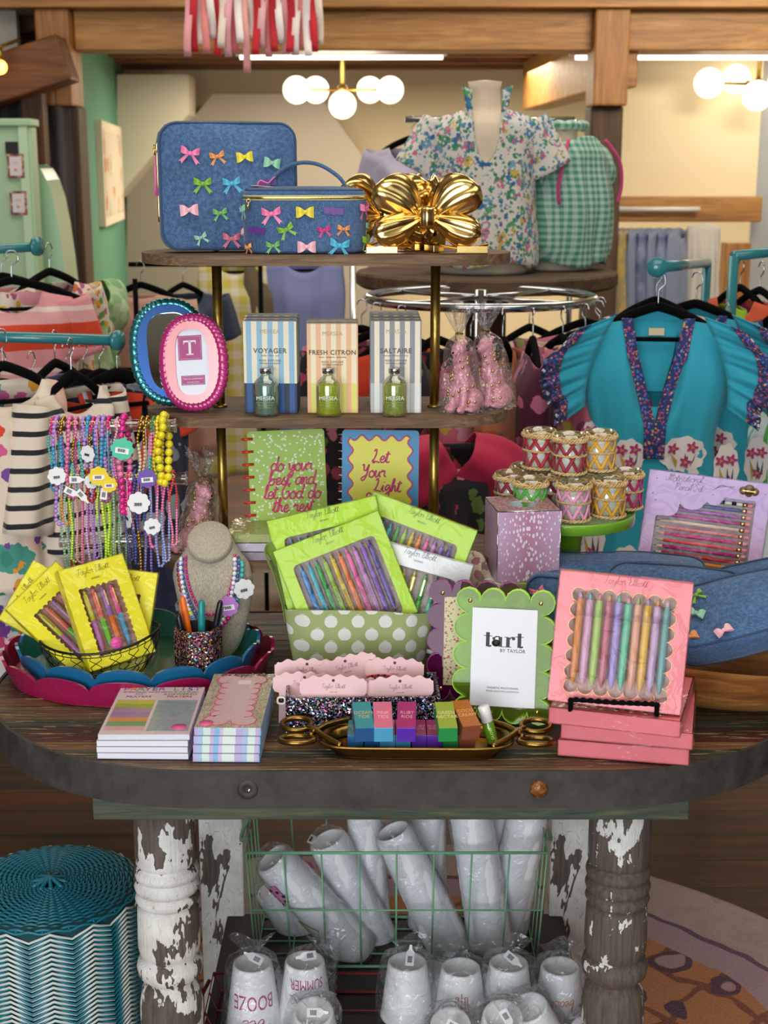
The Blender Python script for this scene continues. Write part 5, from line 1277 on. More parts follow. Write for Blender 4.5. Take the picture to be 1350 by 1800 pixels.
# ------------------------------------------------------------------ scalloped frames on the middle shelf
Z2 = EZ[1]
def oval_frame(label, px, py, Y, roll, yaw, lean, w, h, c1, c2, insert, fn, met=0):
    hz = h/2; M = T(at(px, py, Y).x, Y, Z2+.002) @ RZ(yaw) @ RX(-lean) @ STAND @ T(0, hz, 0) @ RZ(roll)
    t = thing('oval_photo_frame', label, 'photo frame', M=M, group='scalloped oval frames on the middle shelf')
    m1 = mat('lacquer_'+c1, c1, .22, met, coat=.5); m2 = mat('lacquer_'+c2, c2, .25, met, coat=.5)
    def ov(a, b_, n, amp): return scal_oval(a, b_, n, amp, 8, .88)
    b = MB(); O = ov(w/2, h/2, 46, .03); I = ov(w/2-.017, h/2-.017, 46, 0)
    n = len(O); rg = [[(x, y, 0) for x, y in O], [(x, y, .006) for x, y in O], [(x*.96, y*.965, .011) for x, y in O], [(x, y, .012) for x, y in I], [(x, y, 0) for x, y in I]]
    b.add([p for q in rg for p in q], [(a*n+k, a*n+(k+1) % n, ((a+1) % 5)*n+(k+1) % n, ((a+1) % 5)*n+k) for a in range(5) for k in range(n)], m1, True); b.build('outer_rim', t)
    b = MB(); O2 = ov(w/2-.013, h/2-.013, 44, .028); n = len(O2); I2 = [(x, y) for x, y in scal_oval(w/2-.030, h/2-.026, 44, 0, 8, .62)]
    rg = [[(x, y, .011) for x, y in O2], [(x, y, .0145) for x, y in O2], [(x, y, .0145) for x, y in I2], [(x, y, .010) for x, y in I2]]
    b.add([p for q in rg for p in q], [(a*n+k, a*n+(k+1) % n, (a+1)*n+(k+1) % n, (a+1)*n+k) for a in range(3) for k in range(n)], m2, False); b.build('inner_mat', t)
    b = MB(); b.prism([(x*1.03, y*1.03) for x, y in I2], .006, .0105, insert); b.build('insert_card', t)
    b = MB(); b.box((0, -h*.1, -.002), (.03, h*.7, .003), M_black); b.build('stand', t)
    fn(t, .0106); return t
def card_T(t, z):
    pk = flat('b04a86', .5); wh = flat('efe6ec')
    b = MB(); b.box((-.003, .024, z+.0003), (.040, .040, .0004), pk); b.build('printed_label', t); b = MB(); b.box((.0, -.029, z+.0003), (.040, .0155, .0004), pk); b.build('printed_label', t)
    b = MB(); zz = z+.0008
    b.box((-.003, .024, zz), (.0042, .022, .0003), wh); b.box((-.003, .0345, zz), (.021, .0028, .0003), wh); b.box((-.003, .0132, zz), (.012, .0018, .0003), wh)
    for s in (-1, 1): b.prism([(-.003+s*.0105, .036), (-.003+s*.0105, .0285), (-.003+s*.0085, .0335)][::-s], zz-.0001, zz+.0002, wh)
    for w_, h_, y in ((.036, .036, .024), (.036, .0125, -.029)):
        b.tube([(-.003*(y > 0)+x, y+yy, zz) for x, yy in ((-w_/2, -h_/2), (w_/2, -h_/2), (w_/2, h_/2), (-w_/2, h_/2))], .0003, wh, 4, closed=True)
    b.text("TWO'S COMPANY", .0042, wh, T(0, -.027, zz)); b.text('PICTURE FRAME', .0028, wh, T(0, -.0325, zz)); b.build('lettering', t)
oval_frame('blue and green metallic oval scalloped frame with mirror, behind the pink one', 303, 700, 2.372, 4, 8, 15, .136, .182, '3f8f98', '4a78c8', mat('mirror_glass', 'dfeaf4', .03, 1), lambda t, z: None, .8)
oval_frame('magenta and pink oval scalloped frame with white card, in front of the blue one', 340, 728, 2.318, 4, -9, 10, .116, .160, 'b92f76', 'f0a0a4', flat('dfe4ee', .3), card_T, .15)

# ------------------------------------------------------------------ reed diffuser boxes and bottles
def dbox(name, label, px, Y, w, h, d, c1, c2, l1, l2, split, period, title, sub, tcol, yaw, group, detail=True):
    def f(n):
        o = n.co(); x = n.sp(o); fr = n.ma('FRACT', n.ma('DIVIDE', n.ma('ADD', n.ma('ADD', x[0], x[1]), 1.0), period)); s = n.gt(fr, .5)
        n.col(n.mx(n.gt(x[2], split), n.mx(s, C(l1), C(l2)), n.mx(s, C(c1), C(c2))))
    m = mat('stripe_'+c1+c2, rough=.55, fn=f)
    t = thing('diffuser_box', label, 'box', (at(px, 700, Y).x, Y+d/2, Z2+.0005), yaw, group)
    b = MB(); b.box((0, 0, h/2), (w, d, h), m); b.box((0, 0, h+.0003), (w*.99, d*.98, .0006), flat('a9a6a4')); b.build('carton', t, bevel=.0006)
    if detail:
        b = MB(); k = flat(tcol); M = lambda z: T(0, -d/2-.0004, z) @ STAND
        b.text('MERSEA', .0095, flat('b3a58c'), M(h*.89), off=0); b.text(title, .0112 if len(title) < 9 else .0105, k, M(h*.68), spacing=1.1, off=.0002); b.text(sub, .0036, k, M(h*.63)); b.text('REED DIFFUSER', .0048, k, M(h*.575), spacing=1.1); b.text('DIFFUSEUR A ROSEAUX', .0032, k, M(h*.545)); b.build('lettering', t)
    return t
spec = [(477, .087, .150, '8fb9d2', 'e9e0c8', '2c5590', '1e2f4c', .049, .0175, 'VOYAGER', 'amber . citrus . oud', '5a5a50', -3, 'blue and cream striped', 3, .0),
        (585, .083, .146, 'eab98f', 'f1e3c4', 'e8b48a', 'e3dc76', .049, .0165, 'FRESH CITRON', 'lemon . bergamot . ylang ylang', '6a4a2a', 0, 'peach and cream striped', 2, 0),
        (696, .083, .150, '8f9298', 'ece3cc', 'b9bbbd', 'e4e4e0', .049, .0165, 'SALTAIRE', 'sea salt . driftwood . citrus', '55555a', 0, 'grey and cream striped', 4, 0)]
for px, w, h, c1, c2, l1, l2, sp, per, ti, su, tc, yw, nm, cnt, _ in spec:
    for k in range(cnt):
        Y = 2.312+k*.0335
        pos = ['frontmost', 'second from the front', 'third from the front', 'rearmost'][k] if k < cnt-1 or cnt == 1 else 'rearmost'
        dbox('diffuser_box', '%s diffuser box, %s of its row' % (nm, pos), px+k*(1.5 if px < 520 else -1.2 if px > 650 else 0), Y, w, h+[0, .0012, .003, .004][k], .0320, c1, c2, l1, l2, sp, per, ti, su, tc, yw, nm+' diffuser boxes', k == 0)
def bottle(label, px, liq, M=None):
    t = thing('diffuser_bottle', label, 'bottle', (at(px, 738, 2.287).x, 2.2885, Z2+.0005), group='diffuser bottles on the middle shelf')
    g = M_glass
    pr = [(0, .0008), (.019, .0008), (.0205, .003), (.0205, .048), (.0195, .054), (.015, .0605), (.010, .0645), (.0085, .067), (.0085, .071)]
    b = MB(); b.lathe(pr, g, 40); b.build('glass', t)
    b = MB(); lm = clear('liquid_'+liq, liq, .03, .03, .35, .32, liq); b.lathe([(0, .0035), (.0185, .0035), (.0188, .006), (.0188, .046), (.0170, .053), (0, .053)], lm, 40); b.build('liquid', t)
    b = MB(); b.lathe([(.0085, .069), (.0105, .069), (.0105, .0765), (.0098, .0775), (0, .0775)], M_silver, 28); b.build('cap', t)
    b = MB(); wl = flat('dfe8e4')
    b.text('MERSEA', .0085, wl, T(0, -.0211, .031) @ STAND); 
    for k, s in enumerate(('fragrance reed diffuser', 'diffuseur de parfum', '4 fl oz  118 ml')): b.text(s, .0032, flat('8a9a6a'), T(0, -.0211, .0245-.0045*k) @ STAND)
    b.build('lettering', t)
bottle('glass diffuser bottle of pale teal liquid before the blue striped boxes', 469, 'a8cfc0')
bottle('glass diffuser bottle of bright yellow liquid before the peach striped boxes', 578, 'e6ee3c')
bottle('glass diffuser bottle of pale yellow liquid before the grey striped boxes', 694, 'dbe27c')

# ------------------------------------------------------------------ pink leopard figurines in cellophane
M_leo = mat('pink_glaze', 'e59aa6', .3, coat=.4)
def leopard(label, px, Y, z, rz, s=1.0, group='wrapped pink leopard figurines', first=[]):
    loc = (at(px, 725, Y).x if z > 1.1 else at(px, 960, Y).x, Y, z)
    if first:
        r = dup(first[0], label, M=T(*loc) @ RZ(rz) @ SCL(s, s, s)); return r
    t = thing('leopard_figurine', label, 'figurine', loc, rz, group)
    b = MB(); E = lambda c, r, M=None: b.ball(c, r, M_leo, 16, 12, M)
    # haunches, chest, neck, head, front legs: merged into one skin by the remesh
    E((.012, .0, .022), (.027, .024, .023)); E((.006, 0, .038), (.021, .019, .030)); E((-.002, 0, .058), (.0165, .016, .026)); E((-.007, 0, .078), (.0125, .0125, .022)); E((-.011, 0, .092), (.0115, .0115, .014))
    E((-.014, 0, .1045), (.0135, .0125, .0125)); E((-.0255, 0, .1005), (.0085, .0080, .0068)); E((-.031, 0, .0995), (.004, .005, .004))
    for sy in (-1, 1):
        E((-.008, sy*.0085, .1165), (.0042, .0036, .0052)); b.tube([(-.006, sy*.009, .050), (-.013, sy*.0095, .028), (-.017, sy*.0095, .008)], [.0095, .0075, .0062], M_leo, 12); E((-.022, sy*.0095, .0065), (.0105, .0068, .0062))
        E((.014, sy*.017, .019), (.020, .0115, .018)); E((-.002, sy*.021, .0065), (.0165, .0072, .0062))
    b.tube(smooth([(.034, 0, .012), (.042, .010, .007), (.036, .026, .006), (.018, .033, .006)], 4), .0055, M_leo, 10)
    o = b.build('body', t); rm = o.modifiers.new('r', 'REMESH'); rm.mode = 'VOXEL'; rm.voxel_size = .0016; rm.use_smooth_shade = True; sm = o.modifiers.new('sm', 'SMOOTH'); sm.iterations = 4; sm.factor = .6
    b = MB(); r = random.Random(4)
    for _ in range(40):
        zz = r.uniform(.015, .095); q = r.uniform(0, 2*PI); cx = .012-(zz/.11)*.026; rr = (.027 if zz < .04 else .0195 if zz < .065 else .0128)
        b.ball((cx+rr*math.cos(q)*.98, rr*.93*math.sin(q), zz), (.0026, .0026, .0036), M_gold, 8, 6)
    b.build('gold_spots', t)
    b = MB()
    for sy in (-1, 1): b.ball((-.0215, sy*.0072, .107), .0017, M_black, 8, 6)
    b.ball((-.0345, 0, .1008), .0019, M_black, 8, 6); b.build('eyes_and_nose', t)
    b = MB()
    def bag(u, v):
        q = 2*PI*u; zz = .13*v; R0 = (.041-.022*v**1.3)*(1+.10*math.sin(3*q+1+v*3)+.06*math.sin(7*q+v*9)+.03*math.sin(13*q-v*14))
        if v > .9: R0 *= 1-(v-.9)*7.5
        return (.006-.020*v+R0*1.05*math.cos(q), R0*.92*math.sin(q), zz)
    b.sheet(72, 26, bag, M_film, cu=True); b.prism([bag(k/40, 0)[:2] for k in range(40)], .0002, .0004, M_film)
    def tuft(u, v):
        q = 2*PI*u; R0 = (.004+.020*v**.9)*(1+.35*math.sin(5*q+2)+.2*math.sin(11*q))
        return (-.013+R0*math.cos(q)+.006*v, R0*.7*math.sin(q), .130+.042*v+.006*math.sin(4*q+1)*v)
    b.sheet(60, 10, tuft, M_film, cu=True); b.build('cellophane_bag', t)
    b = MB(); b.tube([(-.013+.006*math.cos(a), .006*math.sin(a), .130) for a in (2*PI*k/12 for k in range(12))], .0012, M_gold2, 5, closed=True); b.tube(smooth([(-.019, 0, .130), (-.028, -.004, .134), (-.034, -.004, .127), (-.030, -.004, .120)], 4), .0007, M_gold2, 5); b.build('twist_tie', t)
    first.append(t); return t
leopard('wrapped pink leopard figurine, left of the two at the right end of the middle shelf', 812, 2.325, Z2+.0005, 60)
leopard('wrapped pink leopard figurine, right of the two at the right end of the middle shelf', 862, 2.375, Z2+.0005, 40)
leopard('wrapped pink leopard figurine on the lowest shelf behind the bracelet stand', 350, 2.335, EZ[2]+.0005, 140, 1.02)

# ------------------------------------------------------------------ tissue box cover on patterned boxes
def fspot(n):
    o = n.co(); x = n.sp(o); ax = n.ma('ABSOLUTE', x[0])
    v = n.mp(o, (330, 330, 175)); d = n.vo(v, .55, rand=.8); near = n.ma('SUBTRACT', 1.0, n.ma('MULTIPLY', ax, 22.0), clamp=True)
    thr = n.ma('ADD', .24, n.ma('MULTIPLY', near, .14)); sp = n.lt(d, thr)
    n.col(n.mx(sp, n.mx(near, C('c4a4c4'), C('b87f9c')), C('e6dcee')))
M_spot = mat('lilac_fawn_spots', rough=.35, fn=fspot, coat=.3)
fc = at(920, 968, 2.235)
zt = 1.6-.5355*(2.225/2.2)
t = thing('patterned_gift_box', 'long box with purple and white blotch pattern, under the tissue box cover', 'box', (fc.x+.008, 2.29, TZ+.0005), 3)
b = MB(); b.box((0, 0, .036), (.15, .13, .071), floral('purple_blotch', '5a1a5e', [(28, ['e6d8ea', '8a4aa8', 'c8a0d0', '3a1040'], .42)], .4)); b.build('carton', t, bevel=.001)
t = thing('patterned_gift_box', 'green and white leaf patterned box stacked directly under the tissue box cover', 'box', (fc.x-.004, 2.288, TZ+.0725), -2)
b = MB(); b.box((0, 0, .037), (.138, .125, .073), floral('green_leaf_blotch', '6f8a2c', [(30, ['eceadc', '8aa83c', 'dfe6c8', '4f6a1c'], .42)], .4)); b.build('carton', t, bevel=.001)
zb_ = TZ+.1465
sz = .1025
t = thing('tissue_box_cover', 'square lilac tissue box cover with white fawn spots', 'tissue box cover', (fc.x+.0025, 2.2880, zb_), 7)
H = .117
b = MB()
for c, s in (((0, -sz/2, H/2), (sz, .003, H)), ((0, sz/2, H/2), (sz, .003, H)), ((-sz/2, 0, H/2), (.003, sz, H)), ((sz/2, 0, H/2), (.003, sz, H))): b.box(c, s, M_spot)
o_, i_ = pair([(-sz/2, -sz/2), (sz/2, -sz/2), (sz/2, sz/2), (-sz/2, sz/2)], [(.024*math.cos(2*PI*k/40), .024*math.sin(2*PI*k/40)) for k in range(40)], 40)
def ftopm(n):
    o = n.co(); d = n.vo(n.mp(o, (300, 300, 300)), .6, rand=.9); n.col(n.mx(n.lt(d, .42), C('9a6a74'), C('c9a0a4')))
b.ring(o_, i_, H-.002, H+.001, mat('spotted_top', rough=.4, fn=ftopm)); b.build('body', t)
b = MB(); b.lathe([(.024, H+.0012), (.0235, H-.03), (0, H-.032)], flat('b9c4cc', .3), 40); b.build('opening_liner', t)
b = MB()
for x, y in ((-1, -1), (1, -1), (-1, 1), (1, 1)): b.tube([(x*sz/2*1.015, y*sz/2*1.015, .0), (x*sz/2*1.015, y*sz/2*1.015, H)], .0009, M_silver, 6)
b.tube([(x*sz/2*1.015, y*sz/2*1.015, H+.001) for x, y in ((-1, -1), (1, -1), (1, 1), (-1, 1))], .0010, M_silver, 6, closed=True); b.build('silver_edging', t)
# crumpled floral scarf between basket and box
t = MB(); r = random.Random(2)
sm_ = floral('cream_floral_scarf', 'cdb9a4', [(55, ['a86a72', 'd9cdb8', '8a7a6a'], .35)])
t.sheet(40, 26, lambda u, v: (lambda q, ph: ((.030+.006*math.sin(5*q+2))*math.sin(ph)*math.cos(q)*1.0, (.020+.004*math.sin(4*q))*math.sin(ph)*math.sin(q), .062+.060*math.cos(ph)*(1+.15*math.sin(q*3+ph*5))))(2*PI*u, .02+v*3.1), sm_, cu=True)
tag(t.build('folded_scarf'), 'crumpled cream floral scarf standing between the polka dot basket and tissue box cover', 'scarf', M=T(at(832, 1000, 2.26).x, 2.262, TZ+.0605))
t = thing('patterned_gift_box', 'small olive and white patterned box under the crumpled scarf', 'box', (at(832, 1030, 2.25).x, 2.262, TZ+.0005), 4)
b = MB(); b.box((0, 0, .0295), (.075, .055, .058), floral('olive_blotch', '5e6e24', [(40, ['e6e6d6', '6f8a2c', 'c8d0a8'], .40)], .4)); b.build('carton', t, bevel=.001)

# ------------------------------------------------------------------ green cake stand with candles
KX, KY, KZ = at(997, 910, 2.40).x, 2.40, 1.028
M_grn = mat('apple_green_enamel', '7ab32c', .22, coat=.6)
t = thing('cake_stand', 'apple green pedestal cake stand holding rattan-wrapped candles', 'cake stand', (KX, KY, TZ+.0005))
hK = KZ-TZ
b = MB(); b.lathe([(0, hK-.004), (.112, hK-.004), (.1145, hK), (.1165, hK-.001), (.117, hK-.004), (.117, hK-.018), (.1155, hK-.019), (.114, hK-.014), (0, hK-.012)], M_grn, 72); b.build('plate', t)
b = MB(); b.lathe([(0, 0), (.062, 0), (.064, .004), (.058, .010), (.036, .035), (.026, .07), (.024, .12), (.026, .17), (.032, hK-.02), (.036, hK-.0125), (0, hK-.0125)], M_grn, 48); b.build('pedestal', t)
def frat(n):
    g = n.ns(n.mp(n.co(), (1, 1, 3)), 150, 3); n.col(n.rp(g, [(.3, C('a8844e')), (.55, C('d6b680')), (.75, C('ead4a6'))]))
M_rat = mat('natural_rattan', rough=.6, fn=frat)
M_wax = mat('white_wax', 'f8f6f0', .4)
CB = {}
def candle(col, label, x, y, z, rz):
    t = thing('candle', label, 'candle', (x, y, z), rz, 'rattan-wrapped candles on the green cake stand')
    r = .0265; H = .070
    if 'g' not in CB:
        b = MB(); b.lathe([(0, .0008), (r, .0008), (r, H), (r-.0022, H), (r-.0022, .052)], M_glass, 40); CB['g'] = b
        b = MB(); b.lathe([(0, .003), (r-.003, .003), (r-.003, .050), (0, .050)], M_wax, 32); CB['w'] = b
        b = MB()
        def braid(z, n, th, rr, am, k=2, tz=1.0):
            for s in range(k):
                b.tube([((r+.0012+th+am*math.cos(n*a+2*PI*s/k))*math.cos(a), (r+.0012+th+am*math.cos(n*a+2*PI*s/k))*math.sin(a), z+tz*am*math.sin(n*a+2*PI*s/k)) for a in (2*PI*j/120 for j in range(120))], rr, M_rat, 6, closed=True)
        braid(.0605, 11, .0008, .0019, .0022, 3, 1.25); braid(.0345, 12, .0004, .0012, .0012, 2); braid(.0045, 12, .0006, .0016, .0016, 2)
        b.tube([((r+.001)*math.cos(a), (r+.001)*math.sin(a), .0655+.0016*math.sin(9*a)) for a in (2*PI*j/90 for j in range(90))], .0016, M_rat, 6, closed=True); CB['r'] = b
        for k in ('g', 'w', 'r'): CB[k] = CB[k].build({'g': 'glass', 'w': 'wax', 'r': 'rattan_bands'}[k], t)
    else:
        for k in ('g', 'w', 'r'): c = CB[k].copy(); COL.objects.link(c); c.parent = t
    if col not in CB:
        b = MB(); m = mat('raffia_'+col, col, .5, sheen=.2)
        for z0, z1 in ((.0065, .0335), (.036, .057)):
            for s in (-1, 1):
                for k in range(8):
                    a0 = 2*PI*k/8; b.tube([((r+.0009+(.0006 if s > 0 else 0))*math.cos(a0+s*.52*f), (r+.0009+(.0006 if s > 0 else 0))*math.sin(a0+s*.52*f), z0+(z1-z0)*f) for f in (j/6 for j in range(7))], .0033, m, 6, flat=.25, up=(math.cos(a0), math.sin(a0), 0))
        CB[col] = b.build('raffia_crosses', t)
    else: c = CB[col].copy(); COL.objects.link(c); c.parent = t
    return t
def cx(px, py, Y): return at(px, py, Y).x
for col, nm, px, Y in (('8e1a2c', 'dark red', 898, 2.385), ('4fae3a', 'grass green', 932, 2.335), ('eea0c4', 'pale pink', 1008, 2.318), ('d9a02a', 'golden yellow', 1070, 2.345), ('b01a62', 'magenta', 1100, 2.405), ('7a1828', 'wine red', 968, 2.395), ('8a6a3a', 'brown', 925, 2.452), ('c8962c', 'ochre', 1032, 2.405)):
    candle(col, '%s raffia candle in rattan on the cake stand plate, bottom layer' % nm, cx(px, 870, Y), Y, KZ+.0006, px*7 % 60)
for col, nm, px, Y in (('a8142c', 'crimson', 948, 2.405), ('96182c', 'deep red', 1001, 2.362), ('e0a832', 'yellow', 1053, 2.39)):
    candle(col, '%s raffia candle in rattan stacked in the top layer' % nm, cx(px, 795, Y), Y, KZ+.0716, px*5 % 60)

# ------------------------------------------------------------------ dough bowl with denim pouches
bc, ba = Vector((.462, 2.118, TZ+.0005)), -27
t = thing('dough_bowl', 'long carved wooden dough bowl filled with denim pouches', 'bowl', tuple(bc), ba)
def bw(u, v, k=0):
    q = 2*PI*u; e = v**.55; a = (.13+.18*e)-k; c = (.05+.095*e)-k
    return (a*math.copysign(abs(math.cos(q))**.9, math.cos(q)), c*math.copysign(abs(math.sin(q))**.85, math.sin(q)), .096*v+.004*math.cos(2*q)*v)
b = MB(); b.sheet(80, 14, bw, M_bowl, cu=True); b.sheet(80, 12, lambda u, v: (lambda p: (p[0], p[1], max(.010, p[2])))(bw(u, 1-v*.93, .014*min(1, v*8))), M_bowl, cu=True)
b.prism([bw(k/60, 0)[:2] for k in range(60)], 0, .004, M_bowl); b.prism([bw(k/60, .08)[:2] for k in range(60)], .008, .011, M_bowl)
b.build('bowl_body', t)
def pouch(label, M, w, h, d, r, bows=(), zipg=True, bulge=.006):
    t = thing('denim_pouch', label, 'pouch', M=M, group='denim pouches piled in the dough bowl')
    wb = lambda x, y, z: .003*math.sin(x*28+y*17)
    b = MB(); softbox(b, w, h, d, r, M_den, bulge, .010, wob=wb); b.build('body', t)
    b = MB(); piping(b, w-.006, h-.006, r*.95, d-.001, .0014, wob=lambda x, y: wb(x, y, 0)); piping(b, w-.006, h-.006, r*.95, .002, .0014, wob=lambda x, y: wb(x, y, 0)); b.build('piping', t)
    if zipg: b = MB(); b.tube([(-w*.42+w*.84*k/12, h/2+.0004, d*.5+wb(-w*.42+w*.84*k/12, h/2, 0)) for k in range(13)], .0022, mat('pale_zip', 'c9bf8a', .5, .4), 6); b.build('zipper', t)
    for x, y, z, s, cc, st, rot, side in bows:
        Mb = T(x, y, z) @ (RZ(rot) if side == 0 else (RX(90) @ RZ(rot) if side == 1 else RX(-90) @ RZ(rot)))
        bow(t, Mb, s, cc, st)
    return t
pouch('flat wide denim pouch lying at the back of the dough bowl', T(at(1090, 1050, 2.28).x, 2.265, .915) @ RZ(-8) @ RX(14), .27, .10, .055, .03, zipg=False)
pouch('denim pouch standing at the left end of the dough bowl with a pink bow', T(at(985, 1075, 2.22).x, 2.205, .925) @ RZ(-14) @ RX(-8) @ STAND, .11, .09, .045, .024, [(-.034, .018, .0515, .026, 'pk', 'tails', 20, 0)], False)
pouch('rounded denim pouch lying mid-bowl behind the upright pink pen set', T(at(1180, 1090, 2.08).x+.01, 2.115, .926) @ RZ(-12) @ RX(-52) @ STAND @ RZ(-3), .215, .130, .048, .032,
      [(.045, -.062, .02, .024, 'li', 'tails', 0, 0)], True)
pouch('denim pouch at the front right of the bowl with green, mint, orange and pink bows', T(at(1300, 1095, 2.02).x, 2.045, .930) @ RZ(-30) @ RX(-55) @ STAND @ RZ(28), .19, .120, .050, .030,
      [(-.045, .030, .056, .026, 'gr', 'tails', 20, 0), (-.052, -.004, .056, .026, 'mi', 'tux', -30, 0), (-.070, -.040, .050, .026, 'or', 'tux', 10, 0), (-.020, -.046, .054, .026, 'lp', 'tux', 20, 0), (-.075, -.016, .050, .026, 'li', 'tails', 30, 0)])
pouch('denim pouch with pale zip at the far right of the bowl, partly out of frame', T(at(1345, 1065, 2.14).x, 2.12, .945) @ RZ(-24) @ RX(-50) @ STAND @ RZ(20), .17, .11, .045, .028)

# ------------------------------------------------------------------ pencil set
w, h, d = .210, .238, .018
Mp = T(at(1222, 900, 2.40).x, 2.385, .848) @ RZ(-14) @ RX(-14) @ STAND @ RZ(-4.5) @ T(0, h/2, 0)
def flil(n):
    x = n.sp(n.co()); n.col(n.rp(n.ma('MULTIPLY', n.ma('ADD', x[1], h/2), 1/h), [(0, C('e0a0c4')), (.4, C('d6a8d4')), (.8, C('c6a8dc'))]))
ml = mat('lilac_ombre_card', rough=.4, fn=flil)
t = thing('pencil_set', 'large lilac boxed pencil set with cloud-cut window standing behind the denim pouches', 'pencil set', M=Mp)
rect = [(-w/2, -h/2), (w/2, -h/2), (w/2, h/2), (-w/2, h/2)]
win = [(.082, -.108), (.082, .086), (.028, .086)]+[(.012+.016*math.cos(a), .084+.014*math.sin(a)) for a in (R(-10-17*k) for k in range(9))]+[(-.026+.024*math.cos(a), .077+.020*math.sin(a)) for a in (R(-10-17*k) for k in range(9))]+[(-.066+.020*math.cos(a), .058+.017*math.sin(a)) for a in (R(-20-17*k) for k in range(6))]+[(-.084, .040), (-.084, -.108)]
o_, i_ = pair(rect, win[::-1], 140, (0, -.02))
b = MB(); b.ring(o_, i_, d-.001, d, ml); b.box((0, 0, .001), (w, h, .002), ml)
for c, s in (((-w/2+.0006, 0, d/2), (.0012, h, d)), ((w/2-.0006, 0, d/2), (.0012, h, d)), ((0, h/2-.0006, d/2), (w, .0012, d)), ((0, -h/2+.0006, d/2), (w, .0012, d))): b.box(c, s, ml)
b.build('carton', t)
b = MB(); b.box((0, -.02, .003), (w*.93, h*.84, .001), flat('b8aab0')); b.build('insert', t)
pc = ['1c1c20', '5a5a9e', 'b070bc', 'c658a8', 'ecd6c4', 'f08a94', 'd8408a', 'f06068', 'b82a7a', 'c02c2c', 'f0902c', 'ecc81c', 'e9e2d6', 'a8c040', 'e0a0c0', '9a70c0']
for k, c in enumerate(pc):
    y = .0775-.0112*k; r = .0036; b = MB(); m = flat(c, .35); x0, x1 = -.070, .072
    b.tube([(x0-.010, y, .009), (x0-.007, y, .009)], [.0003, .0012], M_black, 6); b.tube([(x0-.007, y, .009), (x0+.004, y, .009)], [.0012, r], flat('d8b48a'), 6)
    b.tube([(x0+.004, y, .009), (x1-.012, y, .009)], r, m, 6)
    b.tube([(x1-.012, y, .009), (x1-.003, y, .009)], r*1.08, M_gold, 10); b.tube([(x1-.003, y, .009), (x1+.006, y, .009)], r, flat('f0909c'), 8)
    if k == 0:
        for j in range(6): b.tube([(x0+.02+j*.02, y, .009), (x0+.032+j*.02, y, .009)], r*1.03, flat('f0ece0', .35), 6)
    po = b.build('pencil', t)
b = MB(); gm = flat('8a6a6e'); hand(b, 'Motivational', .0066, .0003, gm, T(-.042, .1045, d+.0004) @ RZ(3), sl=.25, sp=.92); hand(b, 'Pencil Set', .0066, .0003, gm, T(-.034, .0895, d+.0004) @ RZ(3), sl=.25, sp=.92)
for k, (x, y) in enumerate(((-.090, .105), (-.074, .104), (-.094, .078), (-.088, .066), (.008, .088), (.095, .100), (-.03, .05))): b.ball((x, y, d), (.0012, .0012, .0003), gm, 6, 4)
for k in range(3): b.tube(smooth([(.006+.003*k, .096+.002*k, d+.0002), (.022, .104+.0015*k, d+.0002), (.044, .107-.003*k, d+.0002)], 4), .0003, gm, 4)
b.build('lettering', t)
b = MB(); cl = flat('7a5a30', .4)
for x, y, r in ((.058, .102, .007), (.068, .105, .009), (.078, .102, .007), (.068, .099, .007)): b.lathe([(0, .0004), (r, .0004), (r, 0)], cl, 20, T(x, y, d))
b.text('INK MEETS PAPER', .0028, M_gold, T(.068, .102, d+.0006)); b.build('cloud_badge', t)
b = MB(); film_box(b, w, h, d, M_wrap, seed=9); b.build('film_wrap', t)
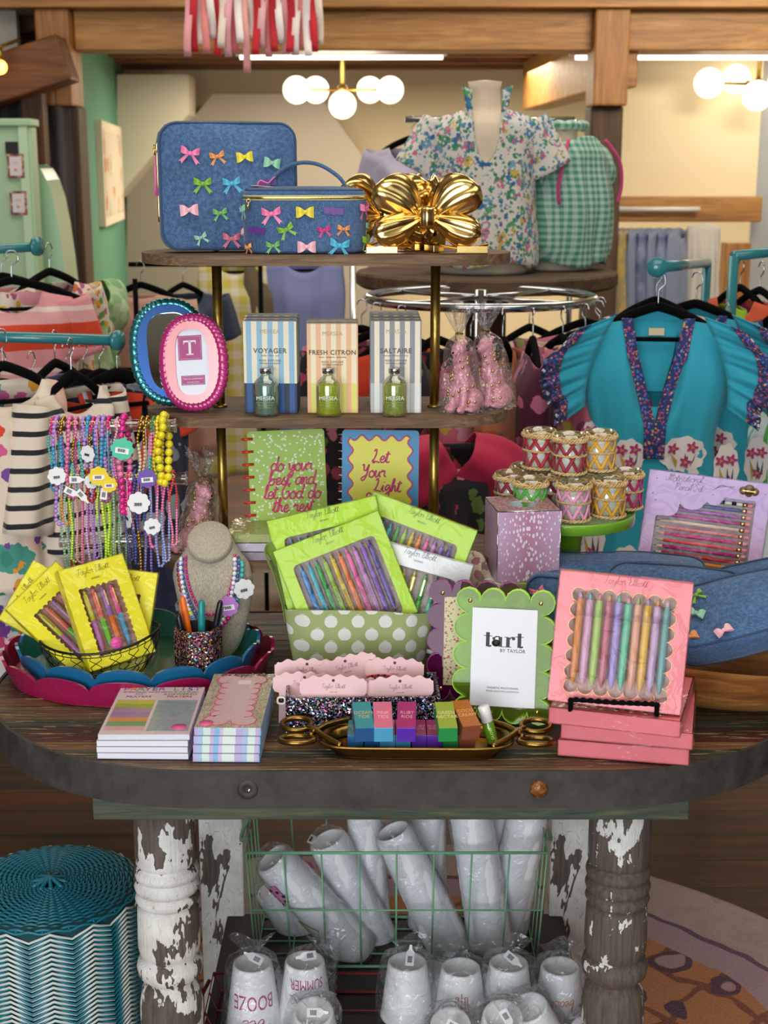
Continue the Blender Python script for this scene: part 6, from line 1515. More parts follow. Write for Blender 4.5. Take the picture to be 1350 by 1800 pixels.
# ------------------------------------------------------------------ garments
def lerp(T_, v):
    for (a, x), (b, y) in zip(T_, T_[1:]):
        if v <= b: f = (v-a)/(b-a); f = f*f*(3-2*f); return x+(y-x)*f
    return T_[-1][1]
class Garment:
    """hanging garment: closed body sheet, front towards -y, top of shoulders at z=0"""
    def __init__(s, L, W, D=None, neck=.08, nd=.05, slope=.22, folds=7, amp=.10, sd=0, bk=.01):
        s.L, s.W, s.D = L, W, D or [(0, .018), (.15, .055), (1, .075)]; s.neck, s.nd, s.slope, s.n, s.a, s.sd, s.bk = neck, nd, slope, folds, amp, sd, bk
    def pt(s, q, v):
        W, D = lerp(s.W, v), lerp(s.D, v); f = s.a*min(1, v*2.2+.15)
        r = 1+f*math.sin(s.n*q+s.sd+.8*math.sin(v*4+s.sd))+f*.5*math.sin((2*s.n+1)*q+s.sd*2+v*2)
        x = W*math.cos(q)*(1+f*.12*math.sin(s.n*q+s.sd)); y = D*math.sin(q)*r
        x0 = W*math.cos(q); top = -s.slope*max(0, abs(x0)-s.neck*.5)
        if abs(x0) < s.neck: top -= (s.nd if math.sin(q) < 0 else s.bk)*math.sqrt(max(0, 1-(x0/s.neck)**2))
        z = -s.L*v+top*max(0, 1-v*2.5)+.008*math.sin(4*q+s.sd)*v
        return (x, y, z)
    def body(s, mb, m, nu=90, nv=30, v1=1.0): return mb.sheet(nu, nv, lambda u, v: s.pt(2*PI*u, v*v1), m, cu=True)
    def front(s, x, z, off=.004):
        v = max(0, min(1, -z/s.L))
        for _ in range(4):
            W = lerp(s.W, v); q = -math.acos(max(-.98, min(.98, x/W))); p = s.pt(q, v); v = max(0, min(1, v+(p[2]-z)/s.L))
        W = lerp(s.W, v); q = -math.acos(max(-.98, min(.98, x/W))); p = s.pt(q, v)
        return (x, min(p[1], -lerp(s.D, v)*.0)-off, z)
    def patch(s, mb, P, m, off=.004):
        c = (sum(p[0] for p in P)/len(P), sum(p[1] for p in P)/len(P)); n = len(P)
        vs = [s.front(*c, off)]+[s.front(c[0]+(x-c[0])*.5, c[1]+(z-c[1])*.5, off) for x, z in P]+[s.front(x, z, off) for x, z in P]
        mb.add(vs, [(0, 1+(k+1) % n, 1+k) for k in range(n)]+[(1+k, 1+(k+1) % n, 1+n+(k+1) % n, 1+n+k) for k in range(n)], m, True)
def sleeve(mb, m, s, x0, z0, L, ang, w0, w1, d=.03, puff=0, seed=0):
    ca, sa = math.cos(R(ang)), math.sin(R(ang))
    def f(u, v):
        q = 2*PI*u; w = (w0+(w1-w0)*v)*(1+puff*math.sin(PI*v)); t = L*v
        a = w*math.cos(q)*(1+.06*math.sin(5*q+seed+v*3)); b = (d*(1+puff*math.sin(PI*v)))*math.sin(q)*(1+.15*math.sin(4*q+seed))
        return (s*(x0+t*ca+a*sa), b, z0-t*sa+a*ca)
    mb.sheet(32, 12, f, m, cu=True)
HG = {}
def hanger(label, M, group, w=.19, col=None):
    if 'a' in HG:
        r = dup(HG['a'], label, M=M @ SCL(w/.19, 1, 1), group=group); return r
    t = thing('clothes_hanger', label, 'hanger', M=M, group=group)
    b = MB(); P = [(0, 0, .018), (.03, 0, .012), (.10, 0, -.008), (.16, 0, -.034), (.19, 0, -.052)]
    for s in (-1, 1): b.tube(smooth([(s*x, y, z) for x, y, z in P], 4), [.009]*1+[.009]*100, M_black, 8, flat=1.2)
    b.tube([(-.185, 0, -.055), (.185, 0, -.055)], .005, M_black, 6); b.build('arms', t)
    b = MB(); b.tube(smooth([(0, 0, .018), (0, 0, .05), (.004, 0, .056), (.018, 0, .068), (.012, 0, .088), (-.006, 0, .090), (-.016, 0, .078)], 4), .002, M_silver, 6); b.build('hook', t)
    HG['a'] = t; return t
def garment(name, label, cat, M, G, m, group=None, sl=None, trims=None, hang=None, hgroup='velvet hangers on the racks', parts=None):
    t = thing(name, label, cat, M=M, group=group)
    b = MB(); G.body(b, m); b.build('body', t, solid=.003)
    if sl:
        for s in (-1, 1): b = MB(); sleeve(b, sl.get('m', m), s, sl['x'], sl.get('z', -.03), sl['L'], sl['a'], sl['w0'], sl['w1'], sl.get('d', .03), sl.get('p', 0), s); b.build('sleeve', t, solid=.003)
    if parts: parts(t, G)
    if hang: hanger(hang, M @ T(0, 0, .004), hgroup, lerp(G.W, 0)*.95)
    return t
def pipe(name, label, cat, runs, r, m, caps=(), rings=()):
    t = thing(name, label, cat, tuple(runs[0][0]))
    o = Vector(runs[0][0])
    for P in runs:
        b = MB(); b.tube([tuple(Vector(p)-o) for p in P], r, m, 16); b.build('pipe', t)
    for p, d, rr in caps:
        b = MB(); M = T(*(Vector(p)-o)) @ Vector(d).to_track_quat('Z', 'Y').to_matrix().to_4x4(); b.lathe([(0, -.004), (rr, -.004), (rr*1.03, 0), (rr, .006), (0, .007)], m, 28, M); b.build('end_cap', t)
    return t
# fabrics
F_redstripe = stripes('red_pink_wide_stripe', 2, .15, [(0, 'd8401c'), (.42, 'e8a8a8'), (.62, 'f0d8cc'), (.7, 'e89aa0')])
F_floralY = floral('yellow_purple_floral', 'ead9c8', [(42, ['e0b020', 'b04a7a', '6a9a5a', 'e8c040', 'd87a3a'], .38)])
F_greenruf = floral('green_marbled', '9fbf8c', [(26, ['7aa870', 'b8d4a4', '86b07c'], .42)])
F_brush = floral('bright_brush_floral', 'ead8c4', [(11, ['e0482c', 'f0a090', '4a9a8a', 'd8407a', 'f0c8b0'], .36), (24, ['e8a030', '3a8a7a', 'd85a90', '7a4a9a'], .30)])
F_multi = floral('multicolour_garden_print', 'dcd4d0', [(10, ['4ab0a0', 'c8406a', '5a3a8a', 'e05a2c', 'd0a04a'], .44), (22, ['7a3a90', 'e8e0d8', '2a8a80'], .3)])
F_breton = stripes('cream_black_stripe', 2, .036, [(0, 'e9d9c6'), (.70, '1b1d26')])
F_navy = floral('navy_swirl_print', '1e2440', [(16, ['8a94a0', '2a3050', 'a8aeb0'], .34)])
F_red = cloth('tomato_red', 'd8401f'); F_trim = stripes('red_lilac_trim', 0, .034, [(0, 'd8401f'), (.3, 'c4b8c8'), (.72, 'd8401f')])
F_peri = cloth('periwinkle', '8088b8'); F_pinksh = cloth('dusty_pink_linen', 'c99a86'); F_ltblue = cloth('light_blue_stripe', '7a8cc0')
def gingham(name, a, b, per):
    def f(n, o):
        x = n.sp(o); g = n.ma('ADD', n.gt(n.wrap(n.ma('ADD', x[0], 5.0), per), .5), n.gt(n.wrap(n.ma('ADD', x[2], 5.0), per), .5)); return n.mx(n.ma('MULTIPLY', g, .5), C(a), C(b))
    return cloth(name, a, f)
F_ggreen = gingham('green_gingham', 'b9d4c4', '4d9478', .019); F_gyel = gingham('yellow_gingham', 'd8d0b8', 'c9b84a', .06)
F_shirt = floral('white_garden_floral', 'e4ddd2', [(30, ['4a8ab4', 'e4ddd2', 'd87a96', '7aa4bc', '5aa06a', 'd8b84a', '3a78a8'], .40), (58, ['3f8a5a', 'e4ddd2', '4a88b0', 'e4ddd2', '3a6aa0', 'd06a86'], .36), (90, ['5a9ab0', 'e4ddd2', '3a8a6a', 'e4ddd2'], .34)])
F_teal = cloth('teal_cotton', '27a4bc', None, .8, .2)
F_navyemb = floral('embroidered_navy_band', '27376e', [(150, ['c8486a', '4a78c0', 'e0a060', 'c04a80'], .34)])
F_navyfl = floral('navy_white_fringe', '232c50', [(90, ['e8e8ee', '5a7ac0', 'c84a70'], .34)])
F_pinkfl = floral('pink_rose_print', 'd07a92', [(26, ['a83a5a', 'e8a8b8', '8a9a5a', 'f0c8c8'], .38)])
F_cream = floral('cream_lace', 'ddc8b4', [(40, ['e8dccc', 'c9ad94'], .3)])
F_burg = floral('burgundy_floral', '5a1f3a', [(22, ['a83a6a', '7a8a4a', 'd87a9a', '3a1428'], .36)])
F_orfl = floral('orange_red_floral', 'e0cfc4', [(30, ['d8482c', 'e89040', 'c03a5a', 'd8482c'], .42)])
F_rust = cloth('rust_brown', 'a8603c'); F_blackfl = floral('black_pink_floral', '201a20', [(24, ['a8405a', '5a7a3a', 'c8788a'], .36)])
F_olive = floral('pink_yellow_paisley', 'd8708a', [(18, ['c8b84a', 'a83a6a', 'e8a0b0'], .4)])
F_cham = cloth('faded_chambray', '6f80a6', lambda n, o: n.rp(n.ns(o, 12, 4), [(.35, C('55668c')), (.65, C('8d9cbd'))]))
F_denl = cloth('pale_denim', '8490ae'); F_khaki = floral('yellow_grey_plaid', 'a89a70', [(12, ['8a8a90', 'c0a860'], .4)]); F_wht = cloth('off_white', 'c8c2ba'); F_dkblue = cloth('dark_jeans', '39455e')
F_strgrn = stripes('white_green_blue_stripe', 0, .07, [(0, 'e8ece8'), (.3, '5fb84a'), (.42, 'e8ece8'), (.65, '7ac0d8'), (.78, 'e8ece8')])
F_lime = cloth('lime_green', 'a0cc30'); F_or = cloth('coral_orange', 'e8643c'); F_mag = cloth('hot_magenta', 'd8207c'); F_nvfl = floral('navy_green_jungle', '1e2a5a', [(20, ['4a8ac0', '8ab04a', 'c84a8a', '2a3a70'], .38)])
F_lilac = cloth('grey_lilac', 'b0a8bc')
TOPW = [(0, .19), (.12, .20), (.5, .17), (1, .21)]
def simple(name, label, cat, px, py, Y, rz, m, L, w=.19, group=None, sl=None, hang=None, sd=0, W=None, folds=7, amp=.12, neck=.07, nd=.06, lean=0, D=None):
    p = at(px, py, Y); k = w/.19
    G = Garment(L, [(v, x*k) for v, x in (W or TOPW)], D, neck, nd, folds=folds, amp=amp, sd=sd)
    return garment(name, label, cat, T(*p) @ RZ(rz) @ RX(lean), G, m, group, sl, hang=hang)
SHORT = dict(x=.135, L=.15, a=76, w0=.052, w1=.062, d=.03); LONG = dict(x=.15, L=.45, a=72, w0=.07, w1=.05, d=.03)
gL, gR = 'clothes on the left pipe racks', 'clothes on the right pipe racks'
# left racks
pipe('pipe_rack', 'upper teal pipe clothes rack at the left edge with round end cap', 'clothes rack', [[at(-120, 445, 3.7), at(62, 434, 3.7)], [at(-120, 445, 3.7), Vector((at(-120, 445, 3.7).x, 3.7, .01))]], .012, M_teal, [(at(65, 433, 3.7), (1, -.5, 0), .024)])
pipe('pipe_rack', 'lower teal pipe clothes rack at the left with round end cap', 'clothes rack', [[at(-150, 588, 3.05), at(203, 598, 3.05)], [at(-150, 588, 3.05), Vector((at(-150, 588, 3.05).x, 3.05, .01))]], .012, M_teal, [(at(206, 598, 3.05), (1, -.6, 0), .021)])
simple('shirt', 'red and pink wide-striped shirt on the upper left rack', 'shirt', 22, 508, 3.62, 22, F_redstripe, .50, .16, gL, SHORT, 'black hanger holding the red and pink striped shirt', 1)
simple('shirt', 'second red striped shirt half behind the first on the upper left rack', 'shirt', 5, 500, 3.85, 30, F_redstripe, .46, .17, gL, SHORT, 'black hanger behind the red striped shirt', 3)
simple('blouse', 'cream floral blouse with yellow and purple flowers on the upper left rack', 'blouse', 88, 492, 3.78, 58, F_floralY, .42, .15, gL, SHORT, 'black hanger holding the yellow floral blouse', 2)
simple('blouse', 'green ruffled blouse beside the yellow floral blouse on the left', 'blouse', 128, 515, 3.9, 62, F_greenruf, .22, .13, gL, dict(x=.08, L=.10, a=40, w0=.07, w1=.09, d=.05, p=.3), None, 4, amp=.3)
simple('dress', 'bright painterly floral dress at the far left of the lower rack', 'dress', 6, 662, 2.84, 32, F_brush, .43, .12, gL, None, 'black hanger holding the painterly floral dress', 1)
simple('dress', 'dark multicolour garden print dress hanging below the painterly dress', 'dress', 2, 690, 3.14, 36, F_multi, .66, .17, gL, None, 'black hanger holding the dark multicolour garden print dress', 2)
simple('dress', 'multicolour garden print dress beside the striped shirt on the left', 'dress', 58, 690, 3.28, 60, F_multi, .68, .14, gL, None, 'black hanger holding the garden print dress by the striped shirt', 5)
simple('blouse', 'light blue blouse peeking over the striped shirt', 'blouse', 98, 655, 3.2, 65, F_ltblue, .30, .12, gL, None, 'black hanger holding the light blue blouse', 5)
simple('shirt', 'cream shirt with thin black stripes on the lower left rack', 'shirt', 126, 676, 2.93, 62, F_breton, .34, .11, gL, dict(x=.105, L=.26, a=78, w0=.05, w1=.055, d=.04), 'black hanger holding the cream and black striped shirt', 1)
simple('dress', 'cream dress with thin black stripes hanging below the striped shirt', 'dress', 130, 690, 3.02, 50, F_breton, .78, .13, gL, None, None, 4, W=[(0, .16), (1, .19)])
def navy(px, py, Y, rz, label, hl, sd):
    p = at(px, py, Y); G = Garment(.70, [(0, .155), (.15, .16), (.5, .15), (1, .21)], neck=.085, nd=.15, sd=sd)
    def parts(t, G):
        for s in (-1, 1):
            b = MB(); Q = [(s*.088, -.01), (s*.072, -.09), (s*.040, -.17), (s*.008, -.26)]
            b.sheet(3, 14, lambda u, v: G.front(lerp([(k/3, q[0]) for k, q in enumerate(Q)], v)+(u-.5)*.030, lerp([(k/3, q[1]) for k, q in enumerate(Q)], v), .007), F_red); b.build('neck_trim', t, solid=.002)
            b = MB(); b.sheet(3, 14, lambda u, v: G.front(lerp([(k/3, q[0]) for k, q in enumerate(Q)], v)+(u-.5)*.010, lerp([(k/3, q[1]) for k, q in enumerate(Q)], v), .011), cloth('pale_lilac_tape', 'c8b8cc')); b.build('tape', t, solid=.001)
        b = MB(); G.patch(b, [(-.06, -.03), (0, -.02), (.06, -.03), (.05, -.10), (0, -.13), (-.05, -.10)], F_red, -.02); b.build('lining', t)
    garment('dress', label, 'dress', T(*p) @ RZ(rz), G, F_navy, gL, dict(x=.115, L=.10, a=74, w0=.05, w1=.06, d=.03, m=F_red), hang=hl, parts=parts)
for k, (px, rz) in enumerate(((118, 62), (148, 58), (176, 50), (207, 34))):
    navy(px, 672, 3.16+.05*(3-k) if k < 3 else 3.06, rz, 'navy print dress with red and lilac trim, %s' % ['leftmost of the four on the left rack', 'second of the four on the left rack', 'third of the four on the left rack', 'rightmost and most visible of the four'][k], 'black hanger holding the %s navy print dress' % ['leftmost', 'second', 'third', 'rightmost'][k], k)
# pink shirt stand
simple('shirt', 'dusty pink linen shirt on a black stand behind the oval frames', 'shirt', 248, 513, 4.5, 0, F_pinksh, .62, .145, None, dict(x=.12, L=.50, a=82, w0=.05, w1=.045, d=.035), 'black hanger holding the dusty pink shirt', 2, neck=.05, nd=.02, amp=.06)
p = at(237, 490, 4.42); t = thing('garment_stand', 'thin black garment stand in front of the pink shirt', 'clothes rack', (p.x, p.y, 0)); b = MB(); b.tube([(0, 0, .012), (0, 0, p.z)], .008, M_black, 8); b.build('pole', t); b = MB(); b.tube([(-.09, 0, p.z-.28), (.09, 0, p.z-.28)], .006, M_black, 6); b.build('cross_bar', t); b = MB(); b.lathe([(0, 0), (.15, 0), (.15, .012), (0, .014)], M_black, 28); b.build('base', t)
simple('jacket', 'dark jeans jacket hanging behind the brass post at the left', 'jacket', 322, 512, 4.9, 40, F_dkblue, .42, .12, None, SHORT, 'black hanger holding the dark jeans jacket', 1)
simple('dress', 'pale yellow gingham dress seen behind the left brass post', 'dress', 412, 455, 5.6, 12, F_gyel, .85, .14, None, None, 'hanger holding the yellow gingham dress', 2)
simple('dress', 'periwinkle blue long dress seen between the upper shelves', 'dress', 535, 452, 5.62, 0, F_peri, 1.0, .15, None, None, 'hanger holding the periwinkle dress', 3)
simple('trousers', 'olive brown trousers hanging between the yellow and periwinkle dresses', 'trousers', 468, 455, 5.64, 40, cloth('olive_brown', '6a5a44'), .8, .10, None, None, None, 1)
# rail that carries them
pipe('clothes_rail', 'chrome clothes rail hidden behind the top shelf carrying the long dresses', 'clothes rack', [[at(360, 453, 5.6)+Vector((0, 0, .085)), at(620, 453, 5.6)+Vector((0, 0, .085))], [Vector((at(620, 453, 5.6).x, 5.6, 0.01)), at(620, 453, 5.6)+Vector((0, 0, .085))], [Vector((at(360, 453, 5.6).x, 5.6, 0.01)), at(360, 453, 5.6)+Vector((0, 0, .085))]], .012, M_silver)
# round rack
RCX, RCY, RCZ, RCR = at(845, 523, 3.62).x, 3.62, at(845, 523, 3.62).z, .285
t = thing('round_clothes_rack', 'round chrome clothes rack full of floral dresses behind the shelf stand', 'clothes rack', (RCX, RCY, 0))
b = MB(); b.tube([(RCR*math.cos(a), RCR*math.sin(a), RCZ) for a in (2*PI*k/64 for k in range(64))], .011, M_silver, 12, closed=True); b.build('ring_rail', t)
b = MB(); b.tube([(0, 0, .01), (0, 0, RCZ+.02)], .016, M_silver, 12); b.build('pole', t)
b = MB()
for k in range(4): b.tube([(0, 0, RCZ), (RCR*math.cos(PI/4+k*PI/2), RCR*math.sin(PI/4+k*PI/2), RCZ)], .007, M_silver, 8)
b.build('spokes', t)
b = MB()
for k in range(4): b.tube([(0, 0, .05), (.3*math.cos(PI/4+k*PI/2), .3*math.sin(PI/4+k*PI/2), .012)], .011, M_silver, 8)
b.build('feet', t)
rr_ = [(-170, F_pinkfl, 'pink rose print'), (-150, F_blackfl, 'black floral'), (-132, F_red, 'tomato red'), (-114, F_blackfl, 'dark floral'), (-98, F_olive, 'pink and yellow paisley'), (-84, F_rust, 'rust brown'), (-70, F_burg, 'burgundy floral'), (-54, F_olive, 'rose paisley'), (-38, F_cream, 'cream lace'), (-20, F_cream, 'ivory lace'), (0, F_orfl, 'orange and red floral'), (22, F_pinkfl, 'rose print')]
for k, (a, m, nm) in enumerate(rr_):
    x, y = RCX+(RCR+.02)*math.cos(R(a)), RCY+(RCR+.02)*math.sin(R(a))
    G = Garment(.66+.05*math.sin(k*2), [(0, .15), (.15, .155), (.5, .13), (1, .19)], neck=.06, nd=.06, folds=6, amp=.16, sd=k)
    garment('dress', '%s dress on the round rack, %s around its front' % (nm, ORD[k]), 'dress', T(x, y, RCZ-.095) @ RZ(a+90+70), G, m, 'dresses on the round rack', SHORT if k % 2 else None, hang='black hanger on the round rack, %s around its front' % ORD[k], hgroup='hangers on the round rack')
# red/orange scalloped blouse and lace top between rack and teal dress
simple('blouse', 'orange and red floral blouse on a black hanger left of the teal dress', 'blouse', 992, 668, 3.55, 20, F_orfl, .32, .125, gR, dict(x=.10, L=.09, a=60, w0=.05, w1=.065, d=.04), 'black hanger holding the orange and red floral blouse', 3)
simple('blouse', 'cream lace blouse behind the orange floral blouse', 'blouse', 930, 590, 3.75, 35, F_cream, .40, .14, gR, SHORT, 'black hanger holding the cream lace blouse', 6)
simple('skirt', 'fuchsia trimmed dark skirt hanging low beside the right brass post', 'skirt', 800, 775, 3.05, 10, F_blackfl, .42, .10, None, dict(x=.02, L=.14, a=30, w0=.05, w1=.06, d=.05, m=cloth('fuchsia_pile', 'c0204c'), p=.3), None, 2, amp=.25)
# round wooden table with mannequins
WX, WY, WZ = at(855, 476, 4.25).x, 4.25, at(855, 476, 4.25).z
t = thing('round_display_shelf', 'round dark wooden display shelf carrying the two dress forms', 'display table', (WX, WY, 0))
b = MB(); b.lathe([(0, WZ-.045), (.37, WZ-.045), (.385, WZ-.035), (.385, WZ-.006), (.38, WZ), (0, WZ)], M_rshelf, 64, smooth=False); b.build('top', t)
b = MB(); b.lathe([(0, 0), (.28, 0), (.28, .03), (.07, .05), (.06, WZ-.1), (.12, WZ-.046), (0, WZ-.046)], M_dark, 32); b.build('pedestal', t)
M_form = mat('ivory_form', 'e0ccb2', .7)
def dform(label, x, y, z, rz, s=1):
    t = thing('dress_form', label, 'mannequin', (x, y, z), rz)
    b = MB(); b.lathe([(0, 0), (.125*s, 0), (.13*s, .01), (.125*s, .06), (.11*s, .16), (.135*s, .29), (.15*s, .36), (.135*s, .41), (.07*s, .445), (.045*s, .465), (.043*s, .51), (.048*s, .53), (0, .535)], M_form, 40, SCL(1, .72, s)); b.build('torso', t); return t
mx_, my_ = at(847, 470, 4.18).x, 4.17
dform('ivory dress form wearing the white garden floral shirt', mx_, my_, WZ+.0005, 0)
def shirtparts(t, G):
    for s in (-1, 1):
        b = MB(); b.sheet(3, 10, lambda u, v: (s*(.030+.028*u*(1-v)+.012*(1-v)), -.094-.014*v-.004, .012+.030*(1-v)-.16*v+.010*u), F_shirt); b.build('collar_flap', t, solid=.003)
G = Garment(.435, [(0, .135), (.12, .158), (.45, .148), (1, .162)], [(0, .092), (.10, .124), (1, .145)], .040, .15, slope=.28, folds=6, amp=.06, bk=-.01)
garment('shirt', 'white shirt with bright garden floral print and short sleeves on the front dress form', 'shirt', T(mx_, my_, WZ+.463), G, F_shirt, None, dict(x=.112, L=.150, a=62, w0=.066, w1=.074, d=.055, z=-.050), parts=shirtparts)
mx2 = at(990, 470, 4.30).x
dform('ivory dress form wearing the green gingham blouse', mx2, 4.32, WZ+.0005, 35, .80)
def ginp(t, G):
    b = MB(); b.tube([(.062*math.cos(a), .045*math.sin(a), .03+.003*math.sin(9*a)) for a in (2*PI*k/40 for k in range(40))], .014, F_ggreen, 8, closed=True); b.build('ruffled_neck', t)
    for s in (-1, 1):
        b = MB(); b.tube(smooth([(s*.075, -.085, -.01), (s*.115, -.108, -.07), (s*.13, -.105, -.14), (s*.12, -.10, -.19)], 5), .0055, cloth('pink_rickrack', 'd0447c'), 6); b.build('pink_edging', t)
G = Garment(.365, [(0, .112), (.12, .134), (.5, .145), (.85, .155), (1, .13)], [(0, .088), (.15, .112), (.6, .135), (1, .125)], .04, .0, slope=.32, folds=9, amp=.07, bk=0)
garment('blouse', 'green and white gingham blouse with pink edging on the rear dress form', 'blouse', T(mx2, 4.32, WZ+.385) @ RZ(38), G, F_ggreen, None, dict(x=.08, L=.10, a=50, w0=.065, w1=.055, d=.055, p=.25, z=-.06), parts=ginp)
simple('jacket', 'grey lilac jacket hanging behind the floral shirt', 'jacket', 722, 255, 4.95, -30, F_lilac, .46, .15, None, dict(x=.12, L=.3, a=70, w0=.06, w1=.055, d=.04), 'hanger holding the grey lilac jacket', 1)
p = at(722, 240, 4.95); q_ = at(330, 496, 4.93)
pipe('clothes_rail', 'chrome rail standing behind the dress forms carrying the grey lilac jacket', 'clothes rack', [[(p.x-.02, 4.95, p.z+.055), (p.x+.55, 4.95, p.z+.055)], [(p.x+.55, 4.95, p.z+.055), (p.x+.55, 4.95, .01)]], .010, M_silver)
pipe('clothes_rail', 'thin black rail carrying the dark jeans jacket behind the left brass post', 'clothes rack', [[(q_.x-.2, 4.93, q_.z+.06), (q_.x+.25, 4.93, q_.z+.06)], [(q_.x+.25, 4.93, q_.z+.06), (q_.x+.25, 4.93, .01)]], .008, M_black)
# right rack with teal dresses
A = at(1155, 470, 3.08); Bc = at(1243, 462, 3.9)
pipe('pipe_rack', 'teal pipe clothes rack with round end cap carrying the teal dresses', 'clothes rack', [[A, Bc], [Bc, Vector((Bc.x, Bc.y, .01))]], .0125, M_teal, [(A, (-.12, -1, 0), .021)])
E = at(1290, 450, 3.72); E2 = at(1420, 436, 3.9)
pipe('pipe_rack', 'teal pipe clothes rack corner at the far right', 'clothes rack', [[E2, E], [E, Vector((E.x, E.y, .01))]], .0135, M_teal, [])
def tealdress(label, hl, px, py, Y, rz, sd):
    p = at(px, py, Y); M = T(*p) @ RZ(rz)
    G = Garment(.95, [(0, .150), (.12, .160), (.30, .135), (.42, .150), (1, .24)], [(0, .02), (.12, .055), (.3, .05), (1, .09)], .062, .20, slope=.18, folds=9, amp=.10, sd=sd)
    def parts(t, G):
        V_ = [(.068, -.002), (.055, -.07), (.030, -.16), (.012, -.23), (.011, -.31)]
        for s in (-1, 1):
            b = MB(); b.sheet(3, 26, lambda u, v: G.front(s*(lerp([(k/4, q[0]) for k, q in enumerate(V_)], v))+(u-.5)*.024, lerp([(k/4, q[1]) for k, q in enumerate(V_)], v), .007), F_navyemb); b.build('embroidered_band', t, solid=.002)
            def ruf(u, v):   # shoulder ruffle from shoulder to underarm
                zz = .005-.20*u; base = .095+.060*math.sin(u*PI*.55); out = .055+.055*math.sin(PI*min(1, u*1.05+.12))
                w_ = (math.sin(u*31+1.5*math.sin(u*9))*.010+math.sin(u*67)*.004)*v
                return (s*(base+out*v), -.052-.030*v+w_, zz+.006*math.sin(u*23+1)*v-.030*v)
            b = MB(); b.sheet(90, 8, ruf, F_teal); b.build('ruffle', t, solid=.002)
            b = MB(); b.sheet(90, 3, lambda u, v: (lambda p: (p[0], p[1]-.006, p[2]))(ruf(u, .70+.30*v)), F_navyemb); b.sheet(90, 3, lambda u, v: (lambda p: (p[0]+s*.012*v, p[1]+.006*math.sin(u*90), p[2]-.010*v))(ruf(u, 1)), F_navyfl); b.build('ruffle_trim', t, solid=.002)
        wh, mg, ol, dk = flat('ece4dc', .8), flat('c02c7c', .8), flat('c09a48', .8), flat('1f4c50', .8)
        def fl(c, r, k=5): return [(c[0]+r*(.72+.28*math.cos(k*a))*math.cos(a), c[1]+r*(.72+.28*math.cos(k*a))*math.sin(a)) for a in (2*PI*j/30 for j in range(30))]
        for c, rx, rz_ in (((-.055, -.305), .036, .038), ((.065, -.300), .052, .040), ((.088, -.375), .026, .045), ((.165, -.34), .028, .06), ((-.14, -.27), .02, .035), ((.03, -.62), .03, .06), ((-.05, -.56), .04, .05), ((.12, -.50), .035, .06), ((-.13, -.50), .03, .07)):
            b = b2 = b3 = MB(); G.patch(b, [(c[0]+rx*(1+.06*math.cos(9*a))*math.cos(a), c[1]+rz_*(1+.06*math.cos(9*a))*math.sin(a)) for a in (2*PI*j/36 for j in range(36))], wh, .006)
            for q in ((-.4, .3), (.35, .35), (.1, -.4)):
                cc = (c[0]+q[0]*rx*1.1, c[1]+q[1]*rz_*1.1); G.patch(b2, fl(cc, .0145), mg, .009); G.patch(b2, fl(cc, .005, 3), ol, .011)
            for q in (-.7, .1, .7): G.patch(b3, [(c[0]+q*rx*.8, c[1]+rz_*.1), (c[0]+q*rx*.5+.006, c[1]-rz_*.35), (c[0]+q*rx*.4, c[1]-rz_*.75)], dk if q > 0 else ol, .009)
            b.build('floral_applique', t)
        b = MB(); G.patch(b, [(-.05, .0), (0, .01), (.05, .0), (.04, -.09), (.02, -.17), (-.02, -.17), (-.04, -.09)], F_teal, -.04); b.build('back_lining', t)
        b = MB(); b.box((.0, .01, -.035), (.034, .002, .016), flat('d8c49a')); b.build('neck_label', t)
        b = MB(); b.sheet(60, 3, lambda u, v: G.front((u-.5)*.26, -.335-.014*v+.003*math.sin(u*60), .004+.003*math.sin(u*50)), F_teal); b.build('waist_gather', t)
    garment('dress', label, 'dress', M, G, F_teal, gR, parts=parts, hang=hl)
tealdress('teal cotton dress with embroidered V neck and white floral appliques, frontmost on the right rack', 'black hanger holding the front teal dress', 1156, 556, 3.16, -6, 1)
tealdress('second teal dress with appliques hanging just behind and right of the front one', 'black hanger holding the second teal dress', 1222, 550, 3.36, -24, 2.4)
simple('blouse', 'bold floral blouse in the neck of the front teal dress', 'blouse', 1152, 545, 3.28, 0, floral('leaf_and_berry_print', 'e4d4c0', [(16, ['c03a6a', 'd09a3c', '2a5a60', '2a4a80'], .42)]), .35, .12, gR, None, 'black hanger holding the bold floral blouse', 3, nd=.03)
simple('dress', 'navy dress with white fringe print on the right rack', 'dress', 1275, 600, 3.62, -55, F_navyfl, .40, .10, gR, None, 'black hanger holding the navy fringe dress', 5)
for k, (px, py, m, L, nm) in enumerate(((1258, 528, F_lime, .25, 'lime green'), (1300, 520, F_or, .5, 'coral orange'), (1335, 525, F_mag, .5, 'hot magenta'), (1322, 690, F_strgrn, .6, 'white with green and blue striped'), (1368, 725, F_nvfl, .6, 'navy jungle print'), (1385, 560, F_nvfl, .4, 'dark tropical'))):
    simple('blouse' if L < .6 else 'dress', '%s garment on the far right rack' % nm, 'clothes', px, py, 3.85-.06*k if k < 3 else 3.45, -62, m, L, .12, gR, None, 'black hanger holding the %s garment' % nm if k in (1, 2, 5) else None, k)
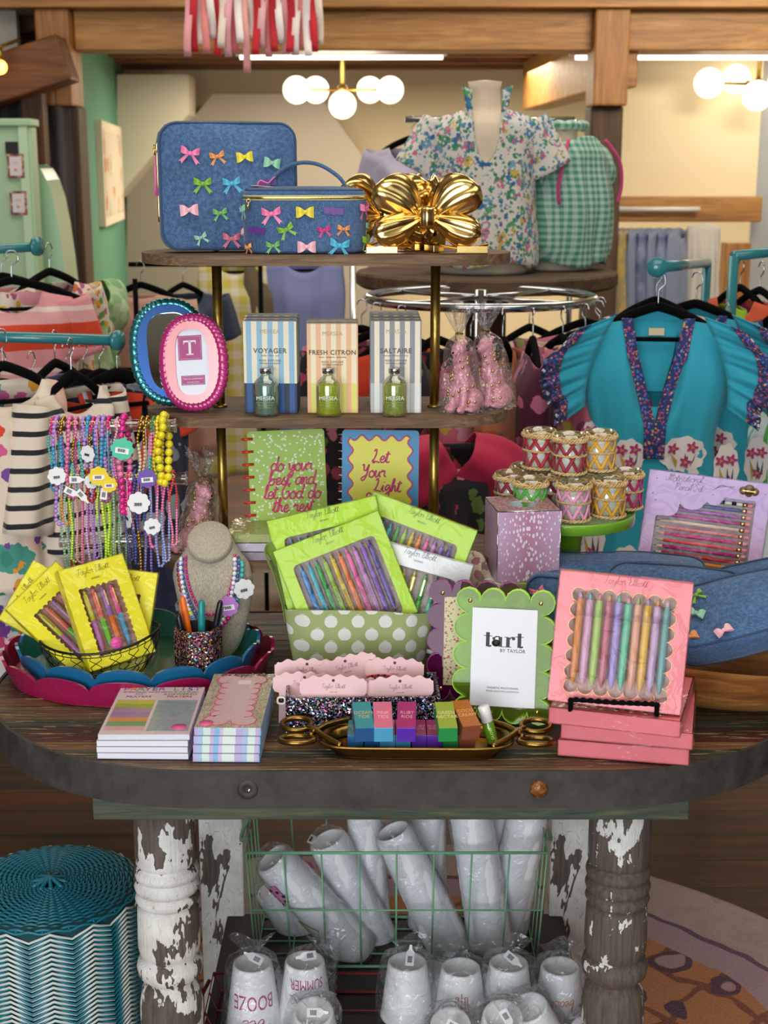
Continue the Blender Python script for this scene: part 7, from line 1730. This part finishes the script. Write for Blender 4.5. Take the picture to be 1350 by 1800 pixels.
# wardrobe at back right
RX0, RX1 = at(1085, 400, 7.35).x, at(1290, 400, 7.35).x; zr = at(1100, 368, 7.30).z
pipe('clothes_rail', 'white clothes rail mounted below the ivory panel', 'clothes rack', [[Vector((RX0, 7.33, zr)), Vector((at(1230, 368, 7.33).x, 7.33, zr))]], .012, flat('e8e6e2', .3), [])
for k in range(7):
    m = [F_cham, F_khaki, F_denl, F_cham, F_denl, F_cham, F_denl][k]
    simple('shirt', 'faded chambray and denim shirt, %s on the wardrobe rail' % ORD[k], 'shirt', 1092+k*17, 398, 7.32, 62, m, .95, .17, 'shirts on the wardrobe rail', None, None, k, D=[(0, .02), (.15, .05), (1, .06)])
simple('skirt', 'long off-white pleated skirt at the right of the wardrobe rail', 'skirt', 1238, 392, 7.33, 0, F_wht, 1.1, .12, None, None, None, 2, folds=14, amp=.2, W=[(0, .13), (1, .19)], neck=.001, nd=0)
# ------------------------------------------------------------------ mint cabinet, arched panel, painting, chandeliers, garland
Yc = 5.9
x0, x1 = at(-60, 300, Yc).x, at(58, 300, Yc).x; z1 = at(30, 222, Yc).z
t = thing('mint_cabinet', 'pale mint painted cabinet with two small framed signs at the left edge', 'cabinet', ((x0+x1)/2, Yc+.2, 0))
b = MB(); cabm = mat('mint_paint', 'a9c9a2', .5); W_ = x1-x0; b.box((0, -.15, z1/2), (W_, .1, z1), cabm); b.box((0, -.155, z1+.015), (W_+.02, .13, .03), cabm); b.build('body', t, bevel=.006)
b = MB(); b.box((W_/2-.03, -.206, z1/2), (.035, .012, z1), mat('mint_light', 'bcd8b4', .5)); b.build('edge_strip', t)
b = MB(); xx = at(20, 240, Yc).x-(x0+x1)/2; b.box((xx, -.203, z1-.085), (.05, .01, .05), flat('0c0c0c')); b.build('cutout', t)
for k, (px, py, nm) in enumerate(((28, 292, 'upper'), (33, 357, 'lower'))):
    p = at(px, py, Yc-.01); tt = thing('framed_sign', '%s small framed sign with patterned border on the mint cabinet' % nm, 'sign', (p.x, Yc-.008, p.z), 0, 'small framed signs on the mint cabinet')
    b = MB(); b.box((0, 0, 0), (.068, .010, .095), floral('patterned_border', '8a5a4c', [(60, ['c88a7a', '6a3a3a', 'd8a890'], .4)])); b.build('frame', tt); b = MB(); b.box((0, -.006, 0), (.048, .003, .075), flat('d8d0d0')); b.build('card', tt)
    b = MB(); b.text('SALE', .012, flat('c09090'), T(0, -.0078, .012) @ STAND); b.lathe([(0, .001), (.007, .001), (.007, 0)], flat('e8a890'), 14, T(0, -.0076, -.012) @ STAND); b.build('lettering', tt)
q = [at(x, y, 6.2) for x, y in ((60, 900), (60, 292), (70, 288), (82, 296), (94, 316), (104, 345), (114, 395), (122, 450), (130, 520), (134, 600), (136, 900))]
b = MB(); cx_ = q[0].x-.35; P = [(v.x-q[0].x, v.z) for v in q]; P = [(x, max(z, .002)) for x, z in P]
P[0] = (0, .002); P[-1] = (P[-1][0], .002)
P = [(-x, z) for x, z in P[::-1] if x > .0]+P
b.prism(P, -.12, .12, M_mintg, T(0, 0, 0) @ STAND, smooth=False); tag(b.build('arched_cabinet', bevel=.05, seg=5), 'glossy mint arched cabinet standing right of the painted mint cabinet', 'cabinet', M=T(q[0].x, 6.2, 0))
p0, p1 = at(186, 300, 7.9), at(232, 300, 9.9)
t = thing('canvas_painting', 'cream canvas painting with orange abstract figures on the mint wall', 'painting', M=T((p0.x+p1.x)/2-.02, (p0.y+p1.y)/2-.35, at(200, 305, 8.8).z) @ RZ(math.degrees(math.atan2(p1.y-p0.y, p1.x-p0.x))))
b = MB(); b.box((0, 0, 0), (1.35, .09, .56), flat('e0d4bc', .8)); b.build('canvas', t)
b = MB(); mp_ = floral('painted_figures', 'd8ccb4', [(7, ['c88a4a', 'd8ccb4', 'c8704a', 'a8b07a', 'd8ccb4'], .34)], .8); b.box((0, -.047, 0), (1.2, .004, .46), mp_); b.build('painted_area', t)
M_globe = mat('opal_globe', 'fff4e0', .4, emit='fff0d4', es=2.6)
def chandelier(label, c, globes, Y):
    t = thing('globe_chandelier', label, 'chandelier', tuple(at(*c, Y)))
    o = at(*c, Y); b = MB(); b.tube([(0, 0, .0), (0, 0, 2.47-o.z)], .012, M_brass, 10); b.ball((0, 0, 0), .03, M_brass, 14, 10); b.build('stem', t)
    for px, py, dy in globes:
        p = at(px, py, Y+dy)-o; b = MB(); b.ball(tuple(p), .072, M_globe, 28, 20); g = b.build('globe', t)
        b = MB(); b.tube([(0, 0, 0), tuple(p*.7), tuple(p)], .008, M_brass, 8); b.build('arm', t)
    l = bpy.data.lights.new('chandelier_bulbs', 'POINT'); l.energy = 26 if Y > 7.5 else 3; l.color = (1, .86, .66); l.shadow_soft_size = .2; lo = bpy.data.objects.new('chandelier_bulbs', l); COL.objects.link(lo); lo.parent = t; lo.location = (0, -.15, -.12)
chandelier('brass chandelier with round white globes above the top shelf', (602, 158), ((521, 158, -.1), (555, 158, .15), (602, 184, -.2), (650, 158, .3), (686, 158, 0)), 8.0)
chandelier('brass chandelier with round white globes at the top right', (1333, 148), ((1246, 146, -.1), (1294, 139, .12), (1331, 168, -.15), (1375, 146, .1)), 7.35)
for k, (px, w_) in enumerate(((600, 1.1), (1270, 1.5))):
    yt = [7.75, 7.3][k]; p = at(px, 98, yt); t = thing('tube_light', 'white fluorescent tube light under the joists, %s' % ['left one above the first chandelier', 'right one above the second chandelier'][k], 'ceiling light', (p.x, yt, at(px, 94, yt).z))
    b = MB()
    for s in (-1, 1): b.tube([(s*w_*.4, 0, .01), (s*w_*.4, 0, 2.44-at(px, 94, yt).z)], .003, M_silver, 6)
    b.build('suspension', t)
    b = MB(); b.box((0, 0, 0), (w_, .06, .02), flat('e0e0dc')); b.build('housing', t); b = MB(); b.tube([(-w_*.48, 0, -.018), (w_*.48, 0, -.018)], .012, mat('tube_glow', 'fffaf0', .5, emit='fff6e4', es=3.5), 10); b.build('tube', t)
p = at(0, 118, 6.3); t = thing('wall_bulb', 'glowing amber bulb at the top left edge', 'lamp', tuple(p)); b = MB(); b.ball((0, 0, 0), .03, mat('amber_bulb', 'ffd080', .4, emit='ffb040', es=8), 16, 12); b.build('bulb', t); b = MB(); b.tube([(0, 0, .02), (0, .0, .08)], .015, M_brass, 10); b.tube([(0, 0, .08), (0, .35, .14)], .008, M_brass, 8); b.build('holder', t)
# ribbon garland
t = thing('ribbon_garland', 'red, pink and white striped ribbon garland hanging from the top', 'garland', tuple(at(445, -40, 5.2)))
o = at(445, -40, 5.2); b = MB(); b.tube([tuple(at(300, -40, 5.2)-o), tuple(at(590, -40, 5.2)-o)], .006, flat('d8c8b0'), 8); b.build('cord', t)
rb = ['e6a0a4', 'c21f2c', 'f0dcd8', 'dc8480', 'f4e4e0', 'c82030', 'ead8c8', 'e8a8b0', 'cc6a70', 'f2e6e2', 'e8a4a0', 'f0e0d4', 'c21f2c', 'e6b0b0', 'e08c90', 'b81c28', 'f4e6e4']
for k in range(24):
    px = 330+k*10; c = rb[k % len(rb)]; L = [92, 84, 70, 88, 60, 150 if k == 4 else 90, 78][k % 7]; Lp = (L+40)*sc(5.2, 2)
    if k in (10, 18): Lp *= 1.25
    b = MB(); b.sheet(2, 12, lambda u, v: ((at(px, 0, 5.2).x-o.x)+(u-.5)*.026+.004*math.sin(v*5+k), .01*math.sin(v*6+k*2)+.012*(k % 3)-.012, -Lp*v), cloth('ribbon_strip_'+c, c)); b.build('ribbon', t, solid=.0012)
# ------------------------------------------------------------------ under the table: rug, bench, wire baskets, cups
def frug(n):
    o = n.co(); v = o; f1 = n.ns(o, 3.2, 4, .6, 1.0); c = n.rp(f1, [(.35, C('a08488')), (.5, C('b39a96')), (.65, C('a89088'))])
    r = n.node('ShaderNodeVectorMath', {0: o}, operation='LENGTH').outputs[1]; x = n.sp(n.node('ShaderNodeVectorMath', {0: o, 1: n.node('ShaderNodeVectorMath', {0: n.nc(o, 9.0, 2), 'Scale': .07}, operation='SCALE').outputs[0]}, operation='ADD').outputs[0])
    c = blobs(n, o, 3.6, ['8f9a3c', 'b39a96', '9a4a8a', '8f9a3c', 'b39a96', 'a04a90'], .26, c, 2.2, .5)
    # octagonal orange lattice field in the middle with a pale border
    rr = n.ma('ADD', r, n.ma('MULTIPLY', n.ma('SUBTRACT', n.ns(o, 6, 2), .5), .06))
    a = n.ma('ABSOLUTE', n.ma('SUBTRACT', n.ma('FRACT', n.ma('MULTIPLY', n.ma('ADD', x[0], x[1]), 5.0)), .5)); b_ = n.ma('ABSOLUTE', n.ma('SUBTRACT', n.ma('FRACT', n.ma('MULTIPLY', n.ma('SUBTRACT', x[0], x[1]), 5.0)), .5))
    lat = n.gt(n.ma('MAXIMUM', a, b_), .445); fld = n.mx(lat, C('b4713f'), C('7c3a1e'))
    d = n.vo(n.mp(n.cb(x[0], x[1], 0.0), (1, 1, 1), (0, 0, R(45))), 7.1, rand=0.35); fld = n.mx(n.lt(n.ma('ABSOLUTE', n.ma('SUBTRACT', d, .26)), .045), fld, C('4a2040')); fld = n.mx(n.lt(d, .2), fld, C('a88a90'))
    c = n.mx(n.lt(rr, .83), c, C('a88a94')); c = n.mx(n.lt(n.ma('ABSOLUTE', n.ma('SUBTRACT', rr, .83)), .008), c, C('5a3a5a')); c = n.mx(n.lt(rr, .74), c, fld)
    n.col(n.mx(.12, c, n.rp(n.ns(o, 220, 2), [(.3, C('403030')), (.7, C('e0d0c8'))]))); n.bump(n.ns(o, 260, 2), .8, .006)
b = MB(); b.lathe([(0, .013), (.99, .013), (1.0, .011), (1.005, .004), (1.0, .0005)], mat('hooked_wool_rug', rough=.95, fn=frug), 96, smooth=True)
tag(b.build('round_rug'), 'round dusty pink hooked wool rug with flowers and an orange lattice centre under the table', 'rug', M=T(.07, 2.17, 0))
bz = .262
t = thing('low_bench', 'low dark wooden bench under the table carrying the wire baskets', 'bench', (.02, 2.14, .0135))
tm = mat('dark_stained_wood', '2c211a', .6); b = MB(); b.box((0, 0, bz-.0285), (.62, .50, .028), tm); b.build('seat', t, bevel=.003)
for sx in (-1, 1):
    for sy in (-1, 1): b = MB(); b.box((sx*.27, sy*.2, (bz-.0425)/2), (.04, .04, bz-.043), tm); b.build('leg', t)
M_gw = mat('green_wire', '78b088', .45)
def wirebox(name, label, x0, x1, y0, y1, z0, z1, m, nx, ny, nz, flare=0, back=0, r=.0017, hd=False):
    t = thing(name, label, 'basket', ((x0+x1)/2, (y0+y1)/2, z0)); cx, cy = (x0+x1)/2, (y0+y1)/2
    def P(x, y, f): z = (z1-z0)*f; s = 1-flare*(1-f); return ((x-cx)*s, (y-cy)*s, z+(back*f if y > cy+.01 else 0)+.001)
    b = MB()
    for f in [k/nz for k in range(nz+1)]:
        rr = r*1.7 if f in (0, 1) else r
        b.tube([P(x0, y0, f), P(x1, y0, f), P(x1, y1, f), P(x0, y1, f)], rr, m, 6, closed=True)
    b.build('rim_wires', t)
    b = MB()
    for k in range(nx+1):
        x = x0+(x1-x0)*k/nx; b.tube([P(x, y0, 1), P(x, y0, 0), P(x, y1, 0), P(x, y1, 1)], r, m, 5)
    for k in range(1, ny):
        y = y0+(y1-y0)*k/ny; b.tube([P(x0, y, 1), P(x0, y, 0), P(x1, y, 0), P(x1, y, 1)], r, m, 5)
    b.build('wire_grid', t)
    if hd:
        for s, x in ((-1, x0), (1, x1)):
            b = MB(); p = P(x, y0+.05, 1); b.tube(smooth([p, (p[0]+s*.006, p[1]+.01, p[2]-.004), (p[0]+s*.016, p[1]+.03, p[2]-.016), (p[0]+s*.016, p[1]+.07, p[2]-.016), (p[0]+s*.004, p[1]+.10, p[2])], 4), r*2, m, 6); b.build('handle', t)
    return t
gy0 = 2.20
wirebox('wire_basket', 'large green wire basket of wrapped white foam cup sleeves under the table', at(432, 1500, gy0).x, at(962, 1500, gy0).x, gy0, 2.375, bz+.001, at(700, 1500, gy0).z, M_gw, 8, 4, 2, .05, .03, hd=True)
wirebox('wire_basket', 'red wire basket of upturned cups in plastic bags at the bottom of the frame', -.285, .315, 1.96, 2.13, bz+.001, at(700, 1712, 2.13).z, mat('red_wire', '7a1c24', .4), 6, 3, 1, .04, 0, .0016, True)
M_cup = mat('white_cup', 'f4f3f3', .35, coat=.2)
M_foam = mat('white_foam', 'f0f0f2', .6)
M_bag = M_film2
# long wrapped sleeves of nested cups
def sleeve_tube(label, a, c, r, extra=None):
    A_, C_ = Vector(a), Vector(c); dv = A_-C_; L = dv.length; M = T(*C_) @ dv.to_track_quat('Z', 'Y').to_matrix().to_4x4()
    t = thing('cup_sleeve', label, 'cup stack', M=M, group='wrapped cup sleeves in the green basket')
    b = MB(); pr = [(0, .001), (r*.96, .001)]; n = int(L/.03)
    pr += [(r*(1.0-.16*k/n)+(.0014 if j == 0 else 0), L*(k+j*.86)/n) for k in range(n) for j in (0, 1)]
    pr += [(r*.80, L*.985), (r*.78, L-.002), (r*.74, L), (r*.68, L-.001), (r*.66, L-.003), (0, L-.0035)]
    b.lathe(pr, M_foam, 36); b.build('nested_cups', t)
    b = MB(); b.sheet(54, 20, lambda u, v: (lambda q, R_: (R_*math.cos(q), R_*math.sin(q), -.004+(L+.024)*v))(2*PI*u, (r*(1.06-.16*v))*(1+.05*math.sin(3*2*PI*u+v*6)+.035*math.sin(7*2*PI*u-v*11))*(1-.5*max(0, v-.93)/.07)), M_bag, cu=True); b.build('plastic_sleeve', t)
    if extra: extra(t, r, L)
def printed(t, r, L):
    b = MB(); pk = flat('c87aa8'); bk = flat('2c2830')
    def on(a, z, w, m, oo=.002):
        b.sheet(8, 2, lambda u, v: ((r*.96+oo)*math.sin(a+w*(u-.5)), -(r*.96+oo)*math.cos(a+w*(u-.5)), z+(v-.5)*w*r), m)
    on(.5, L*.80, 1.0, pk); 
    for k in range(9): on(.5+.5*math.cos(k*.7), L*.78+r*.45*math.sin(k*.7), .14, bk, .003)
    b.build('round_print', t)
    b = MB(); gm = flat('7a9a3c'); 
    b.tube([((r*.93+.003)*math.sin(.5+x), -(r*.93+.003)*math.cos(.5+x), L*.40+z) for x, z in ((-.6, 0), (0, .03), (.6, 0), (0, -.03))], .0012, gm, 5, closed=True); b.build('square_print', t)
def tg(t, r, L):
    b = MB(); label_tag(b, T(0, -r*.6, L+.012) @ RX(30) @ RZ(20), .03, .016); b.build('price_tag', t)
zb2 = bz+.006
def tp(px, py, Y): return at(px, py, Y)
sleeve_tube('foam cup sleeve with round pink print leaning furthest left in the green basket', tp(478, 1508, 2.235), tp(628, 1672, 2.262), .040, printed)
sleeve_tube('white foam cup sleeve, second from the left, leaning behind the printed one', tp(575, 1475, 2.300), tp(668, 1668, 2.318), .040, tg)
sleeve_tube('white foam cup sleeve standing steeply, third from the left in the green basket', tp(690, 1460, 2.262), tp(792, 1668, 2.268), .039)
sleeve_tube('white foam cup sleeve nearly upright right of the basket centre', tp(822, 1405, 2.268), tp(866, 1672, 2.262), .040)
sleeve_tube('white foam cup sleeve leaning right at the right end of the green basket', tp(930, 1420, 2.290), tp(880, 1668, 2.330), .041)
sleeve_tube('short white foam cup sleeve lying low at the left end of the green basket', tp(474, 1560, 2.335), tp(560, 1690, 2.345), .034)
for k, px in enumerate((640, 752, 890)): sleeve_tube('cup sleeve standing in the back row, %s' % ['left of centre', 'at the centre', 'at the right'][k], tp(px, 1425, 2.35), tp(px+14*(1-k), 1655, 2.352), .036)
# upturned cups in bags
def cup(label, px, py, Y, txt=None, tcol='c0307c', h=.122, lean=0, rz=0, tagrot=None, bagw=0, tip=0, base=None, art=None):
    top = at(px, py, Y); z0 = bz+.008 if base is None else base; h = max(.05, top.z-z0) if base is None else h
    M = T(top.x, Y, z0) @ RZ(rz) @ RX(lean) @ RY(tip)
    t = thing('plastic_cup', label, 'cup', M=M, group='upturned printed cups in plastic bags')
    r1, r0 = .0315, .0315+h*.115
    b = MB(); b.lathe([(r0-.003, .0), (r0, 0), (r0+.0015, .003), (r0, .006), (r1, h-.003), (r1-.0012, h), (r1-.005, h), (r1-.007, h-.006), (0, h-.007)], M_cup, 48); b.build('cup_body', t)
    if txt or art:
        b = MB(); m = flat(tcol, .4)
        B2 = MB()
        for s, kind, y, sz in (txt or []):
            if kind == 't': B2.text(s, sz, m, T(0, y, 0) @ SCL(.62, 1, 1), ext=.0001)
            else: hand(B2, s, sz, .0008, m, T(0, y, 0))
        if art:
            for P in art: B2.tube([(x, y, 0) for x, y in P], .0008, m, 5)
        # wrap the drawing round the cup, upside down
        vs = []
        for x, y, z in B2.v:
            zz = h*.5-y; rr = r0+(r1-r0)*zz/h+.0006+z*.3; a = -x/rr
            vs.append((rr*math.sin(a), -rr*math.cos(a), zz))
        b.add(vs, B2.f, m); b.build('lettering', t)
    b = MB(); s0 = rnd.random()*6
    def bg(u, v):
        q = 2*PI*u; rr = (r0+.006-(r0-r1)*.9*min(1, v*1.15))*(1+.05*math.sin(3*q+s0+v*4)+.03*math.sin(8*q+v*12+s0))+.004
        zz = h*1.03*min(1, v*1.12)
        if v > .89: f = (v-.89)/.11; rr *= 1-.85*f; zz += .022*f
        return (rr*math.cos(q)+bagw*.5*v*v, rr*math.sin(q), zz+.001)
    b.sheet(56, 20, bg, M_bag, cu=True)
    # flared end of the bag
    b.sheet(12, 7, lambda u, v: (bagw+(-.03+.06*u)*(.3+v), .004*math.sin(u*9+s0), h+.012+v*.035+.006*math.sin(u*7+s0)), M_bag); b.build('plastic_bag', t)
    if tagrot is not None:
        b = MB(); label_tag(b, T(.004, -.014, h+.0155) @ RX(48) @ RZ(tagrot), .026, .0135); b.build('price_tag', t)
sun = [[(.021*math.cos(a), -.012+.017*math.sin(a)) for a in (PI*k/10 for k in range(11))]]+[[(.024*math.cos(a), -.012+.020*math.sin(a)), (.030*math.cos(a), -.012+.026*math.sin(a))] for a in (PI*k/6 for k in range(7))]
anc = [[(0, .02), (0, -.02)], [(-.012, .014), (.012, .014), (.009, -.014), (-.009, -.014), (-.012, .014)], [(-.006, .014), (-.005, -.014)], [(.006, .014), (.005, -.014)]]
cup('white cup with BOOZ lettering in magenta, front row far left', 444, 1692, 2.03, [('BOOZE', 't', -.004, .034), ('bee', 'h', .024, .013)], rz=6, tagrot=150)
cup('white cup reading hello SUMMER in magenta, second from the left', 536, 1688, 2.03, [('SUMMER', 't', -.032, .024), ('hello', 'h', -.010, .0075)], rz=8, tagrot=-175, bagw=.035, art=sun)
cup('plain white bagged cup with upright price tag, third from the left in the back row', 716, 1690, 2.05, None, tagrot=85)
cup('white cup with coral coast print, fourth from the left in the back row', 810, 1700, 2.04, [('COAST', 't', .0, .010)], 'e0685c', art=anc)
cup('white cup with green broken lettering in the back row', 894, 1692, 2.05, [('BROKEN', 'h', -.004, .0085)], '8aa832', tagrot=-40)
cup('white cup with coral print at the right end of the back row', 985, 1698, 2.06, [('beach', 'h', .0, .009)], 'e88a7c')
cup('plain white bagged cup between the third and fourth of the back row', 758, 1705, 2.10, None)
cup('tipped white cup with price sticker, front row centre', 790, 1785, 1.985, None, lean=24, base=.225, h=.11, tagrot=-25)
cup('tipped white cup peeking up in the front row at the left', 553, 1782, 1.985, None, lean=18, base=.235, h=.11, tagrot=0)
cup('tipped white cup behind a price tag in the front row, right of centre', 880, 1772, 1.985, None, lean=22, base=.235, h=.11, tagrot=-60)
cup('tipped white cup near the right leg in the front row', 960, 1755, 1.99, None, lean=14, tip=-18, base=.245, h=.10)
cup('tipped white cup at the far right of the front row', 1010, 1795, 1.98, None, lean=24, tip=10, base=.215, h=.11)

# ------------------------------------------------------------------ wicker stool
SX, SY, SZ, SR = at(88, 1540, 2.17).x, 2.165, .452, .152
t = thing('wicker_stool', 'round wicker stool, plain teal woven top and teal and white zigzag sides', 'stool', (SX, SY, 0))
M_tw = mat('teal_wicker', '16788a', .4, coat=.15); M_ww = mat('white_wicker', 'dfe2da', .45)
b = MB(); b.lathe([(0, SZ-.012), (SR-.01, SZ-.012), (SR-.004, SZ-.02), (SR-.005, .01), (0, .01)], mat('dark_teal_core', '0c3f48', .8), 64); b.build('core', t)
b = MB(); NS = 44
for k in range(30):
    r = .022+(SR-.026)*k/29
    b.tube([(r*math.cos(a), r*math.sin(a), SZ-.009-.010*(r/SR)**6+.0022*math.cos(NS/2*a*1.0+PI*(k % 2))) for a in (2*PI*j/132 for j in range(132))], .0024, M_tw, 5, closed=True)
for j in range(NS): a = 2*PI*j/NS; b.tube([(.015*math.cos(a), .015*math.sin(a), SZ-.008), (SR*.97*math.cos(a), SR*.97*math.sin(a), SZ-.017)], .0018, M_tw, 4)
for k in range(5): a = k*PI/5; b.tube(smooth([(-.03*math.cos(a), -.03*math.sin(a), SZ-.007), (0, 0, SZ-.001+.0008*k), (.03*math.cos(a), .03*math.sin(a), SZ-.007)], 4), .0035, M_tw, 6)
b.build('woven_top', t)
bt, bw_ = MB(), MB(); n2 = 14
for row in range(50):
    z = SZ-.026-row*.0084
    for s, mbx, m in ((0, bw_, M_ww), (1, bt, M_tw)):
        # each strand slants across two stakes, giving the zigzag
        b = mbx; ph = 0
        b.tube([((SR+.0022*math.cos(n2*a+ph+s*PI))*math.cos(a), (SR+.0022*math.cos(n2*a+ph+s*PI))*math.sin(a), z-s*.0042+.0080*(2*abs(((n2*a/(2*PI)) % 1)-.5)*2-1)) for a in (2*PI*j/(n2*12) for j in range(n2*12))], .0021, m, 5, closed=True)
bt.build('teal_strands', t); bw_.build('white_strands', t)
